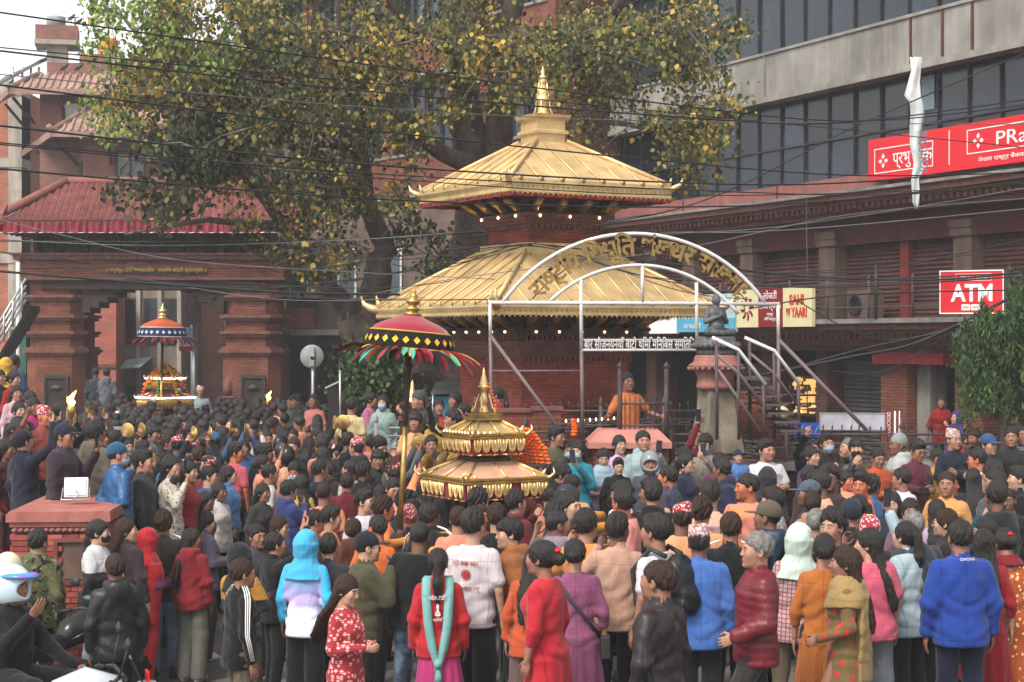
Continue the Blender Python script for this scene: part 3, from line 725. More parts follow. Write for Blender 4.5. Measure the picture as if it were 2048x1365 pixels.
# lintel, carved spandrels, upper storey, roof
gb('lintel', M_brick, lambda b: b.box(gp(40), gp(568), -.08, 1.55, 5.05, 5.55))
def lintel_bands(b):
 for z, g, h in ((5.0, .04, .06), (5.3, .03, .05), (5.5, .12, .1), (5.6, .18, .06)): b.box(gp(40) - g, gp(568) + g, -.08 - g, 1.55 + g, z, z + h)
 x = gp(40)
 while x < gp(568): b.box(x, x + .1, -.24, -.12, 5.5, 5.58); x += .2
gb('lintel_moulding', M_terra, lintel_bands)
def spandrel(xa, dirn):
 def f(b):
  for k in range(6):
   w = 1.3 - k * .22
   b.box(min(xa, xa + dirn * w), max(xa, xa + dirn * w), .1, 1.2, 4.98 - (k + 1) * .13, 4.98 - k * .13)
  for k in range(14):
   x = xa + dirn * random.uniform(.05, 1.0); z = 4.95 - random.uniform(0, .5) * (1 - abs(x - xa) / 1.4)
   b.lathe((x, .06, z), [(.01, -.06), (.07, 0), (.01, .06)], 7, sy=.6)
 gb('carved_spandrel', M_wood, f)
spandrel(gp(166) - .05, 1); spandrel(gp(442) + .05, -1)
gb('carved_frieze', M_wood, lambda b: b.box(gp(85), gp(520), -.02, 1.3, 4.78, 5.0))
gb('attic', M_wood, lambda b: b.box(gp(60), gp(548), .35, 1.3, 5.6, 6.35))
def attic_posts(b):
 for k in range(15): x = gp(65) + k * (gp(540) - gp(65)) / 14; b.box(x - .05, x + .05, .25, .35, 5.62, 6.3)
gb('attic_posts', M_woodb, attic_posts)
gb('gold_lettering_rail', M_wood, lambda b: b.box(gp(215), gp(415), -.12, -.085, 5.14, 5.2))
o = lettering('॥ मध्यपुर थिमि नगरपालिका   दक्षिण बाराही प्रवेशद्वार ॥', .13, Matrix.Translation((gp(315), GY - .14, 5.2)), M_brass, gate, width=gp(415) - gp(215))
# roof: hipped, tiled; front slope rises from the eave to the ridge
ex0, ex1, ez, ey = gp(22), gp(612), 6.42, -.75
rx0, rx1, rz, ry = gp(118), gp(540), 7.45, .75
def roofface(b):
 A, B_, C, D = (ex0, ey, ez), (ex1, ey, ez), (rx1, ry, rz), (rx0, ry, rz)
 E, F_ = (ex1, 2.25, ez), (ex0, 2.25, ez)
 b.add([A, B_, C, D], [(0, 1, 2, 3)]); b.add([B_, E, C], [(0, 1, 2)]); b.add([E, F_, D, C], [(0, 1, 2, 3)]); b.add([F_, A, D], [(0, 1, 2)])
gb('roof_deck', M_tile, roofface)
# tiles: rows of small overlapping shingles on the front and left slope
def tiles(b):
 rows = 16
 for j in range(rows):
  t0 = j / rows; t1 = (j + 1.25) / rows
  xa = ex0 + (rx0 - ex0) * t0 + .08; xb = ex1 + (rx1 - ex1) * t0 - .05
  n = int((xb - xa) / .16)
  for i in range(n):
   x = xa + (i + .5 * (j % 2)) * .16
   y0 = ey + (ry - ey) * t0; z0 = ez + (rz - ez) * t0; y1 = ey + (ry - ey) * min(1, t1); z1 = ez + (rz - ez) * min(1, t1)
   dz = .03 + random.uniform(-.008, .01); w = .145; q = .045
   b.add([(x, y0, z0 + dz), (x + w/2, y0 - .01, z0 + dz + q), (x + w, y0, z0 + dz), (x + w, y1, z1 + .005), (x + w/2, y1, z1 + .005 + q), (x, y1, z1 + .005), (x, y0, z0), (x + w, y0, z0)], [(0, 1, 4, 5), (1, 2, 3, 4), (6, 7, 2, 1, 0)])
gb('roof_tiles', M_tile, tiles, kind='stuff')
def ridges(b):
 b.tube([(rx0, ry, rz + .06), (rx1, ry, rz + .06)], .1, 8)
 for a, c in (((ex0 - .12, ey - .1, ez + .08), (rx0, ry, rz + .06)), ((ex1, ey, ez + .05), (rx1, ry, rz + .06))): b.tube([a, c], .11, 8)
 b.tube([(ex0 - .02, ey - .05, ez + .06), (ex0 - .14, ey - .12, ez + .16), (ex0 - .2, ey - .16, ez + .32)], [.09, .07, .02], 6)
gb('ridge_tiles', mat('ridge_plaster', '#84504a', vary=.2, scale=4), ridges)
gb('eave_board', M_wood, lambda b: (b.box(ex0, ex1, ey - .02, ey + .06, ez - .12, ez - .01), b.box(ex0, ex0+.06, ey, 2.2, ez-.12, ez-.01), b.box(ex0+.1, ex1-.1, ey+.1, 2.1, ez-.1, ez-.06)))
def struts(b):
 for k in range(12):
  x = gp(75) + k * (gp(530) - gp(75)) / 11
  b.tube([(x, .33, 5.7), (x, ey + .25, ez - .12)], .05, 6)
gb('roof_struts', M_wood, struts)
# pleated red valance
def pleats(b, pts, z0, h, amp=.03, step=.05, n=Vector((0, -1, 0))):
 vs = []; fs = []; k = 0
 for (a, c) in zip(pts[:-1], pts[1:]):
  a, c = Vector(a), Vector(c); L = (c - a).length; m = int(L / step); nn = Vector(((c-a).y, -(c-a).x, 0)).normalized()
  for i in range(m + 1):
   p = a + (c - a) * i / m + nn * (amp * math.sin(k * 1.9) ); k += 1
   q = p + nn * amp * .8 * math.sin(k * 1.3)
   vs += [(p.x, p.y, p.z), (q.x, q.y, q.z - h * (1 + .08 * math.sin(k * .7)))]
 for i in range(len(vs) // 2 - 1): fs.append((2*i+1, 2*i+3, 2*i+2, 2*i))
 b.add(vs, fs)
o = gb('red_valance', M_maroonc, lambda b: pleats(b, [(ex0 - .02, 2.0, ez - .03), (ex0 - .02, ey - .04, ez - .03), (ex1, ey - .04, ez - .03)], 0, .27))
o = gb('valance_hem', mat('silver_hem', '#b9a6a0'), lambda b: pleats(b, [(ex0 - .03, ey - .05, ez - .29), (ex1, ey - .05, ez - .29)], 0, .02))
# second gate-like roof corner poking in at the left edge
t = thing('shrine_roof_corner', at(-10, 470, 30), 'corner of a small red shrine roof poking in at the left edge', 'roof')
b = MB(); b.slab([at(-60, 400, 30.8), at(8, 430, 30), at(12, 440, 30), at(-60, 470, 29.5)], (0, 0, .06)); b.tube([at(-30, 400, 30.3), at(8, 432, 30), at(16, 405, 30)], [.08, .06, .01], 6); b.build('tiled_corner', M_terrap, t)
b = MB(); pleats(b, [at(-60, 470, 29.4), at(12, 447, 29.9)], 0, .12); b.build('valance', M_redcl, t)

# ---------------------------------------------------------------- temple
TC = Vector((.48, 26.5, 0)); ang = R(30)
FT = frame(TC, ang)
tm = thing('pagoda_temple', (TC.x, TC.y, 1.3), 'two tiered brick pagoda temple with gilded roofs and pinnacle', 'temple')
def tb(name, m, fn, par=None, **k):
 b = MB(FT); fn(b); return b.build(name, m, par or tm, **k)
def sqbox(b, h, z0, z1): b.box(-h, h, -h, h, z0, z1)
tb('plinth', M_brickt, lambda b: (sqbox(b, 1.5, .5, 1.1), sqbox(b, 1.25, 1.1, 1.45)))
low = tb('lower_wall', M_brickt, lambda b: sqbox(b, .95, 1.45, 4.2))
tb('wall_moulding', M_terra, lambda b: [sqbox(b, .95 + g, z, z + h) for z, g, h in ((1.45, .08, .1), (1.55, .04, .08), (3.28, .03, .05), (3.33, .07, .06), (3.39, .11, .06), (3.45, .15, .05))], low)
def dent(b, hh, z, n):
 for sgn in range(4):
  Mz = Matrix.Rotation(math.pi / 2 * sgn, 4, 'Z')
  for k in range(n):
   x = -hh + (k + .5) * 2 * hh / n; w = hh / n * .55
   vs = [Mz @ Vector(p) for p in ((x-w, -hh-.02, z), (x+w, -hh-.02, z), (x+w, -hh-.02, z+.05), (x-w, -hh-.02, z+.05), (x-w, -hh+.04, z), (x+w, -hh+.04, z), (x+w, -hh+.04, z+.05), (x-w, -hh+.04, z+.05))]
   b.add(vs, [(0,1,2,3), (3,2,6,7), (1,5,6,2), (0,3,7,4), (0,4,5,1)])
tb('dentils', M_terra, lambda b: (dent(b, 1.0, 3.2, 22), dent(b, 1.08, 3.52, 24)), low, kind='stuff')
tb('cornice_shelf', M_woodb, lambda b: (sqbox(b, 1.12, 3.57, 3.65), sqbox(b, 1.2, 3.65, 3.7)), low)
tb('lattice_window', M_wood, lambda b: ([b.box(.2 + k * .045, .215 + k * .045, -.99, -.955, 1.75, 2.35) for k in range(11)] + [b.box(.18, .68, -.985, -.953, 1.75 + k * .05, 1.765 + k * .05) for k in range(13)] + [b.box(.1, .78, -1.03, -.94, 2.36, 2.45), b.box(-.15, 1.0, -1.05, -.94, 2.45, 2.5), b.box(.12, .18, -1.02, -.94, 1.7, 2.36), b.box(.68, .74, -1.02, -.94, 1.7, 2.36)]), low)
upw = tb('upper_wall', M_brickt, lambda b: sqbox(b, .62, 4.75, 5.9))
tb('gilt_plinth', M_gold, lambda b: (sqbox(b, .78, 4.78, 4.9), sqbox(b, .72, 4.9, 4.98)), upw)
tb('upper_moulding', M_terra, lambda b: [sqbox(b, .62 + g, z, z + h) for z, g, h in ((5.22, .03, .05), (5.27, .07, .05), (5.32, .11, .05), (5.37, .16, .06))], upw)
tb('upper_dentils', M_terra, lambda b: dent(b, .68, 5.2, 14), upw, kind='stuff')
def gilt_roof(H, ze, ht, zt, ribs, fas, name):
 """square roof: eave halfside H at ze, top halfside ht at zt"""
 sl = lambda t, x: None
 r = tb(name, M_gold, lambda b: b.sq((0, 0, 0), [(H, ze), (ht, zt)]))
 for sgn in range(4):
  Fs = FT @ Matrix.Rotation(math.pi / 2 * sgn, 4, 'Z')
  for k in range(ribs):
   x = -H + (k + .5) * 2 * H / ribs
   t_end = min(1, (H - abs(x)) / max(1e-6, H - ht)) if abs(x) > ht else 1
   t_end = min(1, t_end)
   y0, z0 = -H, ze; y1, z1 = -H + (H - ht) * t_end, ze + (zt - ze) * t_end
   b = MB(Fs); b.tube([(x, y0 - .0, z0 + .02), (x, y1, z1 + .02)], .014, 6); b.build('roof_rib', M_gold, r)
   b = MB(Fs); b.lathe((x, y0 - .02, z0 + .02), [(.012, -.045), (.045, -.02), (.045, .02), (.012, .045)], 8, sy=.45); b.build('rib_disc', M_brass, r)
  # fascia: plain strip, patterned strip of small triangles, hem
  b = MB(Fs); b.box(-H - .01, H + .01, -H - .03, -H, ze - .05, ze + .015); b.build('eave_strip', M_gold, r)
  b = MB(Fs); b.box(-H, H, -H - .012, -H + .01, ze - fas, ze - .05); b.build('fascia', M_gold, r)
  b = MB(Fs); n = int(2 * H / .085)
  for k in range(n):
   xx = -H + (k + .5) * 2 * H / n; w = H / n * .8
   b.add([(xx - w, -H - .022, ze - .075), (xx + w, -H - .022, ze - .075), (xx, -H - .022, ze - .075 - w * 1.4)], [(0, 2, 1)])
   b.add([(xx - w, -H - .013, ze - fas + .012), (xx, -H - .02, ze - fas - .035), (xx + w, -H - .013, ze - fas + .012)], [(0, 1, 2)])
  b.build('fascia_pattern', M_brass, r, kind='stuff')
  # hip strip and upturned corner horn
  b = MB(Fs); b.tube([(-H, -H, ze + .03), (-ht, -ht, zt + .03)], .035, 6); b.build('hip_ridge', M_gold, r)
  b = MB(Fs); c = -H; q = .16 if H > 1.7 else .11
  pts = [(c + .25*q, c + .25*q, ze - .05), (c - .4*q, c - .4*q, ze - .01), (c - .95*q, c - .95*q, ze + .35*q), (c - 1.2*q, c - 1.2*q, ze + 1.2*q)]
  b.tube(pts, [q*.42, q*.4, q*.26, .006], 8)
  b.tube([(c + .3*q, c + .3*q, ze + .03), (c + .1*q, c + .1*q, ze + .45*q), (c - .05*q, c - .05*q, ze + 1.25*q)], [q*.34, q*.24, .01], 8)
  b.build('corner_horn', M_gold, r)
 return r
rl = gilt_roof(1.93, 4.03, .75, 4.83, 11, .16, 'lower_roof')
ru = gilt_roof(1.42, 5.84, .27, 6.56, 8, .18, 'upper_roof')
tb('roof_soffit', M_wood, lambda b: (sqbox(b, 1.9, 3.9, 3.96), sqbox(b, 1.38, 5.7, 5.76)))
# red pleated cloth under the upper fascia
b = MB(FT); h = 1.425
pleats(b, [(-h, h, 5.66), (-h, -h, 5.66), (h, -h, 5.66), (h, h, 5.66), (-h, h, 5.66)], 0, .06, amp=.012, step=.035); b.build('red_hem_cloth', M_redcl, tm)
# carved struts
for sgn in range(4):
 Fs = FT @ Matrix.Rotation(math.pi / 2 * sgn, 4, 'Z')
 for hb_, z0, out, z1, n in ((1.0, 3.66, 1.55, 3.97, 6), (.66, 5.4, 1.15, 5.74, 4)):
  for k in range(n):
   x = -hb_ * .9 + k * 1.8 * hb_ / (n - 1)
   b = MB(Fs); b.tube([(x, -hb_ + .05, z0), (x * 1.15, -out, z1)], .055, 6); s_ = b.build('roof_strut', M_woodb, tm)
   b = MB(Fs); b.tube([(x*1.06, -hb_ - (out-hb_)*.35, z0 + (z1-z0)*.28), (x * 1.12, -hb_ - (out-hb_)*.8, z0 + (z1-z0)*.68)], .062, 6); b.build('gilt_figure', M_brass, s_)
  for k in range(n - 1):
   x = -hb_ * .8 + k * 1.6 * hb_ / (n - 2)
   b = MB(Fs); b.lathe((x, -hb_ - .14, z0 - .02), [(.006, -.022), (.018, -.006), (.016, .012), (.006, .022)], 8); b.build('bulb', M_lamp, tm)
# boxed top and pinnacle
tb('roof_box', M_gold, lambda b: b.sq((0, 0, 0), [(.25, 6.5), (.25, 6.68), (.29, 6.7), (.29, 6.74), (.25, 6.76), (.25, 6.9), (.3, 6.93), (.32, 6.99), (.2, 7.0)]))
fin = tb('pinnacle', M_goldb, lambda b: b.lathe((0, 0, 0), [(.1, 7.0), (.11, 7.03), (.08, 7.06), (.085, 7.2), (.12, 7.24), (.1, 7.29), (.07, 7.33), (.1, 7.37), (.06, 7.42), (.045, 7.5), (.07, 7.53), (.04, 7.57), (.05, 7.6), (.03, 7.65), (.04, 7.68), (.015, 7.73), (.004, 7.78)], 14))
for k in range(4):
 a = math.pi / 4 + k * math.pi / 2
 tb('pinnacle_leg', M_goldb, lambda b: b.tube([(.17*math.cos(a), .17*math.sin(a), 7.0), (.12*math.cos(a), .12*math.sin(a), 7.08), (.09*math.cos(a), .09*math.sin(a), 7.3), (.05*math.cos(a), .05*math.sin(a), 7.6)], .012, 6))
tb('parasol_disc', M_goldb, lambda b: (b.lathe((0, 0, 7.58), [(.07, 0), (.06, .03), (.01, .05)], 14), b.slab([(.12, .02, 7.3), (.22, .05, 7.36), (.24, .05, 7.5), (.12, .02, 7.46)], (0, .01, 0))))
# terrace of the temple with brick parapets
ter = tag(MB().build('temple_terrace', M_conc2), None)
bpy.data.objects.remove(ter)
b = MB(); b.box(-2.3, 4.4, 24.2, 31, .3, 1.35); o = b.build('temple_terrace', M_brickt); tag(o, 'raised brick terrace the pagoda temple stands on', kind='structure')
def parapet(u0, u1, v0, v1, Y, label, m=M_brickt):
 a, c = at(u0, v1, Y), at(u1, v0, Y)
 t = thing('brick_parapet', a, label, 'wall')
 b = MB(); b.box(a.x, c.x, Y, Y + .3, .9, c.z); b.build('wall', m, t)
 b = MB(); b.box(a.x - .03, c.x + .03, Y - .03, Y + .33, c.z, c.z + .05); b.build('coping', M_terra, t)
parapet(985, 1066, 826, 880, 23.6, 'long brick parapet behind the golden palanquin pinnacle')
parapet(1066, 1122, 822, 885, 23.4, 'square brick pier at the end of the terrace parapet', M_brick)
parapet(800, 985, 842, 880, 24.2, 'brick parapet below the temple left of the golden palanquin', M_brickd)
t = thing('oil_lamp_rack', at(1120, 848, 23.3), 'iron rack with a row of small butter lamps below the temple window', 'lamp rack')
b = MB(); b.tube([at(1118, 850, 23.3), at(1240, 842, 23.3)], .012, 6); b.tube([at(1118, 858, 23.3), at(1240, 850, 23.3)], .01, 6)
for u in (1120, 1160, 1200, 1238): b.tube([at(u, 848, 23.3), at(u, 900, 23.3)], .012, 6)
b.build('rack', M_iron, t)
for k in range(9):
 p = at(1132 + k * 12, 843 - k * .7, 23.3); b = MB(); b.lathe(p, [(.008, -.02), (.014, 0), (.004, .02)], 6); b.build('butter_lamp', M_lamp, t)
# ---------------------------------------------------------------- arch frame with gilt lettering
AY = 22.5
arch = thing('welcome_arch', at(1268, 870, AY), 'white pipe arch frame with gilt Devanagari letters before the temple', 'arch')
def tubes(name, m, pts_list, par, r=.022, n=8):
 for pts in pts_list:
  b = MB(); b.tube([at(u, v, Y) for u, v, Y in pts], r, n); b.build(name, m, par)
def arc(cx, cy, rr, a0, a1, Y=AY, n=28): return [(cx + rr * math.cos(R(a0 + (a1 - a0) * k / n)), cy - rr * math.sin(R(a0 + (a1 - a0) * k / n)), Y) for k in range(n + 1)]
tubes('outer_arc', M_white, [arc(1267.5, 786, 317.7, 145.5, 34.5)], arch, .026)
tubes('inner_arc', M_white, [arc(1277, 785, 253.5, 135, 38)], arch, .024)
tubes('letter_rod', M_rustf, [arc(1277, 772, 274, 141, 38)], arch, .008)
tubes('top_rail', M_white, [[(976, 606, AY), (1558, 609, AY)]], arch, .026)
tubes('white_post', M_white, [[(980, 604, AY), (981, 676, AY)], [(1556, 606, AY), (1557, 680, AY)], [(1162, 560, AY), (1163, 700, AY)], [(1285, 532, AY), (1285, 606, AY)], [(1393, 566, AY), (1394, 690, AY)]], arch, .024)
tubes('purple_post', M_purp, [[(981, 676, AY), (984, 880, AY)], [(1557, 680, AY), (1558, 880, AY)], [(1163, 702, AY), (1166, 880, AY)]], arch, .026)
tubes('brace', M_purp, [[(982, 674, AY), (1126, 868, AY - .6)], [(1557, 680, AY), (1734, 862, AY - .4)]], arch, .026)
tubes('lower_rail', M_white, [[(1162, 701, AY), (1392, 701, AY)]], arch, .018)
tubes('thin_rail', M_white, [[(1162, 680, AY), (1388, 680, AY)]], arch, .007)
tubes('cross_rail', M_purp, [[(984, 743, AY), (1164, 743, AY)]], arch, .013)
tubes('red_stay', M_rustf, [[(1285, 468, AY), (1286, 532, AY)]], arch, .01)
lettering('बार सौजन्यनयाँ बाटो थिमि मिनिबस समिति', .17, Matrix.Translation(at(1275, 698, AY - .02)), M_white, arch, width=220 * AY / FPX, bold=.002)
# arched lettering, glyph groups set one by one round the arc
words = ['रा', 'ष्ट्रि', 'य', ' ', 'वि', 'भू', 'ति', ' ', 'शं', 'ख', 'ध', 'र', ' ', 'सा', 'ख्वा', ':']
words = ['रा', 'ष्', 'टि', 'य', ' ', 'ि', 'व', 'भू', 'ि', 'त', ' ', 'शं', 'ख', 'ध', 'र', ' ', 'सा', 'ख', 'वा', ':']
wd = [1.3, .8, 1.2, .9, .5, .5, .9, 1.0, .5, .9, .55, 1.0, 1.2, .95, .8, .5, 1.4, 1.1, 1.3, .5]
tot = sum(wd); acc = 0
for g, w in zip(words, wd):
 a = 139 - (139 - 40) * (acc + w / 2) / tot; acc += w
 if g.strip():
  rr = 262
  p = at(1277 + rr * math.cos(R(a)), 772 - rr * math.sin(R(a)), AY - .01)
  lettering(g, .33, Matrix.Translation(p) @ Matrix.Rotation(R(-(a - 90)), 4, 'Y') , mat('old_gold_letter', (.30, .19, .06), rough=.4, metal=.6, vary=.4, scale=14), arch, name='letter', extrude=.02, bold=.008)

# ---------------------------------------------------------------- statue on pedestal  (figure is built with the people below)
SY = 21.8
def sp(u, v): return at(u, v, SY)
ped = thing('statue_pedestal', at(1436, 880, SY), 'flared concrete pedestal with pink terracotta capital carrying the statue', 'pedestal')
pc = at(1432, 683, SY); k_ = SY / FPX
def zz(v): return (683 - v) * k_
b = MB(); b.lathe(pc, [(118*k_*.5, zz(905)), (108*k_*.5, zz(880)), (92*k_*.5, zz(850)), (78*k_*.5, zz(815)), (70*k_*.5, zz(778))], 4, smooth=False, rot=R(22)); b.build('concrete_shaft', mat('stained_concrete', '#8f8474', vary=.3, scale=3, streak=.45, bump=.2), ped)
b = MB(); b.lathe(pc, [(38*k_, zz(780)), (40*k_, zz(772)), (38*k_, zz(768)), (36*k_, zz(755)), (40*k_, zz(750)), (42*k_, zz(741)), (54*k_, zz(735)), (55*k_, zz(731)), (48*k_, zz(727)), (44*k_, zz(722)), (43*k_, zz(714)), (40*k_, zz(711))], 32); b.build('capital', M_terrap, ped)
for k in range(26):
 a = 2 * math.pi * k / 26; b = MB(); b.lathe(pc + Vector((54*k_*math.cos(a), 54*k_*math.sin(a), zz(738))), [(.005, -.03), (.03, 0), (.025, .02)], 6, sy=.8); b.build('petal', M_terrap, ped)
lot = thing('lotus_base', sp(1432, 711), 'black stone lotus throne under the seated figure', 'statue base')
b = MB(); b.lathe(pc, [(38*k_, zz(711)), (40*k_, zz(706)), (38*k_, zz(701)), (30*k_, zz(699)), (44*k_, zz(696)), (48*k_, zz(690)), (42*k_, zz(684)), (39*k_, zz(683)), (39*k_, zz(676)), (35*k_, zz(674))], 32, sy=.8); b.build('throne', M_stone, lot)
for k in range(24):
 a = 2 * math.pi * k / 24
 b = MB(); b.tube([pc + Vector((38*k_*math.cos(a), 30*k_*math.sin(a), zz(699))), pc + Vector((48*k_*math.cos(a), 38*k_*math.sin(a), zz(692))), pc + Vector((44*k_*math.cos(a), 35*k_*math.sin(a), zz(685)))], [.012, .04, .01], 6); b.build('petal', M_stone, lot)

# ---------------------------------------------------------------- stair rails beside the statue
st_ = thing('steel_stair', at(1520, 880, 21.5), 'purple grey iron stair with two sloping handrails right of the statue', 'stairs')
Ya, Yb = 21.0, 21.9
tubes('handrail', M_white, [[(1424, 676, Ya), (1476, 700, Ya), (1531, 770, Ya)], [(1489, 676, Yb), (1548, 702, Yb), (1598, 768, Yb)]], st_, .024)
tubes('mid_rail', M_purp, [[(1434, 710, Ya), (1480, 750, Ya), (1526, 812, Ya)], [(1500, 708, Yb), (1548, 748, Yb), (1595, 812, Yb)], [(1436, 740, Ya), (1478, 800, Ya), (1522, 866, Ya)]], st_, .02)
tubes('stair_post', M_iron, [[(1433, 680, Ya), (1434, 880, Ya)], [(1477, 702, Ya), (1478, 880, Ya)], [(1527, 772, Ya), (1528, 880, Ya)], [(1499, 682, Yb), (1500, 880, Yb)], [(1548, 704, Yb), (1549, 880, Yb)], [(1597, 770, Yb), (1598, 880, Yb)]], st_, .022)
for k in range(7):
 b = MB(); p = at(1482 + k * 12, 760 + k * 17, 21.4); b.box(p.x - .02, p.x + .3, 21.0, 21.9, p.z, p.z + .03); b.build('tread', M_iron, st_)
t = thing('brick_steps', at(1500, 880, 22.4), 'short flight of red brick steps behind the iron stair', 'steps')
for k in range(5):
 a, c = at(1480, 858 - k * 18, 22.4 + .1 * k), at(1560 - k * 6, 858 - k * 18, 22.4)
 b = MB(); b.box(a.x, c.x, 22.4 + .12 * k, 23.3, a.z - .14, a.z); b.build('step', M_brick, t)

# ---------------------------------------------------------------- iron fences
def fence(p0, p1, zb, h, label, pitch=.13, m=M_iron, post_every=1.2, scroll=True, spike=.13):
 p0, p1 = Vector(p0), Vector(p1); L = (p1 - p0).length; d = (p1 - p0) / L
 t = thing('iron_fence', (p0.x, p0.y, zb), label, 'fence')
 z = lambda q: Vector((0, 0, q))
 for hh, r in ((0.06, .014), (h - .12, .016), (h, .018)):
  b = MB(); b.tube([p0 + z(hh), p1 + z(hh)], r, 6); b.build('rail', m, t)
 n = int(L / pitch); b = MB(); b.tube([Vector((0, 0, h - .12)), Vector((0, 0, h + spike * .6)), Vector((0, 0, h + spike * .75)), Vector((0, 0, h + spike))], [.008, .008, .016, .002], 5)
 src = b.build('picket', m)
 for k in range(n): inst(src, t, Matrix.Translation(p0 + d * (k + .5) * pitch + z(random.uniform(-.02, .02))) @ Matrix.Rotation(random.uniform(-.06, .06), 4, 'Y'))
 if scroll:
  b = MB(); 
  pts = [Vector((0.10 * math.sin(2*math.pi*q/12) * (1 if q < 6 else 1), 0, .06 + (h - .18) * q / 12)) for q in range(13)]
  b.tube(pts, .009, 5); b.tube([Vector((-p.x, 0, p.z)) for p in pts], .009, 5)
  s2 = b.build('scroll_bar', m)
  ang_ = math.atan2(d.y, d.x)
  for k in range(int(L / .26)): inst(s2, t, Matrix.Translation(p0 + d * (k + .5) * .26) @ Matrix.Rotation(ang_, 4, 'Z'))
  bpy.data.objects.remove(s2)
 bpy.data.objects.remove(src)
 q = 0.
 while q <= L + .01:
  b = MB(); c = p0 + d * q; b.tube([c - z(.35), c + z(h + .08)], .03, 6); b.tube([c + z(h + .08), c + z(h + .1), c + z(h + .22)], [.03, .045, .003], 6); b.build('fence_post', m, t); q += post_every
 return t
fa, fc = at(1342, 925, 22.9), at(2075, 925, 22.9)
fence(fa, fc, .5, .37, 'long scrolled iron fence with spikes behind the right hand onlookers', post_every=1.55)
b = MB(); b.box(fa.x, fc.x, 22.75, 23.05, .4, fa.z - .1)
lw = thing('low_fence_wall', (fa.x, 22.9, .45), 'low brick and stone wall under the right hand iron fence', 'wall')
b.build('wall', M_brickd, lw)
b = MB(); b.box(fa.x - .02, fc.x, 22.68, 23.12, fa.z - .1, fa.z - .0); b.build('coping', M_conc, lw)
fa, fc = at(1052, 920, 22.9), at(1176, 920, 22.9)
fence(fa, fc, .5, .37, 'short scrolled iron fence between palanquin and pink capped pier')
b = MB(); b.box(fa.x, fc.x, 22.8, 23.1, .4, fa.z); o = b.build('fence_footing', M_brickd); tag(o, 'short brick footing under the fence left of the pink capped pier', 'wall')
fa, fc = at(752, 905, 25.5), at(890, 905, 25.5)
fence(fa, fc, .5, .36, 'whitish fence left of the palanquin behind the umbrella pole', m=mat('pale_iron', '#8f9092'), pitch=.07, scroll=True)
fa, fc = at(950, 829, 24.4), at(1400, 829, 24.4)
fence((fa.x, 24.4, 2.24), (fc.x, 24.4, 2.24), 1.35, .26, 'dark spiked railing along the temple terrace', post_every=.9)
fa, fc = at(1400, 905, 24.0), at(1640, 905, 24.0)
fence(fa, fc, .5, .8, 'tall dark railing behind the statue pedestal', post_every=.9, scroll=False)
gt = thing('iron_gate', at(1240, 880, 22.8), 'tall iron gate with two spear topped posts where the man in orange leans', 'gate')
for u in (1240, 1333):
 b = MB(); b.tube([at(u, 880, 22.8), at(u, 738, 22.8)], .032, 8); b.tube([at(u, 738, 22.8), at(u, 734, 22.8), at(u, 724, 22.8)], [.03, .05, .004], 8); b.build('gate_post', M_iron, gt)
for v in (808, 852): b = MB(); b.tube([at(1240, v, 22.8), at(1333, v, 22.8)], .016, 6); b.build('rail', M_iron, gt)
for u in range(1250, 1330, 10): b = MB(); b.tube([at(u, 862, 22.8), at(u, 800, 22.8), at(u, 790, 22.8)], [.008, .008, .002], 5); b.build('picket', M_iron, gt)

# pink capped brick pier among the onlookers
pr = thing('pink_capped_pier', at(1258, 990, 22.7), 'broad brick pier with pink sloping cap between the onlookers', 'wall pier')
a, c = at(1188, 910, 22.6), at(1332, 910, 22.6)
b = MB(); b.box(a.x, c.x, 22.6, 23.2, .4, a.z + .1); b.build('pier', M_brick, pr)
b = MB(); x0_, x1_ = at(1176, 0, 22.5).x, at(1344, 0, 22.5).x; zt0, zt1 = at(0, 886, 22.5).z, at(0, 862, 22.5).z
b.box(x0_, x1_, 22.5, 23.3, zt0 - .08, zt0); b.add([(x0_, 22.5, zt0), (x1_, 22.5, zt0), (x1_, 23.3, zt0), (x0_, 23.3, zt0), (x0_ + .16, 22.62, zt1), (x1_ - .16, 22.62, zt1), (x1_ - .16, 23.2, zt1), (x0_ + .16, 23.2, zt1)], [(4,5,6,7), (0,1,5,4), (1,2,6,5), (2,3,7,6), (3,0,4,7)])
b.build('cap', mat('pink_concrete', '#b3776c', vary=.12, scale=5, bump=.2), pr)
b = MB()
for k in range(7): b.box(a.x + .12 + .02 * k, c.x - .12 - .02 * k, 22.55 + .0, 22.6, a.z - .02 - k * .05, a.z + .01 - k * .05)
b.build('dark_moulding', M_woodb, pr)

# ---------------------------------------------------------------- plinth on the left: bricks laid one by one
pl = thing('brick_plinth', at(108, 1200, 17), 'red brick plinth with scalloped moulding under the policemen', 'plinth')
FP = frame(Vector((at(24, 0, 16.6).x, 16.6, 0)), R(4))          # front face runs right from the corner
PW, ptop = .92, 1.84
b = MB(FP); b.box(.02, PW, .03, 3.2, -.1, ptop - .1); b.build('core', mat('mortar', '#7a524a', vary=.2, scale=5), pl)
FPs = FP
b = MB(FP); b.box(-.05, PW + .03, -.05, 3.3, ptop - .1, ptop - .02); b.box(-.02, PW, -.02, 3.2, ptop - .15, ptop - .1); b.box(-.03, PW + .02, -.035, 3.2, ptop - .02, ptop); b.build('coping', mat('plinth_render', '#a3645b', vary=.2, scale=5, streak=.2, bump=.2), pl)
b = MB(); b.lathe((0, 0, 0), [(.0, -.012), (.05, -.008), (.055, .008), (0, .012)], 10); sc_src = b.build('scallop', M_terrap)
for k in range(int(PW / .06)):
 inst(sc_src, pl, FP @ Matrix.Translation((.03 + k * .06, -.012, ptop - .185)) @ Matrix.Rotation(R(90), 4, 'X') @ Matrix.Diagonal((.6, .5, 1.5, 1)))
bpy.data.objects.remove(sc_src)
bms = []
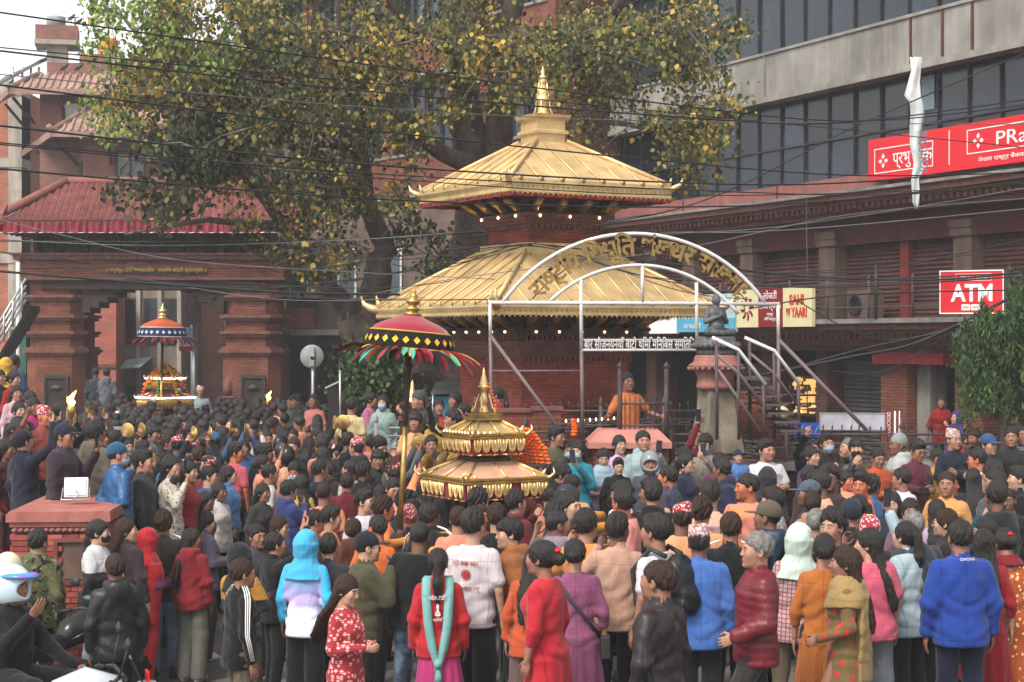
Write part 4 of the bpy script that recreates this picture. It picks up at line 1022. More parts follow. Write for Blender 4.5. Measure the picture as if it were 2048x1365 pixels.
for k, cc in enumerate(('#93473d', '#a8564b', '#7f3a33')):
 b = MB(); b.box(-.077, .077, -.02, .04, -.024, .024); s_ = b.build('brick', mat('plinth_brick_%d' % k, cc, vary=.25, scale=9, bump=.3, bscale=60)); s_.modifiers.clear(); bms.append(s_)
for j in range(24):
 z = ptop - .25 - j * .056
 for i in range(9):
  x = .08 + i * .162 - (.08 if j % 2 else 0)
  if x < .0 or x > PW - .05: continue
  if .42 < x and 1.15 < z < 1.56: continue
  inst(random.choice(bms), pl, FP @ Matrix.Translation((max(x, .075), random.uniform(-.006, .004), z)) @ Matrix.Rotation(R(random.uniform(-1, 1)), 4, 'Y'))
 # left end face, running away
FE = FP @ Matrix.Rotation(R(90), 4, 'Z')
for j in range(24):
 for i in range(8):
  inst(random.choice(bms), pl, FP @ Matrix.Translation((.0, .08 + i * .162 + (.08 if j % 2 else 0), ptop - .25 - j * .056)) @ Matrix.Rotation(R(-90), 4, 'Z'))
for s_ in bms: bpy.data.objects.remove(s_)
b = MB(FP); b.box(.4, PW, -.03, .03, 1.12, 1.17); b.box(.4, PW, -.03, .03, 1.54, 1.58); b.box(.4, .44, -.03, .03, 1.17, 1.54); b.build('panel_frame', M_terra, pl)
b = MB(FP); b.box(.48, PW - .02, -.0, .03, 1.18, 1.53); b.build('worn_panel', mat('worn_plaster', '#6a544a', vary=.4, scale=3, bump=.3), pl)
b = MB(FP); b.box(-.1, PW + .05, -.12, .0, .62, .7); b.box(-.08, PW + .03, -.08, .0, .7, .76); b.build('base_moulding', M_terra, pl)
b = MB(); b.box(-14, -5.4, 19.6, 24, .3, 1.2); b.box(-14, -5.7, 20.8, 24, 1.2, 1.5); b.box(-14, -6.0, 22, 26, 1.5, 1.8); b.box(-16, -6.2, 23.5, 28, 1.8, 2.1); o = b.build('stone_steps', M_conc); tag(o, 'broad stone steps rising at the left edge', kind='structure')
# flood light on the plinth
fl = thing('flood_light', at(152, 1004, 17.3), 'white square flood light standing on the brick plinth', 'lamp')
FL = frame(at(152, 1002, 17.3), R(8)) @ Matrix.Rotation(R(-14), 4, 'X')
b = MB(FL); b.box(-.12, .12, -.02, .03, .03, .235); b.build('housing', mat('pale_grey_plastic', '#cfd2d4', rough=.5, vary=.05), fl, bevel=.008)
b = MB(FL); b.box(-.1, .1, -.028, -.021, .05, .215); b.build('back_plate', mat('pale_grey_plastic2', '#bfc3c6', rough=.5, vary=.05), fl)
b = MB(FL); b.tube([(-.13, 0, .13), (-.14, -.06, .0), (.14, -.06, .0), (.13, 0, .13)], .008, 6); b.tube([(0, -.03, .1), (.03, -.06, .05), (-.02, -.07, .0)], .006, 6); b.build('stand', M_steel, fl)

# ---------------------------------------------------------------- palanquins
def plaque_mesh():
 """gilt tongue with a raised rim, central rib and feather ridges"""
 b = MB(); w, h = .028, .085
 pts = [(-w, 0), (-w, -h * .62), (-w * .75, -h * .84), (-w * .3, -h * .97), (w * .3, -h * .97), (w * .75, -h * .84), (w, -h * .62), (w, 0)]
 b.slab([(x, 0, z) for x, z in pts], (0, -.004, 0))
 b.tube([(x * .93, -.006, z * .97) for x, z in pts], .0032, 5)
 b.tube([(0, -.006, -.005), (0, -.006, -h * .85)], .003, 5)
 for k in range(5):
  z = -.02 - k * .012
  for sx in (-1, 1): b.tube([(0, -.006, z - .006), (sx * w * .7, -.006, z + .006)], .0025, 4)
 b.lathe((0, -.005, -h * .78), [(.002, -.009), (.009, 0), (.002, .009)], 8, sy=.5)
 return b
def palanquin(C, ang, name, label, S=1., LED=False):
 F = frame(C, ang) @ Matrix.Diagonal((S, S, S, 1))
 t = thing(name, C, label, 'palanquin')
 def pb_(nm, m, fn, **k): b = MB(F); fn(b); return b.build(nm, m, t, **k)
 pb_('shrine_box', M_woodb, lambda b: b.sq((0, 0, 0), [(.34, .0), (.34, .06), (.26, .08), (.26, .52)]))
 pb_('carved_front', M_wood, lambda b: [b.lathe((x, y, .3), [(.02, -.2), (.03, 0), (.02, .2)], 8) for x in (-.27, -.09, .09, .27) for y in (-.27,)] + [b.lathe((-.27, y, .3), [(.02, -.2), (.03, 0), (.02, .2)], 8) for y in (-.09, .09, .27)])
 plq = plaque_mesh().build('plaque', M_goldb if not LED else M_brass)
 for H, ze, ht, zt, n, sc_, cloth in ((.465, .62, .2, .78, 9, 1.55, .165), (.3, 1.06, .1, 1.2, 6, 1.5, .165)):
  r = pb_('roof', M_copper if (H > .4 and not LED) else (M_goldb if not LED else M_redcl), lambda b: b.sq((0, 0, 0), [(H, ze), (ht, zt), (ht * .9, zt + .01)]))
  pb_('eave_band', M_brass, lambda b: (b.sq((0, 0, 0), [(H + .012, ze - .045), (H + .018, ze - .03), (H + .012, ze - .02), (H + .03, ze - .005), (H + .03, ze + .012), (H, ze + .015)])))
  b = MB(F); hh = H + .0; pleats(b, [F.inverted() @ (F @ Vector(p)) for p in ((-hh, hh, ze - .04), (-hh, -hh, ze - .04), (hh, -hh, ze - .04), (hh, hh, ze - .04), (-hh, hh, ze - .04))], 0, cloth, amp=.01, step=.03); b.build('red_cloth', M_redcl, t)
  b = MB(F); pleats(b, [(-hh-.004, hh, ze - .04 - cloth + .012), (-hh-.004, -hh-.004, ze - .04 - cloth + .012), (hh, -hh-.004, ze - .04 - cloth + .012), (hh, hh, ze - .04 - cloth + .012)], 0, .014, amp=.01, step=.03); b.build('gold_hem', M_brass, t)
  for sgn in range(4):
   Fs = F @ Matrix.Rotation(math.pi / 2 * sgn, 4, 'Z')
   for k in range(n):
    x = -H + (k + .5) * 2 * H / n
    if H > .4 and k in (5,): continue
    Mx = Fs @ Matrix.Translation((x, -H - .02, ze - .045)) @ Matrix.Rotation(R(random.uniform(-4, 4)), 4, 'Y') @ Matrix.Rotation(R(random.uniform(2, 9)), 4, 'X') @ Matrix.Diagonal((sc_, sc_, sc_ * 1.05, 1))
    inst(plq, t, Mx)
   for k in range(3 if H > .4 else 3):
    m_ = 3; x = -H * .75 + k * 1.5 * H / (m_ - 1)
    te = min(1, (H - abs(x)) / (H - ht))
    b = MB(Fs); b.tube([(x, -H, ze + .02), (x, -H + (H - ht) * te, ze + (zt - ze) * te + .012)], .013 if k else .012, 6); b.build('roof_rib', M_goldb, r)
    b = MB(Fs); b.lathe((x, -H - .01, ze + .02), [(.004, -.018), (.018, 0), (.004, .018)], 8, sy=.5); b.build('rib_boss', M_brass, r)
   b = MB(Fs); b.tube([(-H, -H, ze + .02), (-ht, -ht, zt + .015)], .016, 6); b.build('hip_ridge', M_goldb, r)
   q = .1
   b = MB(Fs); b.tube([(-H + .1*q, -H + .1*q, ze), (-H - .35*q, -H - .35*q, ze + .05*q), (-H - .65*q, -H - .65*q, ze + .5*q), (-H - .55*q, -H - .55*q, ze + 1.05*q)], [q*.25, q*.2, q*.13, .003], 7)
   b.tube([(-H + .25*q, -H + .25*q, ze + .02), (-H + .15*q, -H + .15*q, ze + .5*q), (-H, -H, ze + .9*q)], [q*.28, q*.2, .005], 7); b.build('corner_horn', M_goldb, r)
 pb_('neck', M_woodb, lambda b: b.sq((0, 0, 0), [(.2, .76), (.2, .82), (.17, .83), (.17, 1.0)]))
 if LED:
  for H, z in ((.51, .645), (.345, 1.085)):
   pb_('led_strip', M_led, lambda b: b.tube([(-H, H, z), (-H, -H, z), (H, -H, z), (H, H, z)], .014, 6))
 else:
  pb_('light_string', M_lamp, lambda b: [b.lathe((-.31 + k * .07, -.318, 1.085), [(.003, -.008), (.009, 0), (.003, .008)], 6) for k in range(4)] + [b.lathe((-.318, -.31 + k * .065, 1.085), [(.003, -.008), (.009, 0), (.003, .008)], 6) for k in range(10)], kind='stuff')
 # pinnacle
 if LED: bpy.data.objects.remove(plq); return t, F
 pb_('pinnacle_base', M_brass, lambda b: b.sq((0, 0, 0), [(.15, 1.2), (.15, 1.225), (.12, 1.23), (.12, 1.245), (.14, 1.25), (.14, 1.265)]))
 pb_('pinnacle', M_goldb, lambda b: b.lathe((0, 0, 0), [(.045, 1.265), (.06, 1.28), (.04, 1.3), (.035, 1.36), (.05, 1.4), (.03, 1.45), (.025, 1.5), (.055, 1.53), (.06, 1.545), (.035, 1.56), (.045, 1.575), (.03, 1.59), (.038, 1.605), (.025, 1.62), (.03, 1.635), (.016, 1.66), (.018, 1.67), (.003, 1.74)], 16))
 for k in range(4):
  a = math.pi / 4 + k * math.pi / 2; c, s_ = math.cos(a), math.sin(a)
  pb_('pinnacle_leg', M_goldb, lambda b: b.tube([(.13*c, .13*s_, 1.265), (.095*c, .095*s_, 1.32), (.075*c, .075*s_, 1.4), (.05*c, .05*s_, 1.47)], [.012, .01, .008, .005], 6))
  pb_('corner_bell', M_brass, lambda b: b.lathe((.12*c, .12*s_, 1.265), [(.02, 0), (.018, .03), (.006, .06), (.002, .09)], 8))
 bpy.data.objects.remove(plq)
 return t, F
def garland(pts, r=.028, name='flower_garland', m=None, par=None, label=None, step=.035):
 """string of marigold heads along a polyline"""
 b = MB(); P = [Vector(p) for p in pts]; acc = []
 for a, c in zip(P[:-1], P[1:]):
  n = max(1, int((c - a).length / step)); acc += [a + (c - a) * i / n for i in range(n)]
 for p in acc:
  rr = r * random.uniform(.85, 1.15)
  b.lathe(p + Vector((random.uniform(-.004, .004), random.uniform(-.004, .004), 0)), [(rr*.3, -rr*.6), (rr, -rr*.15), (rr*.9, rr*.3), (rr*.3, rr*.6)], 7, smooth=False, rot=random.random())
 o = b.build(name, m or M_mari, par, kind='stuff' if par else None)
 if label: tag(o, label, 'garland')
 return o
M_mari = mat('marigold', '#e8661a', rough=.9, vary=.35, scale=60, bump=.5, bscale=120)
M_mariy = mat('yellow_marigold', '#d9a81e', rough=.9, vary=.3, scale=60)
M_leafg = mat('garland_green', '#5a8a20', rough=.9, vary=.3, scale=60)
PC = Vector((-.29, 17.57, 1.49))
pal, FPa = palanquin(PC, R(30), 'golden_palanquin', 'large two roofed golden palanquin carried above the crowd with red cloth')
for k in range(7):
 x = .08 + k * .045; y = -.1 - .06 * k
 a = FPa @ Vector((.33 + .01*k, .14 - k*.07, 1.1)); c = FPa @ Vector((.44 + .02 * k, .1 - k * .08, .72))
 garland([a, (a + c) / 2 + Vector((.05, -.03, .0)), c], par=pal, r=.03)
a = FPa @ Vector((.03, -.06, 1.57)); c = FPa @ Vector((.1, -.12, 1.28)); garland([a, c], par=pal, r=.018)
# orange wrapped carrying poles
M_wrap = mat('orange_wrap', '#c98338', rough=.85, vary=.2, scale=20, bump=.4, bscale=30)
for k, (off, lab) in enumerate(((0., 'orange cloth wrapped bearing pole reaching right from the palanquin'), (.75, 'orange cloth wrapped bearing pole on the far side of the palanquin'))):
 d = Vector((.62, .78, 0)); nrm = Vector((-.78, .62, 0)); c0 = Vector((PC.x + .28, PC.y - .52, 1.5)) + nrm * off
 b = MB(); pts = [c0 + d * (-1.2 + q * .12) for q in range(33)]
 b.tube(pts, [.055 + .006 * math.sin(q * 1.7) for q in range(33)], 10); o = b.build('bearing_pole', M_wrap); tag(o, lab, 'pole')

# distant palanquin with flowers and light strips
SCp = Vector((at(331, 0, 36).x, 36, at(0, 850, 36).z - .02))
pal2, FPb = palanquin(SCp, R(38), 'flower_palanquin', 'small red palanquin heaped with flowers and white light strips before the gate', S=.92, LED=True)
for k in range(8):
 a = 2 * math.pi * k / 8
 garland([FPb @ Vector((0, 0, 1.42)), FPb @ Vector((.2 * math.cos(a), .2 * math.sin(a), 1.3)), FPb @ Vector((.42 * math.cos(a), .42 * math.sin(a), 1.1)), FPb @ Vector((.6 * math.cos(a), .6 * math.sin(a), .65))], par=pal2, r=.035, m=(M_mari, M_leafg, M_mariy, M_redcl)[k % 4], step=.06)
for k in range(190):
 a = random.uniform(0, 6.28); rr = .48 * random.random() ** .6; p = FPb @ Vector((rr * math.cos(a), rr * math.sin(a), 1.42 - rr * 1.05 + random.uniform(-.05, .03)))
 b = MB(); q = random.uniform(.03, .06); b.lathe(p, [(q*.3, -q*.6), (q, 0), (q*.3, q*.6)], 7, smooth=False); b.build('flower', random.choice((M_mari, M_mari, M_redcl, M_leafg, M_mariy)), pal2)

# ---------------------------------------------------------------- ceremonial umbrellas
def umbrella(P0, P1, S, label, cols, tilt=None):
 """P0 foot of the pole, P1 hub under the dome"""
 P0, P1 = Vector(P0), Vector(P1)
 t = thing('ceremonial_umbrella', P0, label, 'umbrella')
 ax = (P1 - P0).normalized()
 if tilt: ax2 = Vector(tilt).normalized()
 else: ax2 = ax
 F = Matrix.Translation(P1) @ ax2.to_track_quat('Z', 'Y').to_matrix().to_4x4() @ Matrix.Diagonal((S, S, S, 1))
 half = P0 + (P1 - P0) * .52
 b = MB(); b.tube([P0, half], .028 * S, 10); b.build('gilt_pole', M_brass, t)
 b = MB(); b.tube([half, P1], .026 * S, 10); b.build('wooden_pole', mat('pole_wood', '#4a372c', vary=.3, scale=9), t)
 def ub(nm, m, fn, **k): b = MB(F); fn(b); return b.build(nm, m, t, **k)
 dome = ub('dome', cols[0], lambda b: b.lathe((0, 0, 0), [(.40, .0), (.36, .05), (.28, .09), (.18, .13), (.08, .17), (.02, .185)], 36, cap=False))
 ub('valance', cols[1], lambda b: b.lathe((0, 0, 0), [(.455, -.17), (.45, -.1), (.415, -.02), (.40, .0)], 40, cap=False))
 ub('gold_trim', cols[2], lambda b: (b.tube([(.405*math.cos(a*math.pi/20), .405*math.sin(a*math.pi/20), .0) for a in range(41)], .009, 5), b.tube([(.457*math.cos(a*math.pi/20), .457*math.sin(a*math.pi/20), -.17) for a in range(41)], .008, 5)))
 n = 26
 for k in range(n):
  a = 2 * math.pi * k / n; h = .035
  c, s_ = math.cos(a), math.sin(a)
  def pt(da, z): r = float(np.interp(z, [-.17, -.1, -.02, 0], [.467, .462, .427, .41])); return (r * math.cos(a + da), r * math.sin(a + da), z)
  b = MB(F); b.add([pt(0, -.05), pt(.075, -.087), pt(0, -.125), pt(-.075, -.087)], [(0, 3, 2, 1)]); b.build('diamond', cols[3], t)
 # streamers: stiff cloth tongues flying out from the rim
 for k in range(84):
  a = 2 * math.pi * k / 84 + random.uniform(-.03, .03); c, s_ = math.cos(a), math.sin(a)
  L = random.uniform(.2, .34); lift = random.uniform(-.8, -.1) if cols[5] else random.uniform(-.7, -.4); r0 = .45; w = random.uniform(.022, .036)
  pts = []
  for q in range(5):
   tq = q / 4; pts.append(((r0 + L * tq * math.cos(lift) ) , -.17 + L * tq * math.sin(lift) + .03 * math.sin(tq * 3.1) , w * (1 - .15 * tq) if q < 4 else .004))
  vs = []; fs = []
  for (rr, z, ww) in pts:
   for sx in (-1, 1): vs.append((rr * c - s_ * ww * sx, rr * s_ + c * ww * sx, z + .006 * sx))
  for q in range(4): fs.append((2*q, 2*q+1, 2*q+3, 2*q+2))
  b = MB(F); b.add(vs, fs, smooth=True); b.build('streamer', cols[4][k * 7 % len(cols[4])], t)
 for k in range(16):
  a = 2 * math.pi * k / 16; b = MB(F); b.tube([(.02, 0, -.02), (.45*math.cos(a), .45*math.sin(a), -.165)], .006, 4); b.build('rib', M_woodb, t)
 ub('finial', M_brass if cols[5] else M_goldb, lambda b: b.lathe((0, 0, 0), [(.09, .17), (.1, .185), (.06, .2), (.05, .21), (.075, .225), (.08, .24), (.045, .255), (.035, .27), (.06, .285), (.075, .31), (.06, .335), (.03, .35), (.045, .365), (.03, .38), (.02, .4), (.028, .41), (.008, .43), (.003, .47)], 16))
 return t
C_crim = mat('crimson_velvet', '#8a0a2a', rough=.85, vary=.2, scale=8, sheen=.3, bump=.3, bscale=12)
C_blk = mat('black_velvet', '#121313', rough=.95, vary=.2)
C_gld = mat('gold_braid', '#c99b3a', rough=.6, vary=.2)
C_yel = mat('yellow_cloth', '#e0a92c', rough=.8, vary=.1)
C_teal = mat('teal_cloth', '#3d9a84', rough=.9, vary=.15); C_mar = mat('maroon_cloth2', '#7a0f1c', rough=.9, vary=.25); C_gold2 = mat('mustard_cloth', '#c2962e', rough=.9)
umbrella(at(800, 1060, 17.3), at(821, 665, 17.3), 1.0, 'large crimson umbrella with yellow diamonds and flying streamers on a tall pole', (C_crim, C_blk, C_gld, C_yel, [C_mar, C_teal, C_mar, C_blk, C_mar, C_gold2, C_mar, C_crim, C_mar, C_teal, C_blk], True), tilt=(.09, 0.02, 1))
C_ornge = mat('orange_cloth', '#a34c2c', rough=.9, vary=.2); C_blue = mat('blue_cloth', '#1a2546', rough=.9); C_dk = mat('dark_maroon', '#3a1a22', rough=.9)
umbrella(at(322, 850, 35.5), at(325, 656, 35.5), 1.12, 'small orange and blue umbrella above the flower palanquin', (C_ornge, C_blue, mat('pale_braid', '#b9c3c9'), mat('pale_braid2', '#aab6c4'), [C_dk, C_blk, C_dk, C_mar], False))

# marigolds and torches
garland([at(1147, 842, 22.9), at(1150, 858, 22.9), at(1147, 876, 22.9)], r=.045, label='short marigold garland hanging on the short fence')
def torch(u, v, Y, label, h=.9, r=.02, m=None, fs=1.):
 p = at(u, v, Y); t = thing('torch', p - Vector((0, 0, h)), label, 'torch')
 b = MB(); b.tube([p - Vector((0, 0, h)), p - Vector((0, 0, .12))], r, 7); b.build('handle', m or M_woodb, t)
 b = MB(); b.lathe(p, [(r*1.1, -.14), (r*2.4, -.1), (r*2.6, -.03), (r*1.8, 0)], 10); b.build('cup', M_brass if not m else m, t)
 b = MB(); s = fs
 pts = [(0, 0), (.01, .04), (-.005, .08), (.03, .13), (.06, .17)]
 b.tube([p + Vector((x*s, 0, z*s)) for x, z in pts], [.03*s, .042*s, .03*s, .016*s, .002], 8)
 b.tube([p + Vector((x*s, .01, z*s)) for x, z in ((0, .0), (-.03, .05), (-.045, .1))], [.025*s, .02*s, .002], 6); b.build('flame', M_flame, t)
 return t
torch(142, 812, 19.5, 'flaming torch raised over the crowd near the policemen')
torch(1757, 928, 21.0, 'burning torch held by the person in the orange robe', h=.75)
torch(1911, 884, 21.5, 'tall red wrapped torch with a small flame at the right', h=.9, r=.035, m=M_redcl, fs=.7)
torch(537, 800, 34, 'distant burning torch in front of the right gate pier', h=.6)

# street furniture
t = thing('round_road_sign', at(626, 860, 36), 'round grey road sign seen from behind left of the big tree', 'sign')
b = MB(); b.tube([at(626, 900, 36), at(626, 700, 36)], .035, 8); b.build('post', M_steel, t)
b = MB(Matrix.Translation(at(624, 714, 35.93)) @ Matrix.Rotation(R(90), 4, 'X')); b.lathe((0, 0, 0), [(.24, -.01), (.25, 0), (.24, .01)], 32); b.build('disc', mat('sign_back_grey', '#8d8f90', rough=.5), t)
b = MB(); p = at(624, 714, 35.9); b.box(p.x-.05, p.x+.05, 35.86, 35.92, p.z-.2, p.z+.2); b.build('bracket', M_steel, t)
t = thing('dark_notice_board', at(668, 860, 29), 'dark sheet metal board on a pipe post beside the tree trunk', 'board')
a, c = at(655, 870, 29), at(681, 770, 29)
b = MB(); b.box(a.x, c.x, 29, 29.05, a.z - .6, c.z); b.build('board', mat('dark_board', (.02, .018, .016)), t)
b = MB(); b.slab([at(650, 779, 29), at(682, 764, 28.9), at(684, 768, 29.3), at(652, 784, 29.3)], (0, 0, .03)); b.build('hood', M_steel, t)
b = MB(); b.tube([at(681, 880, 28.9), at(680, 742, 28.9)], .02, 6); b.build('post', M_steel, t)
t = thing('street_pole', at(388, 860, 44), 'grey street pole carrying a small photo banner inside the gate', 'pole')
b = MB(); b.tube([at(389, 880, 44), at(388, 650, 44)], .09, 10); b.build('pole', M_steel, t)
b = MB(); a, c = at(358, 703, 43.9), at(386, 656, 43.9); b.box(a.x, c.x, 43.9, 43.92, a.z, c.z); b.build('banner', mat('photo_print', '#9aa4c0', vary=.5, scale=4), t)
b = MB(); b.box(a.x, c.x, 43.88, 43.895, a.z, a.z + .12); b.build('banner_strip', M_dred, t)
t = thing('blue_poster_stall', at(890, 860, 27.5), 'small stall with grey roof and blue poster left of the temple', 'stall')
a, c = at(868, 842, 27.5), at(925, 792, 27.5)
b = MB(); b.box(a.x, c.x, 27.5, 27.6, a.z, c.z - .02); b.build('poster', M_blue, t)
b = MB(); b.slab([at(862, 790, 27.3), at(925, 788, 27.3), at(925, 768, 28), at(872, 768, 28)], (0, 0, .03)); b.build('roof', mat('grey_sheet', '#5c5f5f'), t)
b = MB()
for u in (866, 924): b.tube([at(u, 860, 27.45), at(u, 785, 27.45)], .02, 6)
b.build('posts', M_steel, t)
t = thing('golden_stupa', at(825, 806, 26), 'tiny golden votive stupa on a brick stand right of the umbrella pole', 'shrine')
k2 = 26 / FPX; p = at(825, 806, 26)
b = MB(); b.lathe(p, [(14*k2, 0), (14*k2, 4*k2), (11*k2, 6*k2), (11*k2, 10*k2), (9*k2, 14*k2), (10*k2, 18*k2), (7*k2, 24*k2), (4*k2, 27*k2), (5*k2, 30*k2), (3.5*k2, 33*k2), (4*k2, 36*k2), (2*k2, 40*k2), (.3*k2, 46*k2)], 14); b.build('stupa', M_goldb, t)
for sx in (-1, 1): b = MB(); b.lathe(p + Vector((sx*9*k2, 0, 0)), [(3*k2, 8*k2), (3*k2, 14*k2), (1.5*k2, 18*k2), (.2*k2, 24*k2)], 8); b.build('small_spire', M_goldb, t)
b = MB(); b.box(p.x - 22*k2, p.x + 18*k2, 25.8, 26.3, .5, p.z - .04); b.box(p.x - 25*k2, p.x + 21*k2, 25.76, 26.34, p.z - .04, p.z); b.build('brick_stand', M_brickd, t)
# cymbals held up in the crowd come with the people
car = thing('white_car', at(190, 900, 33), 'white car roof showing between the heads near the gate', 'car')
FC = frame(at(192, 683, 33.5) - Vector((0, 0, CAMZ)) + Vector((0, 0, .5)), R(10))
def carb(b):
 prof = [(-2.1, .35, .75), (-1.9, .3, .95), (-1.0, .25, 1.0), (-.45, .22, 1.42), (.9, .22, 1.46), (1.5, .25, 1.1), (2.0, .3, 1.0), (2.1, .35, .6)]
 vs = []; fs = []
 for x, zb, zt in prof:
  w = .85 if zt < 1.2 else .62
  vs += [(x, -.86, zb), (x, -w, zt), (x, w, zt), (x, .86, zb)]
 for i in range(len(prof)-1):
  for k in range(4): fs.append((4*i+k, 4*i+(k+1)%4, 4*(i+1)+(k+1)%4, 4*(i+1)+k))
 fs += [(3, 2, 1, 0), (4*len(prof)-4, 4*len(prof)-3, 4*len(prof)-2, 4*len(prof)-1)]
 b.add(vs, fs)
b = MB(FC); carb(b); b.build('body', mat('white_car_paint', '#c4cbcf', rough=.25, vary=.05), car)
b = MB(FC)
b.slab([(-.97, -.83, 1.02), (-.47, -.64, 1.38), (-.47, .64, 1.38), (-.97, .83, 1.02)], (-.02, 0, .02)); b.slab([(-.85, -.852, 1.0), (-.42, -.65, 1.36), (.85, -.65, 1.38), (1.3, -.85, 1.05)], (0, -.02, .01)); b.build('window_glass', M_glass, car)
for x in (-1.35, 1.35):
 for y in (-.85, .85):
  b = MB(FC @ Matrix.Translation((x, y, .32)) @ Matrix.Rotation(R(90), 4, 'X')); b.lathe((0, 0, 0), [(.2, -.1), (.31, -.09), (.32, 0), (.31, .09), (.2, .1)], 16); b.build('wheel', M_black, car)
# small shrub strip behind the right fence
b = MB()
for k in range(1500):
 x = random.uniform(at(1345, 0, 23.4).x, at(2048, 0, 23.4).x); y = random.uniform(23.2, 23.8); z = .6 + random.uniform(0, .5); q = .03; a = random.uniform(0, 3)
 b.add([(x, y, z), (x + q * math.cos(a), y + q * math.sin(a), z + .01), (x, y, z + q * 2.5)], [(0, 1, 2)])
o = b.build('fence_plants', M_grass); tag(o, 'thin green plants growing behind the right fence', kind='stuff')
# ---------------------------------------------------------------- the great tree, in front of the brick building
def leaf_mat(name, stops, trans=.25):
 m = bpy.data.materials.new(name); m.use_nodes = True; nt = m.node_tree; p = nt.nodes['Principled BSDF']
 p.inputs['Roughness'].default_value = .6; p.inputs['Specular IOR Level'].default_value = .2
 g = nd(nt, 'ShaderNodeNewGeometry'); rp = nd(nt, 'ShaderNodeValToRGB'); rp.color_ramp.interpolation = 'LINEAR'
 tc = nd(nt, 'ShaderNodeTexCoord'); no = nd(nt, 'ShaderNodeTexNoise', Scale=.45, Detail=3.); nt.links.new(tc.outputs['Object'], no.inputs[0])
 ma = nd(nt, 'ShaderNodeMath', operation='MULTIPLY_ADD'); nt.links.new(no.outputs[0], ma.inputs[0]); ma.inputs[1].default_value = 1.1; ma.inputs[2].default_value = -.55
 m2 = nd(nt, 'ShaderNodeMath', operation='ADD'); nt.links.new(g.outputs['Random Per Island'], m2.inputs[0]); nt.links.new(ma.outputs[0], m2.inputs[1]); m2.use_clamp = True
 nt.links.new(m2.outputs[0], rp.inputs[0])
 e = rp.color_ramp.elements
 while len(e) < len(stops): e.new(.5)
 for k, (pos, c) in enumerate(stops): e[k].position = pos; e[k].color = (*lin(c), 1)
 nt.links.new(rp.outputs[0], p.inputs['Base Color'])
 tr = nd(nt, 'ShaderNodeBsdfTranslucent'); nt.links.new(rp.outputs[0], tr.inputs[0])
 mx = nd(nt, 'ShaderNodeMixShader'); mx.inputs[0].default_value = trans
 out = nt.nodes['Material Output']; nt.links.new(p.outputs[0], mx.inputs[1]); nt.links.new(tr.outputs[0], mx.inputs[2]); nt.links.new(mx.outputs[0], out.inputs[0])
 return m
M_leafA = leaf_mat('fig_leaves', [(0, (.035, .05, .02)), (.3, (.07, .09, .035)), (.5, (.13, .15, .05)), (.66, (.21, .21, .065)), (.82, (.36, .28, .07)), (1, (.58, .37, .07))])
M_leafD = leaf_mat('shade_tint_leaf', [(0, (.018, .028, .015)), (.6, (.045, .055, .03)), (.9, (.10, .12, .04)), (1, (.16, .15, .05))])  # darker copy of the leaf colours, shade of the lower crown painted in
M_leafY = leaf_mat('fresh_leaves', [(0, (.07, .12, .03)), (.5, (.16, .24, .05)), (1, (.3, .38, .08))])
M_bark = mat('fig_bark', (.12, .09, .075), vary=.45, scale=4, bump=.8, bscale=18, stretch=(1, 1, .35), bdist=.03)

LEAF = np.array([[0, 0, 0], [.34, .0, -.22], [.42, .03, -.5], [0, .07, -1.05], [-.42, .03, -.5], [-.34, 0, -.22]]) 
def leaves_mesh(name, centers, m, size=.085, par=None, var=.45, asp=1., hang=0):
 n = len(centers); c = np.asarray(centers, dtype=np.float64)
 yaw = rng.uniform(0, 2*np.pi, n); pit = rng.normal(0, .55, n); rol = rng.normal(0, .5, n); s = size * (1 + rng.uniform(-var, var, n))
 P = LEAF[None] * s[:, None, None] * np.array([asp, 1, 1 if not hang else -1])
 # roll about z, pitch about x, yaw about z
 def rot(P, ax, a):
  ca, sa = np.cos(a)[:, None], np.sin(a)[:, None]; i, j = [(1, 2), (2, 0), (0, 1)][ax]
  Q = P.copy(); Q[..., i] = P[..., i] * ca - P[..., j] * sa; Q[..., j] = P[..., i] * sa + P[..., j] * ca; return Q
 P = rot(P, 1, rol); P = rot(P, 0, pit); P = rot(P, 2, yaw)
 V = (P + c[:, None]).reshape(-1, 3)
 base = np.arange(n)[:, None] * 6
 F = np.concatenate([base + np.array([0, 1, 2, 3]), base + np.array([0, 3, 4, 5])], 1).reshape(-1, 4)
 me = bpy.data.meshes.new(name); me.vertices.add(len(V)); me.vertices.foreach_set('co', V.astype(np.float32).ravel())
 me.loops.add(F.size); me.loops.foreach_set('vertex_index', F.astype(np.int32).ravel())
 me.polygons.add(len(F)); me.polygons.foreach_set('loop_start', np.arange(0, F.size, 4, dtype=np.int32)); me.polygons.foreach_set('loop_total', np.full(len(F), 4, dtype=np.int32))
 me.update(); me.validate(); me.materials.append(m)
 o = bpy.data.objects.new(name, me); col.objects.link(o)
 if par: o.parent = par; o.matrix_local = basis_of(par).inverted()
 o['kind'] = 'stuff'
 return o
tree = thing('fig_tree', at(735, 800, 31), 'huge old fig tree with yellowing leaves spreading over the square', 'tree')
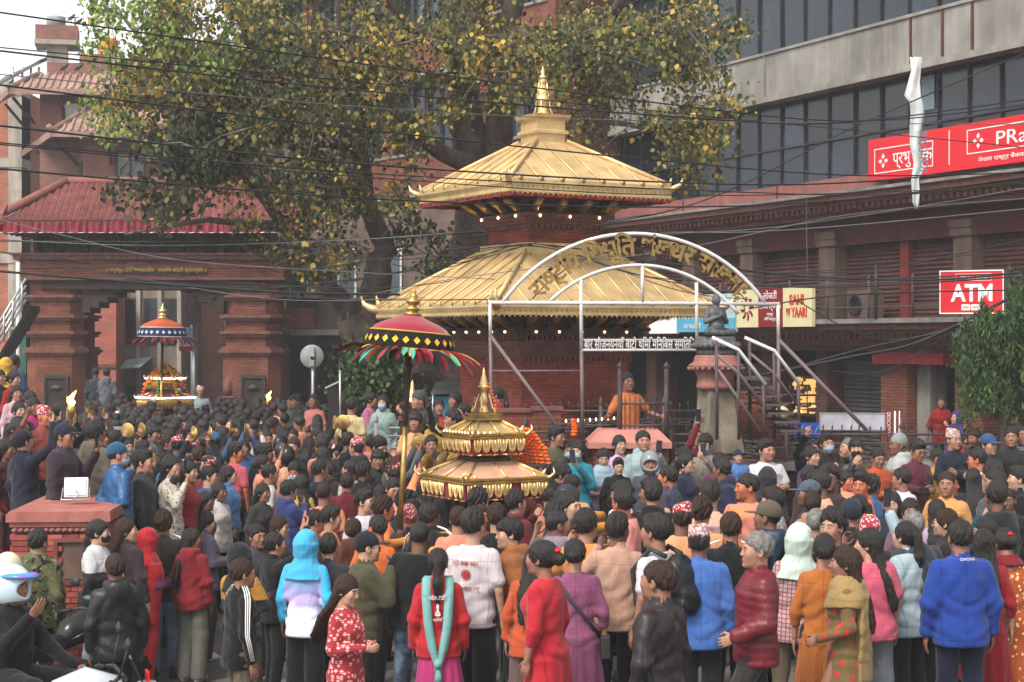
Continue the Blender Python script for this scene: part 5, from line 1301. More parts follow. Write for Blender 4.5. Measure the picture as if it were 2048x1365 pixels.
LIMBS = [
 [(735, 830, 31, .62), (735, 740, 31, .5), (738, 680, 31, .42), (700, 625, 30.8, .22), (650, 560, 30.4, .15), (570, 455, 30, .11), (500, 360, 29.6, .09), (420, 265, 29.2, .1), (330, 140, 28.8, .06), (250, 40, 28.5, .03)],
 [(738, 680, 31, .4), (745, 600, 31, .3), (770, 500, 31, .2), (735, 400, 31, .16), (715, 300, 31, .14), (725, 200, 30.8, .13), (690, 80, 30.5, .13), (680, -40, 30, .1)],
 [(880, 780, 32, .6), (905, 640, 32, .5), (930, 520, 31.8, .46), (965, 400, 31.5, .42), (940, 300, 31.3, .36), (925, 200, 31, .3), (930, 100, 30.6, .26), (950, 0, 30.3, .2), (960, -80, 30, .15)],
 [(965, 400, 31.5, .34), (1000, 300, 31, .26), (1005, 180, 30.5, .22), (1015, 60, 30, .2), (1040, -50, 29.6, .15)],
 [(950, 330, 31, .2), (870, 300, 30.4, .15), (800, 230, 30, .12), (720, 130, 29.5, .09), (640, 30, 29.2, .06)],
 [(930, 100, 30.6, .18), (870, 80, 30, .13), (800, 40, 29.5, .1), (760, -40, 29, .08)],
 [(1015, 60, 30, .15), (1100, 90, 29.4, .11), (1200, 60, 28.8, .1), (1240, 10, 28.5, .1), (1260, -50, 28.3, .1)],
 [(1100, 90, 29.4, .09), (1200, 150, 28.8, .06), (1320, 120, 28.2, .045), (1420, 60, 27.8, .03)],
 [(1050, 250, 30, .08), (1150, 240, 29.4, .06), (1260, 250, 28.8, .045), (1330, 268, 28.4, .03), (1430, 240, 28, .02)],
 [(570, 455, 30, .1), (500, 450, 29.6, .07), (420, 440, 29.3, .05), (330, 455, 29, .03), (250, 470, 28.8, .015)],
 [(500, 360, 29.6, .09), (430, 350, 29.3, .06), (340, 330, 29, .04), (260, 320, 28.8, .02)],
 [(650, 560, 30.4, .1), (600, 540, 30, .06), (540, 520, 29.8, .03), (480, 490, 29.6, .02)],
 [(735, 400, 31, .12), (650, 330, 30.2, .08), (580, 240, 29.8, .07), (520, 150, 29.4, .05), (480, 50, 29, .03)],
 [(420, 265, 29.2, .06), (340, 240, 29, .04), (280, 170, 28.8, .02), (220, 100, 28.6, .012)],
 [(715, 300, 31, .08), (640, 290, 30.2, .05), (560, 330, 29.8, .03), (480, 300, 29.5, .02)],
 [(1200, 60, 28.8, .05), (1300, 40, 28.3, .04), (1400, 0, 28, .02)],
 [(1005, 180, 30.5, .08), (1090, 180, 29.8, .06), (1180, 200, 29.2, .03)],
]
BR = []
for k, L in enumerate(LIMBS):
 P = [at(u, v, Y) for u, v, Y, r in L]; rr = [q[3] for q in L]
 # subdivide with wobble
 pts = []; rs = []
 for i in range(len(P) - 1):
  for q in range(4):
   t = q / 4; p = P[i].lerp(P[i+1], t); w = rr[i] * .25
   pts.append(p + Vector((random.uniform(-w, w), random.uniform(-w, w), random.uniform(-w, w) * .5))); rs.append(rr[i] + (rr[i+1] - rr[i]) * t)
 pts.append(P[-1]); rs.append(rr[-1])
 b = MB(); b.tube(pts, rs, 12 if rs[0] > .2 else 7); b.build('trunk' if k in (0, 1, 2) else 'limb', M_bark, tree)
 BR += [(p, r) for p, r in zip(pts, rs)]
# aerial roots and buttresses
b = MB()
for k in range(16):
 u = 700 + k * 6 + random.uniform(-3, 3); b.tube([at(u, 640 + random.uniform(-20, 40), 30.6), at(u + random.uniform(-6, 6), 720, 30.5), at(u + random.uniform(-18, 18), 830, 30.3)], [.04, .07, .1], 6)
b.build('aerial_roots', M_bark, tree)
# clusters of twigs and leaves: (u, v, radius u, radius v, Y, clusters)
BLOBS = [(330, 60, 120, 75, 28.8, 130, 'Y'), (300, 200, 85, 75, 28.9, 75, 'A'), (420, 90, 150, 110, 29, 300, 'A'), (560, 100, 150, 120, 29.3, 330, 'A'), (480, 240, 150, 95, 29.3, 260, 'A'), (620, 250, 110, 110, 29.6, 150, 'A'),
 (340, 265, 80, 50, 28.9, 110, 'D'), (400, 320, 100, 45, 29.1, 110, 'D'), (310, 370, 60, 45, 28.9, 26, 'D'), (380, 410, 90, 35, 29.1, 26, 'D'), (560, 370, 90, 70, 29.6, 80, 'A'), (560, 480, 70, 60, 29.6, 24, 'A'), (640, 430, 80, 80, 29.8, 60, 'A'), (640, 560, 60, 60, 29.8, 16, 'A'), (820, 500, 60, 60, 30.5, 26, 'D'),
 (720, 80, 130, 110, 29.6, 170, 'A'), (780, 230, 110, 90, 29.8, 75, 'A'), (720, 340, 90, 80, 30, 60, 'A'), (850, 70, 110, 90, 29.8, 95, 'A'), (840, 300, 60, 60, 30, 32, 'A'), (690, 500, 60, 70, 29.9, 26, 'A'), (770, 430, 50, 60, 30, 24, 'A'),
 (1000, 90, 90, 80, 29.4, 100, 'A'), (1100, 110, 110, 80, 29, 150, 'A'), (1210, 60, 120, 70, 28.6, 165, 'A'), (1330, 70, 110, 75, 28.2, 130, 'A'), (1400, 130, 60, 70, 28, 52, 'A'), (1230, 170, 100, 45, 28.6, 52, 'A'), (1060, 210, 60, 40, 29.2, 20, 'A'), (1330, 200, 80, 45, 28.2, 36, 'A'), (1420, 260, 40, 40, 28, 22, 'A'), (1180, 270, 60, 50, 28.9, 20, 'A'), (1340, 300, 90, 50, 28.3, 34, 'A'), (1400, 350, 50, 40, 28, 14, 'A'), (1440, 30, 50, 40, 28, 26, 'A'),
 (215, 100, 35, 30, 28.6, 12, 'Y'), (195, 215, 25, 22, 28.6, 8, 'Y'), (240, 20, 40, 40, 28.6, 26, 'Y'), (220, 240, 40, 20, 28.8, 14, 'Y'), (700, -60, 400, 60, 29.6, 160, 'A'), (960, 30, 120, 60, 30.5, 60, 'A'),
 (900, 150, 80, 60, 30.4, 40, 'A'), (500, 200, 180, 140, 30.6, 110, 'A')]
cent = {'A': [], 'D': [], 'Y': []}; tw = MB(); bp_ = np.array([p[:] for p, r in BR])
sec = []
for (u, v, ru, rv, Y, n, kind) in BLOBS:
 subs = [(random.gauss(0, .52), random.gauss(0, .52)) for _ in range(max(3, n // 11))]
 for k in range(int(n * (.86 if n > 60 else 1))):
  sa, sc_ = random.choice(subs); a, c = sa + random.gauss(0, 17 / ru), sc_ + random.gauss(0, 15 / rv)
  a, c = max(-1.3, min(1.3, a)), max(-1.3, min(1.3, c))
  p = at(u + ru * a, v + rv * c, Y + random.gauss(0, .8)); src = bp_
  j = int(np.argmin(((src - np.array(p[:])) ** 2).sum(1) + 1.0 * np.maximum(0, p.z - src[:, 2] + -.0) ** 2 * .0)); q = Vector(src[j])
  if (p - q).length > .5 and k % 9 == 0:
   # secondary branch, joins the skeleton
   m1 = q.lerp(p, .5) + Vector((random.uniform(-.2, .2), random.uniform(-.2, .2), random.uniform(0, .25)))
   L = (p - q).length; pts = [q, q.lerp(m1, .6), m1, m1.lerp(p, .5), p]
   tw.tube(pts, [min(.05, .012 + .014 * L), .02, .014, .01, .007], 5)
   new = [q.lerp(m1, t) for t in (.5, .8)] + [m1, m1.lerp(p, .33), m1.lerp(p, .66), p]
   bp_ = np.vstack([bp_, np.array([x[:] for x in new])])
  elif (p - q).length > .08:
   m1 = q.lerp(p, .55) + Vector((0, 0, .06)); tw.tube([q, m1, p + Vector((0, 0, .05)), p - Vector((0, 0, .12))], [.009, .006, .004, .002], 3, closed=False)
  nl = random.randint(10, 20)
  for i in range(nl):
   d = Vector((random.gauss(0, .15), random.gauss(0, .15), random.gauss(0, .13)))
   cent[kind if random.random() < .93 else 'A'].append((p + d)[:])
tw.build('twigs', M_bark, tree, kind='stuff')
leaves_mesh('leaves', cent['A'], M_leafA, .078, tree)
leaves_mesh('shade_tinted_leaves', cent['D'], M_leafD, .098, tree)
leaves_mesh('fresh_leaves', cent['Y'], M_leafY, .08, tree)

# juniper at the right edge: upright pointed tufts of small sprays
M_jun = leaf_mat('juniper_green', [(0, (.012, .03, .012)), (.5, (.04, .075, .028)), (1, (.09, .14, .045))], .1)
jn = thing('juniper_tree', at(2010, 900, 22.0), 'bushy green juniper with pointed tufts at the right edge', 'tree')
b = MB(); b.tube([at(2010, 1000, 22), at(2005, 850, 22), at(2015, 700, 22)], [.07, .05, .03], 7); b.build('trunk', M_bark, jn)
cc = []
for (u, v, ru, rv, n) in ((2000, 740, 70, 60, 26), (1960, 700, 45, 30, 14), (1975, 790, 50, 30, 12), (2050, 640, 22, 45, 14), (2030, 720, 50, 90, 22), (1990, 670, 35, 25, 9)):
 for k in range(n):
  c = at(u + ru * random.uniform(-1, 1), v + rv * random.uniform(-1, 1), 22 + random.gauss(0, .35))
  H = random.uniform(.35, .75); d = Vector((random.uniform(-.22, .15), random.uniform(-.2, .2), 1)).normalized()
  for i in range(170):
   t = random.random(); rr = .075 * (1 - t) ** .8
   cc.append((c + d * (t * H - H * .5) + Vector((random.gauss(0, rr), random.gauss(0, rr), 0)))[:])
leaves_mesh('foliage', cc, M_jun, .075, jn, asp=.3, hang=1)
# undergrowth by the trunk
us = thing('dark_shrub', at(745, 830, 29.5), 'dark leafy shrub around the foot of the fig tree', 'shrub')
cc = []
for k in range(3800):
 cc.append(at(745 + random.gauss(0, 32), 755 + random.gauss(0, 34), 29.6 + random.gauss(0, .4))[:])
leaves_mesh('foliage', cc, M_jun, .08, us)
b = MB()
for k in range(6): b.tube([at(745 + random.uniform(-10, 10), 860, 29.6), at(745 + random.uniform(-40, 40), 740, 29.6)], [.03, .01], 5)
b.build('stems', M_bark, us)

# ---------------------------------------------------------------- overhead cables
M_cab = mat('cable_black', (.014, .014, .015), rough=.6)
M_cabg = mat('cable_grey', (.12, .12, .12), rough=.5)
CAB = [  # list of (u, v) knots, depth left, depth right, radius, grey?
 ([(-40, 20), (700, 125), (1300, 205), (1720, 243), (2090, 205)], 17, 26, .011, 0), ([(-40, 92), (700, 163), (1380, 230), (2090, 300)], 17, 26, .008, 0), ([(-40, 98), (700, 180), (1400, 238), (1700, 245), (2090, 195)], 17, 26, .012, 0),
 ([(-40, 146), (700, 213), (1200, 240), (1700, 247), (2090, 250)], 17, 26, .007, 1), ([(-40, 166), (700, 257), (1350, 325), (1720, 352), (2090, 345)], 17, 26, .012, 0), ([(-40, 248), (700, 327), (1350, 366), (1700, 366), (2090, 330)], 17, 25, .013, 0),
 ([(-40, 283), (700, 345), (1350, 380), (1800, 390), (2090, 360)], 17, 25, .009, 0), ([(-40, 286), (700, 353), (1400, 392), (2090, 372)], 17, 25, .008, 0), ([(-40, 335), (700, 396), (1300, 415), (1700, 400), (2090, 350)], 17, 25, .012, 0),
 ([(-40, 478), (300, 492), (700, 481), (1100, 455), (1500, 465), (2090, 415)], 30, 25, .009, 1), ([(-40, 483), (500, 484), (900, 470), (1350, 420), (1730, 245), (2090, 90)], 30, 24, .012, 0), ([(-40, 430), (120, 470), (350, 520), (700, 545), (1000, 560)], 26, 25, .007, 1),
 ([(-40, 500), (300, 530), (620, 510), (1000, 470), (1300, 430)], 30, 26, .008, 0), ([(-40, 540), (200, 560), (560, 585), (800, 590)], 24, 25, .022, 0), ([(0, 505), (400, 575), (700, 560), (1065, 490)], 28, 25, .009, 0),
 ([(60, 505), (400, 560), (800, 575), (1160, 520), (1600, 545), (2090, 490)], 28, 24, .008, 0), ([(30, 520), (350, 570), (650, 598), (1000, 600)], 28, 24, .01, 0), ([(250, 560), (560, 575), (900, 530), (1065, 488)], 28, 25, .009, 0),
 ([(250, 555), (560, 600), (850, 596)], 28, 24, .008, 1), ([(540, 500), (800, 520), (1060, 492), (1300, 555), (1500, 560)], 27, 24, .01, 0), ([(600, 470), (850, 540), (1060, 488), (1250, 545), (1480, 590)], 27, 24, .01, 0),
 ([(620, 540), (900, 500), (1065, 489), (1300, 520), (1600, 560), (2090, 545)], 27, 24, .013, 0), ([(560, 590), (800, 545), (1065, 493), (1350, 580), (1500, 600)], 27, 24, .008, 0), ([(700, 600), (900, 560), (1350, 500), (1700, 430), (2090, 395)], 25, 24, .007, 1),
 ([(1480, 540), (1640, 555), (1880, 560), (2090, 540)], 24, 23.5, .018, 0), ([(1480, 570), (1700, 575), (2090, 550)], 24, 23.5, .014, 0), ([(1500, 618), (1700, 590), (2090, 580)], 24, 23.5, .012, 0), ([(1480, 545), (1750, 540), (2090, 470)], 24, 23.5, .01, 0),
 ([(1480, 760), (1700, 715), (1850, 680), (2090, 560)], 24, 23.5, .026, 0), ([(1560, 745), (1720, 700), (1880, 665), (2090, 610)], 24, 23.5, .02, 0), ([(1600, 735), (1760, 745), (1900, 670), (2090, 590)], 24, 23.5, .012, 0), ([(1590, 600), (1700, 660), (1800, 680), (1960, 640), (2090, 620)], 24, 23.5, .01, 0),
 ([(1612, 340), (1613, 450), (1615, 560)], 24, 24, .005, 1), ([(1200, 470), (1500, 460), (1800, 420), (2090, 370)], 25, 24, .008, 1), ([(1060, 490), (1200, 450), (1450, 425), (1700, 400), (2090, 360)], 25, 24, .008, 0), ([(1820, 100), (1826, 118)], 28, 28, .006, 0)]
ORD = ['first', 'second', 'third', 'fourth', 'fifth', 'sixth', 'seventh', 'eighth', 'ninth', 'tenth', 'eleventh', 'twelfth', 'thirteenth', 'fourteenth', 'fifteenth', 'sixteenth', 'seventeenth', 'eighteenth', 'nineteenth', 'twentieth', 'twenty first', 'twenty second', 'twenty third', 'twenty fourth', 'twenty fifth']
byleft = sorted([k for k in range(len(CAB)) if CAB[k][0][0][0] <= 0], key=lambda k: CAB[k][0][0][1])
mids = [k for k in range(len(CAB)) if k not in byleft]
for k, (kn, Ya_, Yb_, r, gr) in enumerate(CAB):
 P = [at(u, v, Ya_ + (Yb_ - Ya_) * (i / (len(kn) - 1))) for i, (u, v) in enumerate(kn)]
 pts = []
 for i in range(len(P) - 1):
  p0 = P[max(0, i-1)]; p1, p2 = P[i], P[i+1]; p3 = P[min(len(P)-1, i+2)]
  for q in range(10):
   t = q / 10; pts.append(.5 * ((2*p1) + (p2-p0)*t + (2*p0-5*p1+4*p2-p3)*t*t + (3*p1-p0-3*p2+p3)*t**3))
 pts.append(P[-1])
 b = MB(); b.tube(pts, r * .85, 5); o = b.build('overhead_cable', M_cabg if gr else M_cab)
 if k in byleft: lab = '%s cable from the top entering at the left edge%s' % (ORD[byleft.index(k)], ', grey' if gr else ', black')
 else:
  (u0, v0), (u1, v1) = kn[0], kn[-1]
  wh = 'over the temple roof' if u0 < 1300 and u1 < 1700 else ('across temple and shutters' if u0 < 1300 else 'in front of the shutters')
  lab = '%s %s cable %s, %s of the mid height tangle' % ('thick' if r > .013 else 'thin', 'grey' if gr else 'black', wh, ORD[mids.index(k)])
 tag(o, lab, 'cable', 'overhead cables crossing the square')

# ---------------------------------------------------------------- incense smoke and haze of the square
hz = bpy.data.materials.new('haze'); hz.use_nodes = True; hn = hz.node_tree; hn.nodes.clear()
ho = hn.nodes.new('ShaderNodeOutputMaterial'); hv = hn.nodes.new('ShaderNodeVolumePrincipled'); hn.links.new(hv.outputs[0], ho.inputs['Volume'])
hv.inputs['Color'].default_value = (.86, .88, .92, 1); hv.inputs['Density'].default_value = .0013; hv.inputs['Anisotropy'].default_value = 0.
b = MB(); b.box(-45, 45, -12, 85, -2, 24); o = b.build('haze', hz); tag(o, kind='stuff')
# ---------------------------------------------------------------- people: distance fields turned into smooth meshes
class SDF:
 """field on a regular grid; primitives are evaluated only inside their own box"""
 def __init__(s, lo, hi, h):
  s.ax = [np.arange(lo[i], hi[i] + h, h, dtype=np.float32) for i in range(3)]; s.h = h
  s.F = np.full([len(a) for a in s.ax], .3, np.float32)
 def sl(s, lo, hi):
  r = []
  for i in range(3):
   a = int(np.searchsorted(s.ax[i], lo[i])); b = int(np.searchsorted(s.ax[i], hi[i])); r.append(slice(max(0, a - 1), min(len(s.ax[i]), b + 1)))
  return tuple(r)
 def g(s, sl): return s.ax[0][sl[0]][:, None, None], s.ax[1][sl[1]][None, :, None], s.ax[2][sl[2]][None, None, :]
 def comb(s, sl, d, k, sub=False):
  F = s.F[sl]
  if sub: s.F[sl] = np.maximum(F, -d) if k == 0 else -SDF.smin(-F, d, k)
  else: s.F[sl] = np.minimum(F, d) if k == 0 else SDF.smin(F, d, k)
 @staticmethod
 def smin(a, b, k):
  h = np.clip(.5 + .5 * (b - a) / k, 0, 1); return b + (a - b) * h - k * h * (1 - h)
 def cap(s, a, b, ra, rb=None, k=.02, sub=False):
  rb = ra if rb is None else rb; a = np.array(a, np.float32); b = np.array(b, np.float32); m = max(ra, rb) + .06
  sl = s.sl(np.minimum(a, b) - m, np.maximum(a, b) + m); X, Y, Z = s.g(sl); ab = b - a; L2 = max(1e-9, float(ab @ ab))
  t = np.clip(((X - a[0]) * ab[0] + (Y - a[1]) * ab[1] + (Z - a[2]) * ab[2]) / L2, 0, 1)
  d = np.sqrt((X - a[0] - t * ab[0]) ** 2 + (Y - a[1] - t * ab[1]) ** 2 + (Z - a[2] - t * ab[2]) ** 2) - (ra + (rb - ra) * t)
  s.comb(sl, d, k, sub)
 def ell(s, c, r, k=.02, sub=False):
  c = np.array(c); r = np.array(r); sl = s.sl(c - r - .06, c + r + .06); X, Y, Z = s.g(sl)
  q = np.sqrt(((X - c[0]) / r[0]) ** 2 + ((Y - c[1]) / r[1]) ** 2 + ((Z - c[2]) / r[2]) ** 2)
  s.comb(sl, (q - 1) * float(min(r)), k, sub)
 def prof(s, zs, axs, ays, cys, k=.03, cx=None, p=2.3):
  """elliptical trunk with radii given by height"""
  sl = s.sl((-.6, -.6, zs[0] - .03), (.6, .6, zs[-1] + .03)); X, Y, Z = s.g(sl); z = Z[0, 0]
  A = np.interp(z, zs, axs).astype(np.float32)[None, None]; B = np.interp(z, zs, ays).astype(np.float32)[None, None]; C = np.interp(z, zs, cys).astype(np.float32)[None, None]
  CX = np.interp(z, zs, cx).astype(np.float32)[None, None] if cx is not None else 0.
  q = (np.abs((X - CX) / A) ** p + np.abs((Y - C) / B) ** p) ** (1 / p)
  d = (q - 1) * np.minimum(A, B); d = np.maximum(d, np.maximum(zs[0] - Z, Z - zs[-1])); s.comb(sl, d, k)
 def cut(s, fn): X, Y, Z = s.g((slice(None),) * 3); s.F = np.maximum(s.F, fn(X, Y, Z))
 def disp(s, fn): X, Y, Z = s.g((slice(None),) * 3); s.F = s.F + fn(X, Y, Z)
 def mesh(s):
  F = s.F; nx, ny, nz = F.shape; neg = F < 0
  c = neg[:-1, :-1, :-1].astype(np.int8)
  for dx, dy, dz in ((1,0,0),(0,1,0),(0,0,1),(1,1,0),(1,0,1),(0,1,1),(1,1,1)): c = c + neg[dx:nx-1+dx, dy:ny-1+dy, dz:nz-1+dz]
  act = (c > 0) & (c < 8); I = np.argwhere(act); idx = np.full(act.shape, -1, np.int32); idx[act] = np.arange(len(I))
  acc = np.zeros((len(I), 3)); cnt = np.zeros(len(I))
  cor = [(0,0,0),(1,0,0),(0,1,0),(1,1,0),(0,0,1),(1,0,1),(0,1,1),(1,1,1)]
  val = [F[I[:, 0]+a, I[:, 1]+b, I[:, 2]+d] for a, b, d in cor]
  for i, j in ((0,1),(2,3),(4,5),(6,7),(0,2),(1,3),(4,6),(5,7),(0,4),(1,5),(2,6),(3,7)):
   a, b = val[i], val[j]; m = (a < 0) != (b < 0)
   if not m.any(): continue
   t = a[m] / (a[m] - b[m]); acc[m] += np.array(cor[i]) + t[:, None] * (np.array(cor[j]) - np.array(cor[i])); cnt[m] += 1
  V = (I + acc / np.maximum(cnt, 1)[:, None]) * s.h + np.array([a[0] for a in s.ax])
  Q = []
  for ax in range(3):
   o1, o2 = [(1, 2), (2, 0), (0, 1)][ax]
   s0 = [slice(None)] * 3; s1 = [slice(None)] * 3; s0[ax] = slice(0, -1); s1[ax] = slice(1, None)
   n0, n1 = neg[tuple(s0)], neg[tuple(s1)]; E = np.argwhere(n0 != n1)
   ok = (E[:, o1] > 0) & (E[:, o2] > 0) & (E[:, o1] < F.shape[o1] - 1) & (E[:, o2] < F.shape[o2] - 1); E = E[ok]
   fl = n0[E[:, 0], E[:, 1], E[:, 2]]; e1 = np.zeros(3, int); e1[o1] = 1; e2 = np.zeros(3, int); e2[o2] = 1
   q = np.stack([idx[tuple((E - e1 - e2).T)], idx[tuple((E - e2).T)], idx[tuple(E.T)], idx[tuple((E - e1).T)]], 1)
   q[~fl] = q[~fl][:, ::-1]; Q.append(q)
  Q = np.concatenate(Q); return V, Q[(Q >= 0).all(1)]

def np_mesh(name, parts, mats, smooth=True):
 """parts: list of (V, quads, material index or array) joined in one mesh"""
 V = np.concatenate([p[0] for p in parts]); off = 0; Fs = []; mi = []
 for v, f, m in parts: Fs.append(f + off); off += len(v); mi.append(np.full(len(f), m) if np.isscalar(m) else m)
 F = np.concatenate(Fs).astype(np.int32); mi = np.concatenate(mi).astype(np.int32)
 me = bpy.data.meshes.new(name); me.vertices.add(len(V)); me.vertices.foreach_set('co', V.astype(np.float32).ravel())
 me.loops.add(F.size); me.loops.foreach_set('vertex_index', F.ravel()); me.polygons.add(len(F))
 me.polygons.foreach_set('loop_start', np.arange(0, F.size, 4, dtype=np.int32)); me.polygons.foreach_set('loop_total', np.full(len(F), 4, dtype=np.int32))
 me.polygons.foreach_set('material_index', mi); me.polygons.foreach_set('use_smooth', np.full(len(F), smooth)); me.update()
 for m in mats: me.materials.append(m)
 return me

def rotm(ax, a):
 c, s_ = math.cos(a), math.sin(a)
 return np.array({'x': [[1,0,0],[0,c,-s_],[0,s_,c]], 'y': [[c,0,s_],[0,1,0],[-s_,0,c]], 'z': [[c,-s_,0],[s_,c,0],[0,0,1]]}[ax])

# hands: wrist at the origin, fingers towards -z, palm facing +y, thumb on +x
def hand_parts(curl, h=.0045):
 s = SDF((-.06, -.05, -.22), (.085, .09, .05), h)
 s.cap((0, 0, .03), (0, 0, -.02), .024, .023, .01); s.ell((-.002, .002, -.058), (.039, .016, .05), .012)
 fl = [(-.03, -.094, .055, .0078), (-.011, -.103, .068, .0086), (.01, -.103, .065, .0088), (.03, -.096, .058, .0085)]
 for x, z, L, r in fl:
  p = np.array((x, .002, z)); a = curl * .45; s.cap((x * .7, .0, -.05), p, r * 1.15, r * 1.08, .006)
  for q, fr in enumerate((.45, .32, .25)):
   a += curl * (.35 if q == 0 else .5); n = p + np.array((x * .12 * (1 - curl * .5) * fr, math.sin(a) * L * fr, -math.cos(a) * L * fr)); s.cap(p, n, r * (1 - .07 * q), r * (.93 - .07 * q), .003); p = n
 b = np.array((.03, .006, -.03)); m = b + np.array((.026, .012 + curl * .012, -.03)); e = m + np.array((.008 - curl * .012, .012 + curl * .02, -.03)); s.cap((.012, .004, -.02), b, .017, .014, .01); s.cap(b, m, .0125, .0105, .006); s.cap(m, e, .0105, .008, .003)
 return s.mesh()
HAND = {c: hand_parts(c) for c in (.35, 1.0)}
HANDO = hand_parts(.08)
HAND[.08] = HANDO

def head_parts(sex, seed, h=.0048):
 s = SDF((-.11, -.15, -.24), (.11, .14, .13), h); f = .96 if sex == 'f' else 1.
 s.ell((0, .016, .025), (.074 * f, .094, .09), .01); s.ell((0, -.03, -.03), (.06 * f, .06, .083), .03); s.ell((0, -.036, -.075), (.046 * f, .046, .038), .03)
 s.cap((-.034, -.077, .021), (.034, -.077, .021), .013 if sex == 'm' else .009, None, .018)
 for sx in (-1, 1):
  s.ell((sx * .03, -.101, .004), (.021, .016, .013), .014, True); s.ell((sx * .042, -.066, -.02), (.02, .018, .024), .03)
  s.ell((sx * .077 * f, .012, -.008), (.011, .021, .031), .006); s.ell((sx * .085 * f, .004, -.004), (.007, .011, .016), .004, True)
 s.cap((0, -.088, .008), (0, -.103, -.022), .008, .0115, .012); s.cap((-.011, -.096, -.028), (.011, -.096, -.028), .0078, None, .006)
 s.cap((-.018, -.088, -.052), (.018, -.088, -.052), .0075, None, .006); s.cap((-.015, -.088, -.062), (.015, -.088, -.062), .0085, None, .006); s.cap((-.017, -.0985, -.057), (.017, -.0985, -.057), .0014, None, .003, True)
 s.ell((0, -.078, -.094), (.02, .017, .017), .015); r = .056 if sex == 'm' else .047
 s.cap((0, .022, -.05), (0, .03, -.21), r, r * 1.12, .02)
 V, Q = s.mesh(); C = V[Q].mean(1)
 mi = np.zeros(len(Q), int)
 lip = (np.abs(C[:, 0]) < .019) & (np.abs(C[:, 2] + .057) < .008) & (C[:, 1] < -.088); mi[lip] = 3
 br = (np.abs(np.abs(C[:, 0]) - .031) < .018) & (np.abs(C[:, 2] - .026 + .08 * np.maximum(0, np.abs(C[:, 0]) - .03)) < .0045) & (C[:, 1] < -.06); mi[br] = 2
 parts = [(V, Q, mi)]
 for sx in (-1, 1):
  for rr, cy, m in ((.0125, -.0790, 1), (.0072, -.0856, 2)):
   n1, n2 = 10, 6; vs = []
   for i in range(n2 + 1):
    for j in range(n1): t = math.pi * i / n2; p = 2 * math.pi * j / n1; vs.append((sx * .0305 + rr * math.sin(t) * math.cos(p) * 1.1, cy + rr * math.sin(t) * math.sin(p), .004 + rr * math.cos(t) * (.72 if m == 1 else .85)))
   q = [(i*n1+j, i*n1+(j+1)%n1, (i+1)*n1+(j+1)%n1, (i+1)*n1+j) for i in range(n2) for j in range(n1)]
   parts.append((np.array(vs), np.array(q), m))
 return parts
HEADS = {'m': head_parts('m', 1), 'f': head_parts('f', 2)}

NP = lambda *a: np.array(a, float)
HEADC = NP(0, -.014, 1.578); HS = 1.05
# elbows, wrists (x > 0 is the person's left side as they face -y), yaw and pitch of the head, feet, hand curls
POSES = {
 'down': dict(e=[(.235, .03, 1.115), (-.235, .03, 1.115)], w=[(.245, -.03, .88), (-.245, -.03, .88)]),
 'downl': dict(e=[(.235, .03, 1.115), (-.235, .03, 1.115)], w=[(.245, -.03, .88), (-.245, -.02, .88)], yaw=55),
 'downr': dict(e=[(.235, .03, 1.115), (-.235, .03, 1.115)], w=[(.245, -.02, .88), (-.245, -.03, .88)], yaw=-55),
 'crossed': dict(e=[(.235, -.05, 1.13), (-.235, -.05, 1.13)], w=[(-.04, -.21, 1.17), (.04, -.2, 1.13)], yaw=18, hc=1.),
 'phone': dict(e=[(.25, -.13, 1.16), (-.225, .0, 1.115)], w=[(.11, -.34, 1.42), (-.23, -.06, .9)], hc=1.),
 'raise1': dict(e=[(.235, .03, 1.115), (-.24, -.22, 1.5)], w=[(.245, -.03, .88), (-.17, -.3, 1.76)], hc=1., pitch=-6),
 'raise2': dict(e=[(.27, -.16, 1.5), (-.27, -.16, 1.5)], w=[(.15, -.26, 1.76), (-.15, -.26, 1.76)], hc=1., pitch=-8),
 'mouth': dict(e=[(.235, .03, 1.115), (-.2, -.16, 1.17)], w=[(.245, -.03, .88), (-.04, -.22, 1.4)], hc=1.),
 'walk': dict(e=[(.24, .02, 1.12), (-.24, .06, 1.13)], w=[(.2, -.2, 1.02), (-.24, .02, .89)], feet=[(.1, -.26), (-.1, .24)], hc=1.),
 'front': dict(e=[(.24, .0, 1.12), (-.24, .0, 1.12)], w=[(.07, -.24, 1.12), (-.07, -.24, 1.12)], pitch=14, hc=1.),
 'carry': dict(e=[(.28, -.1, 1.2), (-.235, .03, 1.115)], w=[(.16, -.16, 1.42), (-.245, -.03, .88)], hc=1., yaw=-25),
 'behind': dict(e=[(.25, .08, 1.12), (-.25, .08, 1.12)], w=[(.05, .19, .97), (-.05, .2, .95)], yaw=-20),
 'lean': dict(e=[(.3, -.02, 1.16), (-.3, -.02, 1.16)], w=[(.42, -.2, 1.1), (-.4, -.2, 1.12)], hc=1.),
 'sit': dict(e=[(.25, -.15, 1.13), (-.25, -.18, 1.2)], w=[(.27, -.42, 1.0), (-.2, -.38, 1.42)], knee=[(.2, -.42, .92), (-.2, -.42, .92)], ank=[(.2, -.3, .5), (-.2, -.3, .5)], hc=.35, yaw=10),
}
def skel(pose, sex):
 P = POSES[pose]; sw = .163 if sex == 'm' else .143; k = 1 if sex == 'm' else .93
 S = [NP(sw, .012, 1.368), NP(-sw, .012, 1.368)]; E = [NP(e[0] * k, e[1], e[2]) for e in P['e']]; W = [NP(w[0] * k if abs(w[0]) > .1 else w[0], w[1], w[2]) for w in P['w']]
 Hp = [NP(.088, .0, .93), NP(-.088, .0, .93)]; ft = P.get('feet', [(.1, 0.), (-.105, .03)])
 A = [NP(f[0], f[1] + .02, .085) for f in ft]; K = [(h + a) / 2 + NP(0, -.035 - .12 * abs(a[1]), 0) for h, a in zip(Hp, A)]
 if 'knee' in P: K = [NP(*q) for q in P['knee']]; A = [NP(*q) for q in P['ank']]
 return P, S, E, W, Hp, K, A
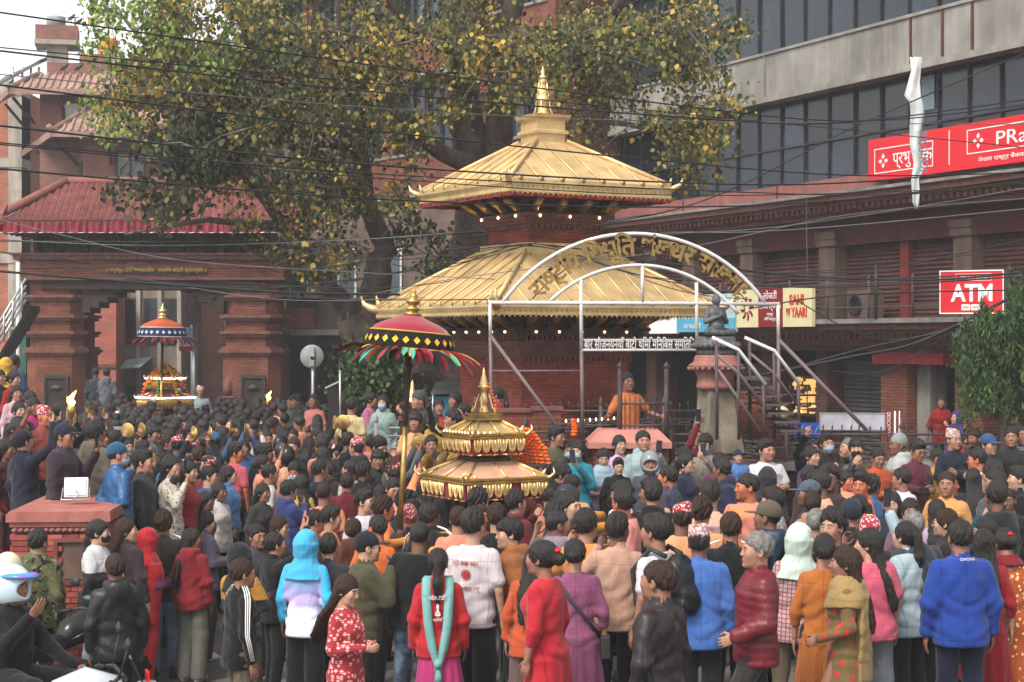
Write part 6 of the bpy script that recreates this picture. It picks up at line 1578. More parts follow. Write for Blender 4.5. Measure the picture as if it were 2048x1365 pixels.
def headM(pose):
 P = POSES[pose]; return rotm('z', R(P.get('yaw', 0))) @ rotm('x', R(P.get('pitch', 0)))
def hand_frame(E, W, side):
 z = (E - W); z /= np.linalg.norm(z)          # fingers point along -z
 inw = NP(-side, 0, 0) if W[2] < E[2] - .1 else NP(-side * .5, 1., .3)   # palm direction: towards the body or the face
 y = inw - z * (inw @ z); y /= np.linalg.norm(y); x = np.cross(y, z); return np.stack([x, y, z], 1)
BODY = {}
def body_mesh(pose, sex):
 if (pose, sex) in BODY: return BODY[(pose, sex)]
 P, S, E, W, Hp, K, A = skel(pose, sex); s = SDF((-.5, -.5, -.01), (.5, .36, 1.86), .019); m = sex == 'm'
 s.prof([.84, .95, 1.05, 1.2, 1.32, 1.4], [.14, .145, .125, .135, .15, .1], [.09, .095, .085, .09, .09, .07], [.0, 0, 0, 0, 0, .01])
 s.cap((0, .012, 1.38), (0, .005, 1.5), .055 if m else .046, .05 if m else .043)
 for i in (0, 1):
  s.cap(S[i], E[i], .042, .036, .02); s.cap(E[i], W[i], .036 if m else .032, .025, .015); s.cap(Hp[i], K[i], .075, .05, .02); s.cap(K[i], A[i], .05, .036, .02)
  s.cap(A[i], A[i] + NP(0, -.12, -.05), .036, .03, .02)
 V, Q = s.mesh(); Mh = headM(pose); parts = [(V, Q, 0)]
 for v, q, mi in HEADS[sex]: parts.append((v * HS @ Mh.T + HEADC, q, mi))
 for i in (0, 1):
  sd_ = 1 if i == 0 else -1; c = P.get('hc', .35); Hv, Hq = HAND[c]; v = Hv.copy(); v[:, 0] *= 1.
  fr = hand_frame(E[i], W[i], sd_)
  if i == 0: pass
  else: v = v.copy(); 
  # thumb points forward / up: mirror where needed
  th = fr[:, 0]
  flip = (th[1] > 0.1) or (abs(th[1]) <= .1 and th[2] < 0)
  if flip: v[:, 0] *= -1; Hq = Hq[:, ::-1]
  parts.append((v * (.95 if m else .85) @ fr.T + W[i], Hq, 0))
 me = np_mesh('body', parts, [M_skin[1], M_eye, M_iris, M_lip]); BODY[(pose, sex)] = me; return me

def folds(seed, amp):
 a, b, c, d = np.random.default_rng(seed).uniform(0, 6.28, 4)
 def f(X, Y, Z):
  r = lambda q: 1 - 2 * np.abs(np.sin(q))
  dr = r(19 * X + 3.2 * np.sin(4 * Z + c) + 12 * Y + a) * (.35 + .4 * np.sin(5 * Z + b))
  gt = r(23 * Z + 2.2 * np.sin(9 * X + d) + 5 * Y) * np.exp(-((Z - 1.1) / .09) ** 2) + .8 * r(27 * Z - 16 * X * np.sign(X) + a) * np.exp(-((Z - .9) / .08) ** 2)
  dg = r(14 * Z + 20 * np.abs(X) - 9 * Y + b) * np.exp(-((Z - 1.3) / .1) ** 2)
  return amp * (.3 * dr + .8 * gt + .7 * dg)
 return f
GAR = {}
def seedof(*a):
 h = 0
 for ch in '|'.join(map(str, a)): h = (h * 31 + ord(ch)) % 99991
 return h
def top_mesh(pose, sex, kind, big=0.):
 key = ('t', pose, sex, kind, big)
 if key in GAR: return GAR[key]
 P, S, E, W, Hp, K, A = skel(pose, sex); m = sex == 'm'; long_ = kind in ('kurta', 'dress', 'robe')
 inf = {'tee': .009, 'jacket': .018, 'hoodie': .024, 'puffer': .032, 'kurta': .009, 'dress': .009, 'shirt': .013, 'robe': .035}[kind] + big
 hem = {'tee': .82, 'jacket': .80, 'hoodie': .80, 'puffer': .80, 'kurta': .46, 'dress': .2, 'shirt': .76, 'robe': .3}[kind]
 if pose == 'sit': hem = max(hem, .84)
 s = SDF((-.58, -.48, hem - .05), (.58, .4, 1.86), .0155)
 zs = [.2, .5, .8, .92, 1.04, 1.18, 1.3, 1.38, 1.44]
 if m: ax = [.17, .168, .172, .168, .152, .158, .17, .135, .07]; ay = [.13, .13, .13, .126, .112, .116, .12, .092, .066]
 else: ax = [.24, .21, .178, .174, .138, .145, .155, .125, .062]; ay = [.17, .15, .134, .13, .102, .118, .12, .09, .06]
 if long_ and m: ax = [.25, .22, .19, .17, .16, .163, .178, .15, .075]; ay = [.2, .18, .15, .13, .12, .12, .125, .1, .07]
 cy = [.0, .0, .01, .008, .0, .0, .0, .012, .02]
 s.prof(zs, [a + inf for a in ax], [a + inf for a in ay], cy, .03)
 if not m: s.ell((0, -.075, 1.24), (.12, .07, .06), .05)
 sl = {'tee': .74, 'kurta': 1.45, 'shirt': 1.9}.get(kind, 1.94)
 for i in (0, 1):
  ia = inf * .8; ru, re, rw = .05 + ia, .04 + ia, .031 + ia * .7; L = sl
  end = S[i] + (E[i] - S[i]) * min(1, L); s.cap(S[i] + NP(0, 0, -.012), end, ru, ru + (re - ru) * min(1, L) + (.008 if L < 1 else 0), .045)
  if L > 1: s.cap(E[i], E[i] + (W[i] - E[i]) * (L - 1), re, re + (rw - re) * (L - 1) + (.006 if kind == 'puffer' else 0), .03)
 neck = {'tee': 1.452, 'kurta': 1.45, 'dress': 1.45}.get(kind, 1.5)
 if kind not in ('tee', 'kurta', 'dress'): s.cap((0, .015, 1.42), (0, .006, 1.5), .066 if m else .058, .064 if m else .056, .03)
 if kind == 'hoodie':
  for a in np.linspace(-2.0, 2.0, 11): s.cap((.085 * math.sin(a), .03 + .075 * math.cos(a), 1.45), (.085 * math.sin(a + .3), .03 + .075 * math.cos(a + .3), 1.45), .035, None, .02)
  s.ell((0, .125, 1.4), (.1, .05, .09), .04)
 if kind == 'puffer': s.disp(lambda X, Y, Z: .0065 * np.abs(np.sin(np.pi * (Z + .012 * np.sin(9 * X)) / .058)) * -1 + .003)
 s.disp(folds(seedof(*key), .0035 if kind in ('puffer',) else (.0095 if kind != 'tee' else .008)))
 if long_: s.disp(lambda X, Y, Z: .012 * np.sin(11 * np.arctan2(X, Y) + 1) * np.clip((1.0 - Z) * 1.6, 0, 1))
 s.cut(lambda X, Y, Z: np.where(np.sqrt(X * X + (Y - .0) ** 2) < .2, np.maximum(hem - Z, Z - neck) if neck < 1.49 else np.maximum(hem - Z, Z - neck), hem - Z))
 # hollow the neck so the collar reads as an opening
 s.cap((0, .008, 1.46), (0, .0, 1.62), (.05 if m else .043), None, 0, True)
 if neck < 1.49: s.ell((0, -.03, 1.46), (.062, .07, .03), .01, True)
 V, Q = s.mesh(); me = np_mesh('top_' + kind, [(V, Q, 0)], [M_skin[0]]); GAR[key] = me; return me
def bottom_mesh(pose, sex, kind):
 key = ('b', pose, sex, kind)
 if pose not in ('walk', 'sit'): key = ('b', 'down', sex, kind)
 if key in GAR: return GAR[key]
 P, S, E, W, Hp, K, A = skel(key[1], sex); s = SDF((-.4, -.62 if pose == 'sit' else -.42, .0), (.4, .42, 1.06), .0165)
 w = {'pants': 0., 'jeans': .004, 'wide': .03, 'skirt': 0}[kind]
 s.prof([.84, .93, 1.02], [.165, .165, .145] if sex == 'm' else [.168, .165, .13], [.118, .118, .105], [.01, .01, .0], .03)
 if kind == 'skirt': s.prof([.12, .5, .85], [.26, .22, .17], [.2, .17, .125], [0, 0, .01], .03); s.disp(lambda X, Y, Z: .014 * np.sin(13 * np.arctan2(X, Y)) * np.clip((.9 - Z) * 1.6, 0, 1))
 else:
  for i in (0, 1):
   a = A[i] if pose == 'sit' else NP(A[i][0], A[i][1], .06)
   s.cap(Hp[i], K[i], .1, .073 + w * .7, .03); s.cap(K[i], a, .073 + w * .7, .058 + w, .03)
 s.disp(folds(seedof(*key), .009)); s.cut(lambda X, Y, Z: np.maximum(.035 - Z, Z - 1.02) + 0 * X)
 V, Q = s.mesh(); me = np_mesh('trousers' if kind != 'skirt' else 'skirt', [(V, Q, 0)], [M_skin[0]]); GAR[key] = me; return me
def shoe_mesh():
 if 'shoe' in GAR: return GAR['shoe']
 s = SDF((-.08, -.24, -.02), (.08, .12, .14), .009); s.ell((0, -.1, .035), (.046, .1, .04), .02); s.ell((0, .02, .045), (.04, .06, .05), .03); s.cap((0, .02, .05), (0, .025, .11), .042, .04, .02); s.cut(lambda X, Y, Z: .004 - Z + 0 * X + 0 * Y)
 V, Q = s.mesh(); GAR['shoe'] = np_mesh('shoe', [(V, Q, 0)], [M_skin[0]]); return GAR['shoe']
# everything worn on the head, in the head's own frame
def hairline(X, Y, Z, side=0.): return (-.78 * Y - .012 + side) - Z
HW = {}
def hair_mesh(kind):
 if kind in HW: return HW[kind]
 big = kind in ('long', 'tail', 'helmet', 'braid', 'hood', 'shawl')
 s = SDF((-.17, -.2, -.62 if kind in ('long', 'tail', 'braid') else -.3), (.17, .26 if big else .19, .2), .0075 if big else .0062)
 rg = np.random.default_rng(seedof(kind)); 
 def strands(amp, f=60): 
  a = rg.uniform(0, 6, 3); return lambda X, Y, Z: amp * (np.sin(1.8 * f * X + 20 * Y + 4 * np.sin(18 * Z + a[0])) * np.sin(1.5 * f * Y - 30 * X + a[1] + 14 * Z) + .6 * np.sin(3.6 * f * X + a[2] + 22 * Z) * np.sin(3.1 * f * Y + 9 * Z))
 def cap_hair(g=.013, side=0., amp=.0045, rz=.0):
  s.ell((0, .018, .03 + rz), (.074 + g, .095 + g, .091 + g + rz), 0); ln = lambda X, Y, Z: hairline(X, Y, Z, side) - np.where((np.abs(X) > .058) & (Y > -.03) & (Y < .008), .034, 0) + .008 * np.sin(70 * X + 2) + .005 * np.sin(160 * X + 40 * Y) + .012 * np.clip(np.abs(X) - .03, 0, .03) / .03 * (Y < -.04)
  s.disp(lambda X, Y, Z: np.clip(1 + ln(X, Y, Z) / .05, 0, 1) * (g * .85) * np.where(Y < -.03, .6, 1)); s.disp(strands(amp)); s.cut(ln)
 if kind == 'short': cap_hair(.013)
 elif kind == 'quiff': cap_hair(.015, amp=.007, rz=.006); s.ell((0, -.05, .105), (.055, .045, .03), .02)
 elif kind == 'curly': cap_hair(.022, side=.005, amp=.012, rz=.006)
 elif kind == 'buzz': cap_hair(.005, amp=.001)
 elif kind == 'mop': cap_hair(.02, side=-.012, amp=.006); s.ell((0, -.075, .055), (.06, .03, .03), .02)
 elif kind in ('long', 'tail', 'bun', 'braid'):
  s.ell((0, .02, .028), (.087, .106, .102), 0)
  s.cut(lambda X, Y, Z: (-.9 * Y - .03 - .25 * np.abs(X)) - Z)
  if kind == 'long':
   s.prof([-.5, -.42, -.25, -.12, .02], [.075, .108, .115, .098, .088], [.014, .032, .042, .05, .06], [.205, .195, .15, .085, .045], .03, p=2.0)
  if kind == 'bun': s.ell((0, .135, .0), (.048, .04, .046), .012)
  if kind == 'tail': s.ell((0, .12, .03), (.03, .03, .03), .01); s.cap((0, .14, .02), (0, .155, -.14), .03, .042, .02); s.cap((0, .155, -.14), (0, .14, -.36), .042, .014, .02)
  if kind == 'braid': 
   for k in range(9): s.ell((.008 * (-1) ** k, .11 + .02 * math.sin(k * .5), -.02 - k * .052), (.034 - k * .0012, .03, .034), .008)
  s.disp(strands(.0035, 85))
 elif kind == 'cap':
  s.ell((0, .016, .045), (.088, .108, .092), 0); s.cut(lambda X, Y, Z: (.022 - .12 * Y) - Z); s.ell((0, -.125, .036), (.066, .075, .009), .008); s.ell((0, .016, .14), (.01, .01, .007), .004)
 elif kind == 'topi':
  s.prof([.035, .08, .135, .15], [.086, .084, .072, .06], [.104, .1, .085, .07], [.014, .016, .02, .02], 0, p=2); s.cut(lambda X, Y, Z: (Z - .135 + .35 * X)); s.cut(lambda X, Y, Z: (.03 - .1 * Y) - Z)
 elif kind == 'beanie':
  s.ell((0, .02, .045), (.09, .109, .105), 0); s.cut(lambda X, Y, Z: (.012 - .35 * Y) - Z); s.disp(lambda X, Y, Z: .002 * np.cos(110 * np.arctan2(X, Y - .02) / 3))
 elif kind == 'helmet':
  s.ell((0, .012, .01), (.125, .15, .15), 0); s.ell((0, -.02, -.16), (.1, .11, .1), .01, True)
  s.ell((0, -.15, -.005), (.1, .12, .062), .01, True)
 elif kind in ('hood', 'shawl'):
  s.ell((0, .025, .02), (.112, .13, .132), 0); s.prof([-.28, -.2, -.1, 0], [.21, .16, .105, .1], [.15, .13, .1, .1], [.02, .03, .03, .03], .05, p=2); s.disp(lambda X, Y, Z: .004 * np.sin(60 * Z + 20 * X) * np.sin(25 * Y))
  s.ell((0, -.085, -.01), (.07, .1, .1), .012, True); s.ell((0, .0, .0), (.08, .1, .1), .0, True); s.cap((0, .01, -.1), (0, .01, -.3), .055, None, 0, True)
 elif kind == 'mask':
  s.ell((0, -.045, -.048), (.066, .072, .056), 0); s.cut(lambda X, Y, Z: np.maximum(Y + .03, np.maximum(Z + .012, -.1 - Z)) + 0 * X); s.disp(lambda X, Y, Z: .0018 * np.sin(240 * Z) + 0 * X)
 elif kind == 'beard':
  s.ell((0, -.036, -.072), (.052, .053, .046), 0); s.cut(lambda X, Y, Z: np.maximum(Y + .02, Z + .066 - .5 * np.abs(X)) + 0 * X); s.disp(lambda X, Y, Z: .0012 * np.sin(200 * Z) * np.sin(170 * X))
 V, Q = s.mesh(); HW[kind] = np_mesh({'cap': 'cap', 'topi': 'topi_hat', 'beanie': 'knit_hat', 'helmet': 'helmet', 'hood': 'hood', 'shawl': 'head_scarf', 'mask': 'face_mask', 'beard': 'beard'}.get(kind, 'hair'), [(V, Q, 0)], [M_hair]); return HW[kind]

def skin_mat(name, c):
 m = mat(name, c, rough=.55, vary=.1, scale=9, spec=.35); p = m.node_tree.nodes['Principled BSDF']; p.inputs['Subsurface Weight'].default_value = .08; p.inputs['Subsurface Radius'].default_value = (.02, .008, .005); return m
M_skin = [skin_mat('skin_a', '#a37864'), skin_mat('skin_b', '#8f6552'), skin_mat('skin_c', '#b08a74'), skin_mat('skin_d', '#735041'), skin_mat('powdered_skin', '#ad6648')]
M_eye = mat('eye_white', '#8f857c', vary=.05); M_iris = mat('dark_iris', (.015, .01, .008), rough=.35); M_lip = mat('lip', '#8a4a42', rough=.5, vary=.1)
M_hair = mat('black_hair', (.022, .018, .015), c2=(.005, .004, .004), rough=.45, vary=.4, scale=30, spec=.4, stretch=(5, 5, .35), bump=1., bscale=42, bdist=.012)  # paler strands painted into the colour stand for highlights
M_hairb = mat('brown_hair', (.06, .03, .02), c2=(.012, .006, .005), rough=.6, vary=.4, scale=30, spec=.25, stretch=(5, 5, .35), bump=1., bscale=42, bdist=.012)  # strand highlights painted in the same way, in brown
M_hairg = mat('grey_hair', (.16, .15, .14), rough=.6, vary=.5, scale=40, bump=.5, bscale=60, bdist=.004)
HAIRM = {'k': M_hair, 'b': M_hairb, 'g': M_hairg}

CL = {}
def cloth(c, pat=None):
 key = (c, pat)
 if key in CL: return CL[key]
 nm = 'cloth_%s%s' % (c.lstrip('#'), '_' + pat if pat else '')
 c = lin(c); gy = sum(c) / 3; light_ = gy > .3; c = tuple((x * .92 + gy * .08) * .76 for x in c)
 if pat != 'shiny': m = mat(nm, c, rough=.85, vary=.14, scale=3, sheen=.12, spec=.2)
 else: m = mat(nm, c, rough=.42, vary=.12, scale=3, spec=.35)
 nt = m.node_tree; p = nt.nodes['Principled BSDF']; tc = nd(nt, 'ShaderNodeTexCoord'); o_ = tc.outputs['Object']
 # crumpled folds and weave
 n1 = nd(nt, 'ShaderNodeTexNoise', Scale=5., Detail=3., Roughness=.45, Distortion=.9); n2 = nd(nt, 'ShaderNodeTexNoise', Scale=150., Detail=2.)
 mq = nd(nt, 'ShaderNodeMapping'); mq.inputs[2].default_value = (0, .5, 0); mq.inputs[3].default_value = (1.7, 1.7, .6); nt.links.new(o_, mq.inputs[0]); nt.links.new(mq.outputs[0], n1.inputs[0]); nt.links.new(o_, n2.inputs[0])
 b1 = nd(nt, 'ShaderNodeBump', Strength=.5, Distance=.03); b1.invert = True; b2 = nd(nt, 'ShaderNodeBump', Strength=.25, Distance=.003)
 ms = nd(nt, 'ShaderNodeMath', operation='SUBTRACT'); nt.links.new(n1.outputs[0], ms.inputs[0]); ms.inputs[1].default_value = .5
 mm = nd(nt, 'ShaderNodeMath', operation='ABSOLUTE'); nt.links.new(ms.outputs[0], mm.inputs[0]); m3 = nd(nt, 'ShaderNodeMath', operation='POWER'); nt.links.new(mm.outputs[0], m3.inputs[0]); m3.inputs[1].default_value = .7; nt.links.new(m3.outputs[0], b1.inputs['Height']); nt.links.new(n2.outputs[0], b2.inputs['Height']); nt.links.new(b1.outputs[0], b2.inputs['Normal']); nt.links.new(b2.outputs[0], p.inputs['Normal'])
 def mixin(fac, c2):
  src = p.inputs['Base Color'].links[0].from_socket; mx = nd(nt, 'ShaderNodeMix', data_type='RGBA'); nt.links.new(fac, mx.inputs[0]); nt.links.new(src, mx.inputs[6]); mx.inputs[7].default_value = (*lin(c2), 1); nt.links.new(mx.outputs[2], p.inputs['Base Color'])
 def thr(sock, a, b=None):
  r = nd(nt, 'ShaderNodeMapRange'); nt.links.new(sock, r.inputs[0]); r.inputs[1].default_value = a; r.inputs[2].default_value = b or a + .02; return r.outputs[0]
 def wave(dirn, sc_, a):
  w = nd(nt, 'ShaderNodeTexWave', Scale=sc_); w.bands_direction = dirn; nt.links.new(o_, w.inputs[0]); return thr(w.outputs[1], a, a + .1)
 if pat and pat.startswith('powder'): n = nd(nt, 'ShaderNodeTexNoise', Scale=3.5, Detail=5.); nt.links.new(o_, n.inputs[0]); mixin(thr(n.outputs[0], .5, .68), '#e8884e')
 if pat == 'camo':
  for k, (cc, sc_, th) in enumerate((('#3f4429', 9., .52), ('#151511', 13., .57), ('#8a7f5a', 16., .63))):
   n = nd(nt, 'ShaderNodeTexNoise', Scale=sc_, Detail=3.); mp = nd(nt, 'ShaderNodeMapping'); mp.inputs[1].default_value = (k * 3.1, k, 2 * k); nt.links.new(o_, mp.inputs[0]); nt.links.new(mp.outputs[0], n.inputs[0]); mixin(thr(n.outputs[0], th), cc)
 if pat == 'plaid': mixin(wave('X', 9., .8), '#8a4a52'); mixin(wave('Z', 9., .8), '#8a4a52')
 if pat == 'check': mixin(wave('X', 14., .5), '#e0ddd8'); mixin(wave('Z', 14., .55), '#161616')
 if pat == 'blueplaid': mixin(wave('X', 9., .75), '#9fb4d8'); mixin(wave('Z', 9., .75), '#9fb4d8')
 if pat in ('floral', 'flowers', 'dots', 'redprint', 'dhaka'):
  v = nd(nt, 'ShaderNodeTexVoronoi', Scale={'floral': 22., 'flowers': 15., 'dots': 26., 'redprint': 24., 'dhaka': 42.}[pat]); nt.links.new(o_, v.inputs[0])
  r = nd(nt, 'ShaderNodeMapRange'); nt.links.new(v.outputs[0], r.inputs[0]); th = {'floral': .3, 'flowers': .36, 'dots': .3, 'redprint': .42, 'dhaka': .45}[pat]; r.inputs[1].default_value = th; r.inputs[2].default_value = th - .06
  mixin(r.outputs[0], {'floral': '#e8d49a', 'flowers': '#b0342c', 'dots': '#1c1a1a', 'redprint': '#f0a8a4', 'dhaka': '#f0dcd8'}[pat])
  if pat in ('redprint', 'dhaka'): mixin(wave('Z', 16. if pat == 'redprint' else 30., .85), '#8c1a26')
 if pat in (None, 'shiny', 'powder', 'halfblack', 'yellowtop', 'plaid'):
  # seams: shoulder, side, zip and hem stitching
  sx = nd(nt, 'ShaderNodeSeparateXYZ'); nt.links.new(o_, sx.inputs[0]); ab = nd(nt, 'ShaderNodeMath', operation='ABSOLUTE'); nt.links.new(sx.outputs[0], ab.inputs[0])
  def line(sock, v, w):
   q = nd(nt, 'ShaderNodeMath', operation='COMPARE'); nt.links.new(sock, q.inputs[0]); q.inputs[1].default_value = v; q.inputs[2].default_value = w; q2 = nd(nt, 'ShaderNodeMath', operation='MULTIPLY'); nt.links.new(q.outputs[0], q2.inputs[0]); q2.inputs[1].default_value = .6; return q2.outputs[0]
  dk = tuple(x * .45 for x in c)
  mixin(line(ab.outputs[0], .168, .0035), dk); mixin(line(sx.outputs[2], .855, .004), dk)
  if not light_: mixin(line(ab.outputs[0], 0, .004), dk)
  mixin(line(sx.outputs[2], 1.33, .003), dk) if pat != 'powder' else None
 if pat == 'tiedye':
  sp_ = nd(nt, 'ShaderNodeSeparateXYZ'); nt.links.new(o_, sp_.inputs[0]); n = nd(nt, 'ShaderNodeTexNoise', Scale=3., Detail=2.); nt.links.new(o_, n.inputs[0])
  ad = nd(nt, 'ShaderNodeMath', operation='MULTIPLY_ADD'); nt.links.new(n.outputs[0], ad.inputs[0]); ad.inputs[1].default_value = .35; nt.links.new(sp_.outputs[2], ad.inputs[2])
  mixin(thr(ad.outputs[0], 1.5, 1.32), '#b4a0d8'); mixin(thr(ad.outputs[0], 1.3, 1.1), '#dfe3f0')
  r = nd(nt, 'ShaderNodeMath', operation='ABSOLUTE'); nt.links.new(sp_.outputs[0], r.inputs[0]); mixin(thr(r.outputs[0], .17, .21), '#39aee0')
 if pat == 'halfblack':
  sp_ = nd(nt, 'ShaderNodeSeparateXYZ'); nt.links.new(o_, sp_.inputs[0]); mixin(thr(sp_.outputs[2], 1.21, 1.2), '#17181c')
 if pat == 'yellowtop':
  sp_ = nd(nt, 'ShaderNodeSeparateXYZ'); nt.links.new(o_, sp_.inputs[0]); mixin(thr(sp_.outputs[2], 1.2, 1.19), '#17181c')
 if pat == 'jeans': n = nd(nt, 'ShaderNodeTexNoise', Scale=4.5, Detail=3.); nt.links.new(o_, n.inputs[0]); mixin(thr(n.outputs[0], .45, .75), '#8ba3bb')
 CL[key] = m; return m

def put(me, par, name, m=None, M=None):
 o = bpy.data.objects.new(name, me); col.objects.link(o); o.parent = par
 if M is not None: o.matrix_local = M
 if m is not None:
  o.material_slots[0].link = 'OBJECT'; o.material_slots[0].material = m
 return o
def phone_thing(M, label, m):
 t = thing('phone', M.translation, label, 'phone', 'phones held up over the crowd')
 b = MB(M); b.box(-.036, .036, -.004, .004, -.075, .075); b.build('case', m, t)
 b = MB(M); b.box(-.032, .032, .0045, .006, -.069, .069); b.build('screen', mat('phone_screen', '#20262e', emis=.08, vary=.5, scale=12), t)
 b = MB(M); b.box(-.03, -.006, -.0075, -.0045, .035, .068); b.build('camera_bump', M_frame, t)
 return t
PH = [M_frame, mat('phone_green', '#7fce8a'), mat('phone_red', '#b0202e'), mat('phone_gold', '#c4a27e'), mat('phone_grey', '#6c7076')]
ALLP = []
def person(u, v, h=1.68, face=180, pose='down', sex='m', hair='short', hc='k', top=('jacket', '#22242a'), bot=('pants', '#1c1d22'), skin=None, hat=None, extra=(), label=None, Y=None, z=None, shoe='#22201f', big=0., wide=1., group='people of the crowd', vhead=None):
 """someone whose head top shows at (u, v); distance follows from height and ground"""
 add = .012 if not hat else .04
 H = h + add
 if Y is None:
  g = .3
  for _ in range(12):
   Y = FPX * (CAMZ - g - H) / (v - 683); X = (u - 1024) * Y / FPX; g = gz(X, Y)
  z = g
 X = (u - 1024) * Y / FPX
 if z is None: z = CAMZ + (683 - v) * Y / FPX - H
 S = h / 1.683
 t = bpy.data.objects.new('person', None); col.objects.link(t); t.location = (X, Y, z); t.rotation_euler = (R(random.gauss(0, 1.6)), R(random.gauss(0, 1.6)), R(face)); wide *= .95; t.scale = (S * wide, S * wide, S); t.empty_display_size = .1
 sk = M_skin[skin if skin is not None else random.choice((0, 1, 1, 2, 3))]
 put(body_mesh(pose, sex), t, 'body', sk)
 Mh = Matrix.Translation(HEADC) @ Matrix(headM(pose).tolist()).to_4x4() @ Matrix.Scale(HS, 4)
 if hair: put(hair_mesh(hair), t, 'hair', HAIRM[hc], Mh)
 if hat: k_, c_ = hat[0], hat[1]; put(hair_mesh(k_), t, hair_mesh(k_).name.split('.')[0], cloth(c_, hat[2] if len(hat) > 2 else None) if k_ != 'helmet' else mat('helmet_' + c_.lstrip('#'), c_, rough=.25, vary=.1), Mh)
 if hat and len(hat) > 2 and hat[2] == 'visor':
  b = MB(); b.lathe((0, -.05, .075), [(.13, 0), (.135, .012), (.1, .03)], 20, sy=1.15); o = b.build('visor', mat('iridescent_visor', '#8a4fae', rough=.15, c2='#2f8fd0', scale=6)); o.parent = t; o.matrix_local = Mh
 tk, tcz = top[0], top[1]; put(top_mesh(pose, sex, tk, big), t, {'tee': 't_shirt', 'robe': 'robe'}.get(tk, tk), cloth(tcz, top[2] if len(top) > 2 else None))
 if bot: put(bottom_mesh(pose, sex, bot[0]), t, 'skirt' if bot[0] == 'skirt' else 'trousers', cloth(bot[1], bot[2] if len(bot) > 2 else None))
 P, Sh, E, W, Hp, K, A = skel(pose, sex)
 if Y < 21:
  for i in (0, 1): put(shoe_mesh(), t, 'shoe', cloth(shoe), Matrix.Translation((A[i][0], A[i][1], A[i][2] - .085)))
 F = Matrix.Translation((X, Y, z)) @ Matrix.Rotation(R(face), 4, 'Z') @ Matrix.Diagonal((S * wide, S * wide, S, 1))
 for e in extra:
  if e == 'mask': put(hair_mesh('mask'), t, 'face_mask', cloth('#8fb4cf'), Mh)
  elif e == 'blackmask': put(hair_mesh('mask'), t, 'face_mask', cloth('#17181a'), Mh)
  elif e == 'beard': put(hair_mesh('beard'), t, 'beard', M_hair, Mh)
  elif e == 'glasses':
   b = MB()
   for sx in (-1, 1): b.tube([(sx * .031 + .021 * math.cos(a * .7), -.099, .003 + .016 * math.sin(a * .7)) for a in range(10)], .0022, 4); b.tube([(sx * .052, -.098, .006), (sx * .078, .01, .004)], .002, 4)
   b.tube([(-.01, -.1, .006), (.01, -.1, .006)], .002, 4); o = b.build('glasses', M_frame); o.parent = t; o.matrix_local = Mh
  elif e == 'mustache':
   b = MB(); b.tube([(-.026, -.099, -.049), (0, -.107, -.042), (.026, -.099, -.049)], [.002, .005, .002], 6); o = b.build('moustache', M_hair); o.parent = t; o.matrix_local = Mh
  elif e == 'bag':
   b = MB(); b.tube([(.13, .02, 1.43), (.06, .145, 1.25), (-.1, .15, 1.05), (-.19, .05, .92)], .014, 6); b.tube([(.13, .02, 1.43), (.06, -.15, 1.25), (-.1, -.15, 1.05), (-.19, .0, .92)], .014, 6); o = b.build('bag_strap', M_frame); o.parent = t
   b = MB(); b.box(-.27, -.19, -.08, .12, .74, .92); o = b.build('shoulder_bag', M_frame, bevel=.01); o.parent = t
  elif e == 'backpack':
   s = SDF((-.22, .0, .85), (.22, .4, 1.55), .014); s.ell((0, .2, 1.2), (.17, .12, .24), 0); s.ell((0, .3, 1.1), (.12, .06, .12), .02); s.disp(folds(3, .005)); V, Q = s.mesh(); put(np_mesh('backpack', [(V, Q, 0)], [M_skin[0]]), t, 'backpack', cloth('#1b1d20', 'shiny'))
   b = MB()
   for sx in (-1, 1): b.tube([(sx * .1, .16, 1.42), (sx * .12, .03, 1.47), (sx * .13, -.13, 1.3), (sx * .15, -.08, 1.05), (sx * .13, .12, .98)], .02, 6)
   o = b.build('backpack_strap', M_frame); o.parent = t
  elif isinstance(e, tuple) and e[0] == 'scarf':     # long scarf hanging over both shoulders, or round the neck
   b = MB(); n = 12
   if e[2] == 'back':
    for sx in (-1, 1):
     pts = [(sx * .07, -.12, 1.36), (sx * .085, -.06, 1.47), (sx * .1, .06, 1.46), (sx * .1, .15, 1.33), (sx * .085, .165, 1.1), (sx * .05, .175, .9), (sx * .012, .18, .76), (sx * .01, .18, .66)]
     vs = []; fs = []
     for i, p in enumerate(pts):
      w = .04 if 0 < i < 6 else .025
      vs += [(p[0] - w, p[1], p[2]), (p[0], p[1] + .016, p[2]), (p[0] + w, p[1], p[2])]
     for i in range(len(pts) - 1):
      for q in (0, 1): fs.append((3*i+q, 3*i+q+1, 3*i+4+q, 3*i+3+q))
     b.add(vs, fs, smooth=True)
    b.lathe((0, .19, .77), [(.01, -.045), (.035, -.02), (.04, .01), (.015, .04)], 10)
    b.lathe((0, .19, .67), [(.04, -.05), (.03, 0), (.012, .05)], 10)
   else:
    s = SDF((-.36, -.3, .66), (.36, .34, 1.6), .014)
    for q in range(3):
     for a in range(12): a0, a1 = a * .5236, (a + 1) * .5236; r_ = .085 + .018 * q; s.cap((r_ * math.cos(a0), .01 + r_ * .95 * math.sin(a0), 1.475 - .03 * q), (r_ * math.cos(a1), .01 + r_ * .95 * math.sin(a1), 1.475 - .03 * q), .02, None, .008)
    if e[2] == 'wrap': (s.prof([.7, .9, 1.1, 1.25, 1.35, 1.42, 1.47], [.21, .22, .25, .255, .23, .15, .1], [.2, .19, .18, .17, .155, .12, .1], [.01] * 4 + [.02] * 3, .03, p=2), s.cut(lambda X, Y, Z: np.minimum(1.22 + .25 * X - Z, .03 + .4 * X - Y)))
    s.cap((0, .01, 1.4), (0, .0, 1.6), .05, None, 0, True); s.disp(folds(9, .006)); V, Q = s.mesh()
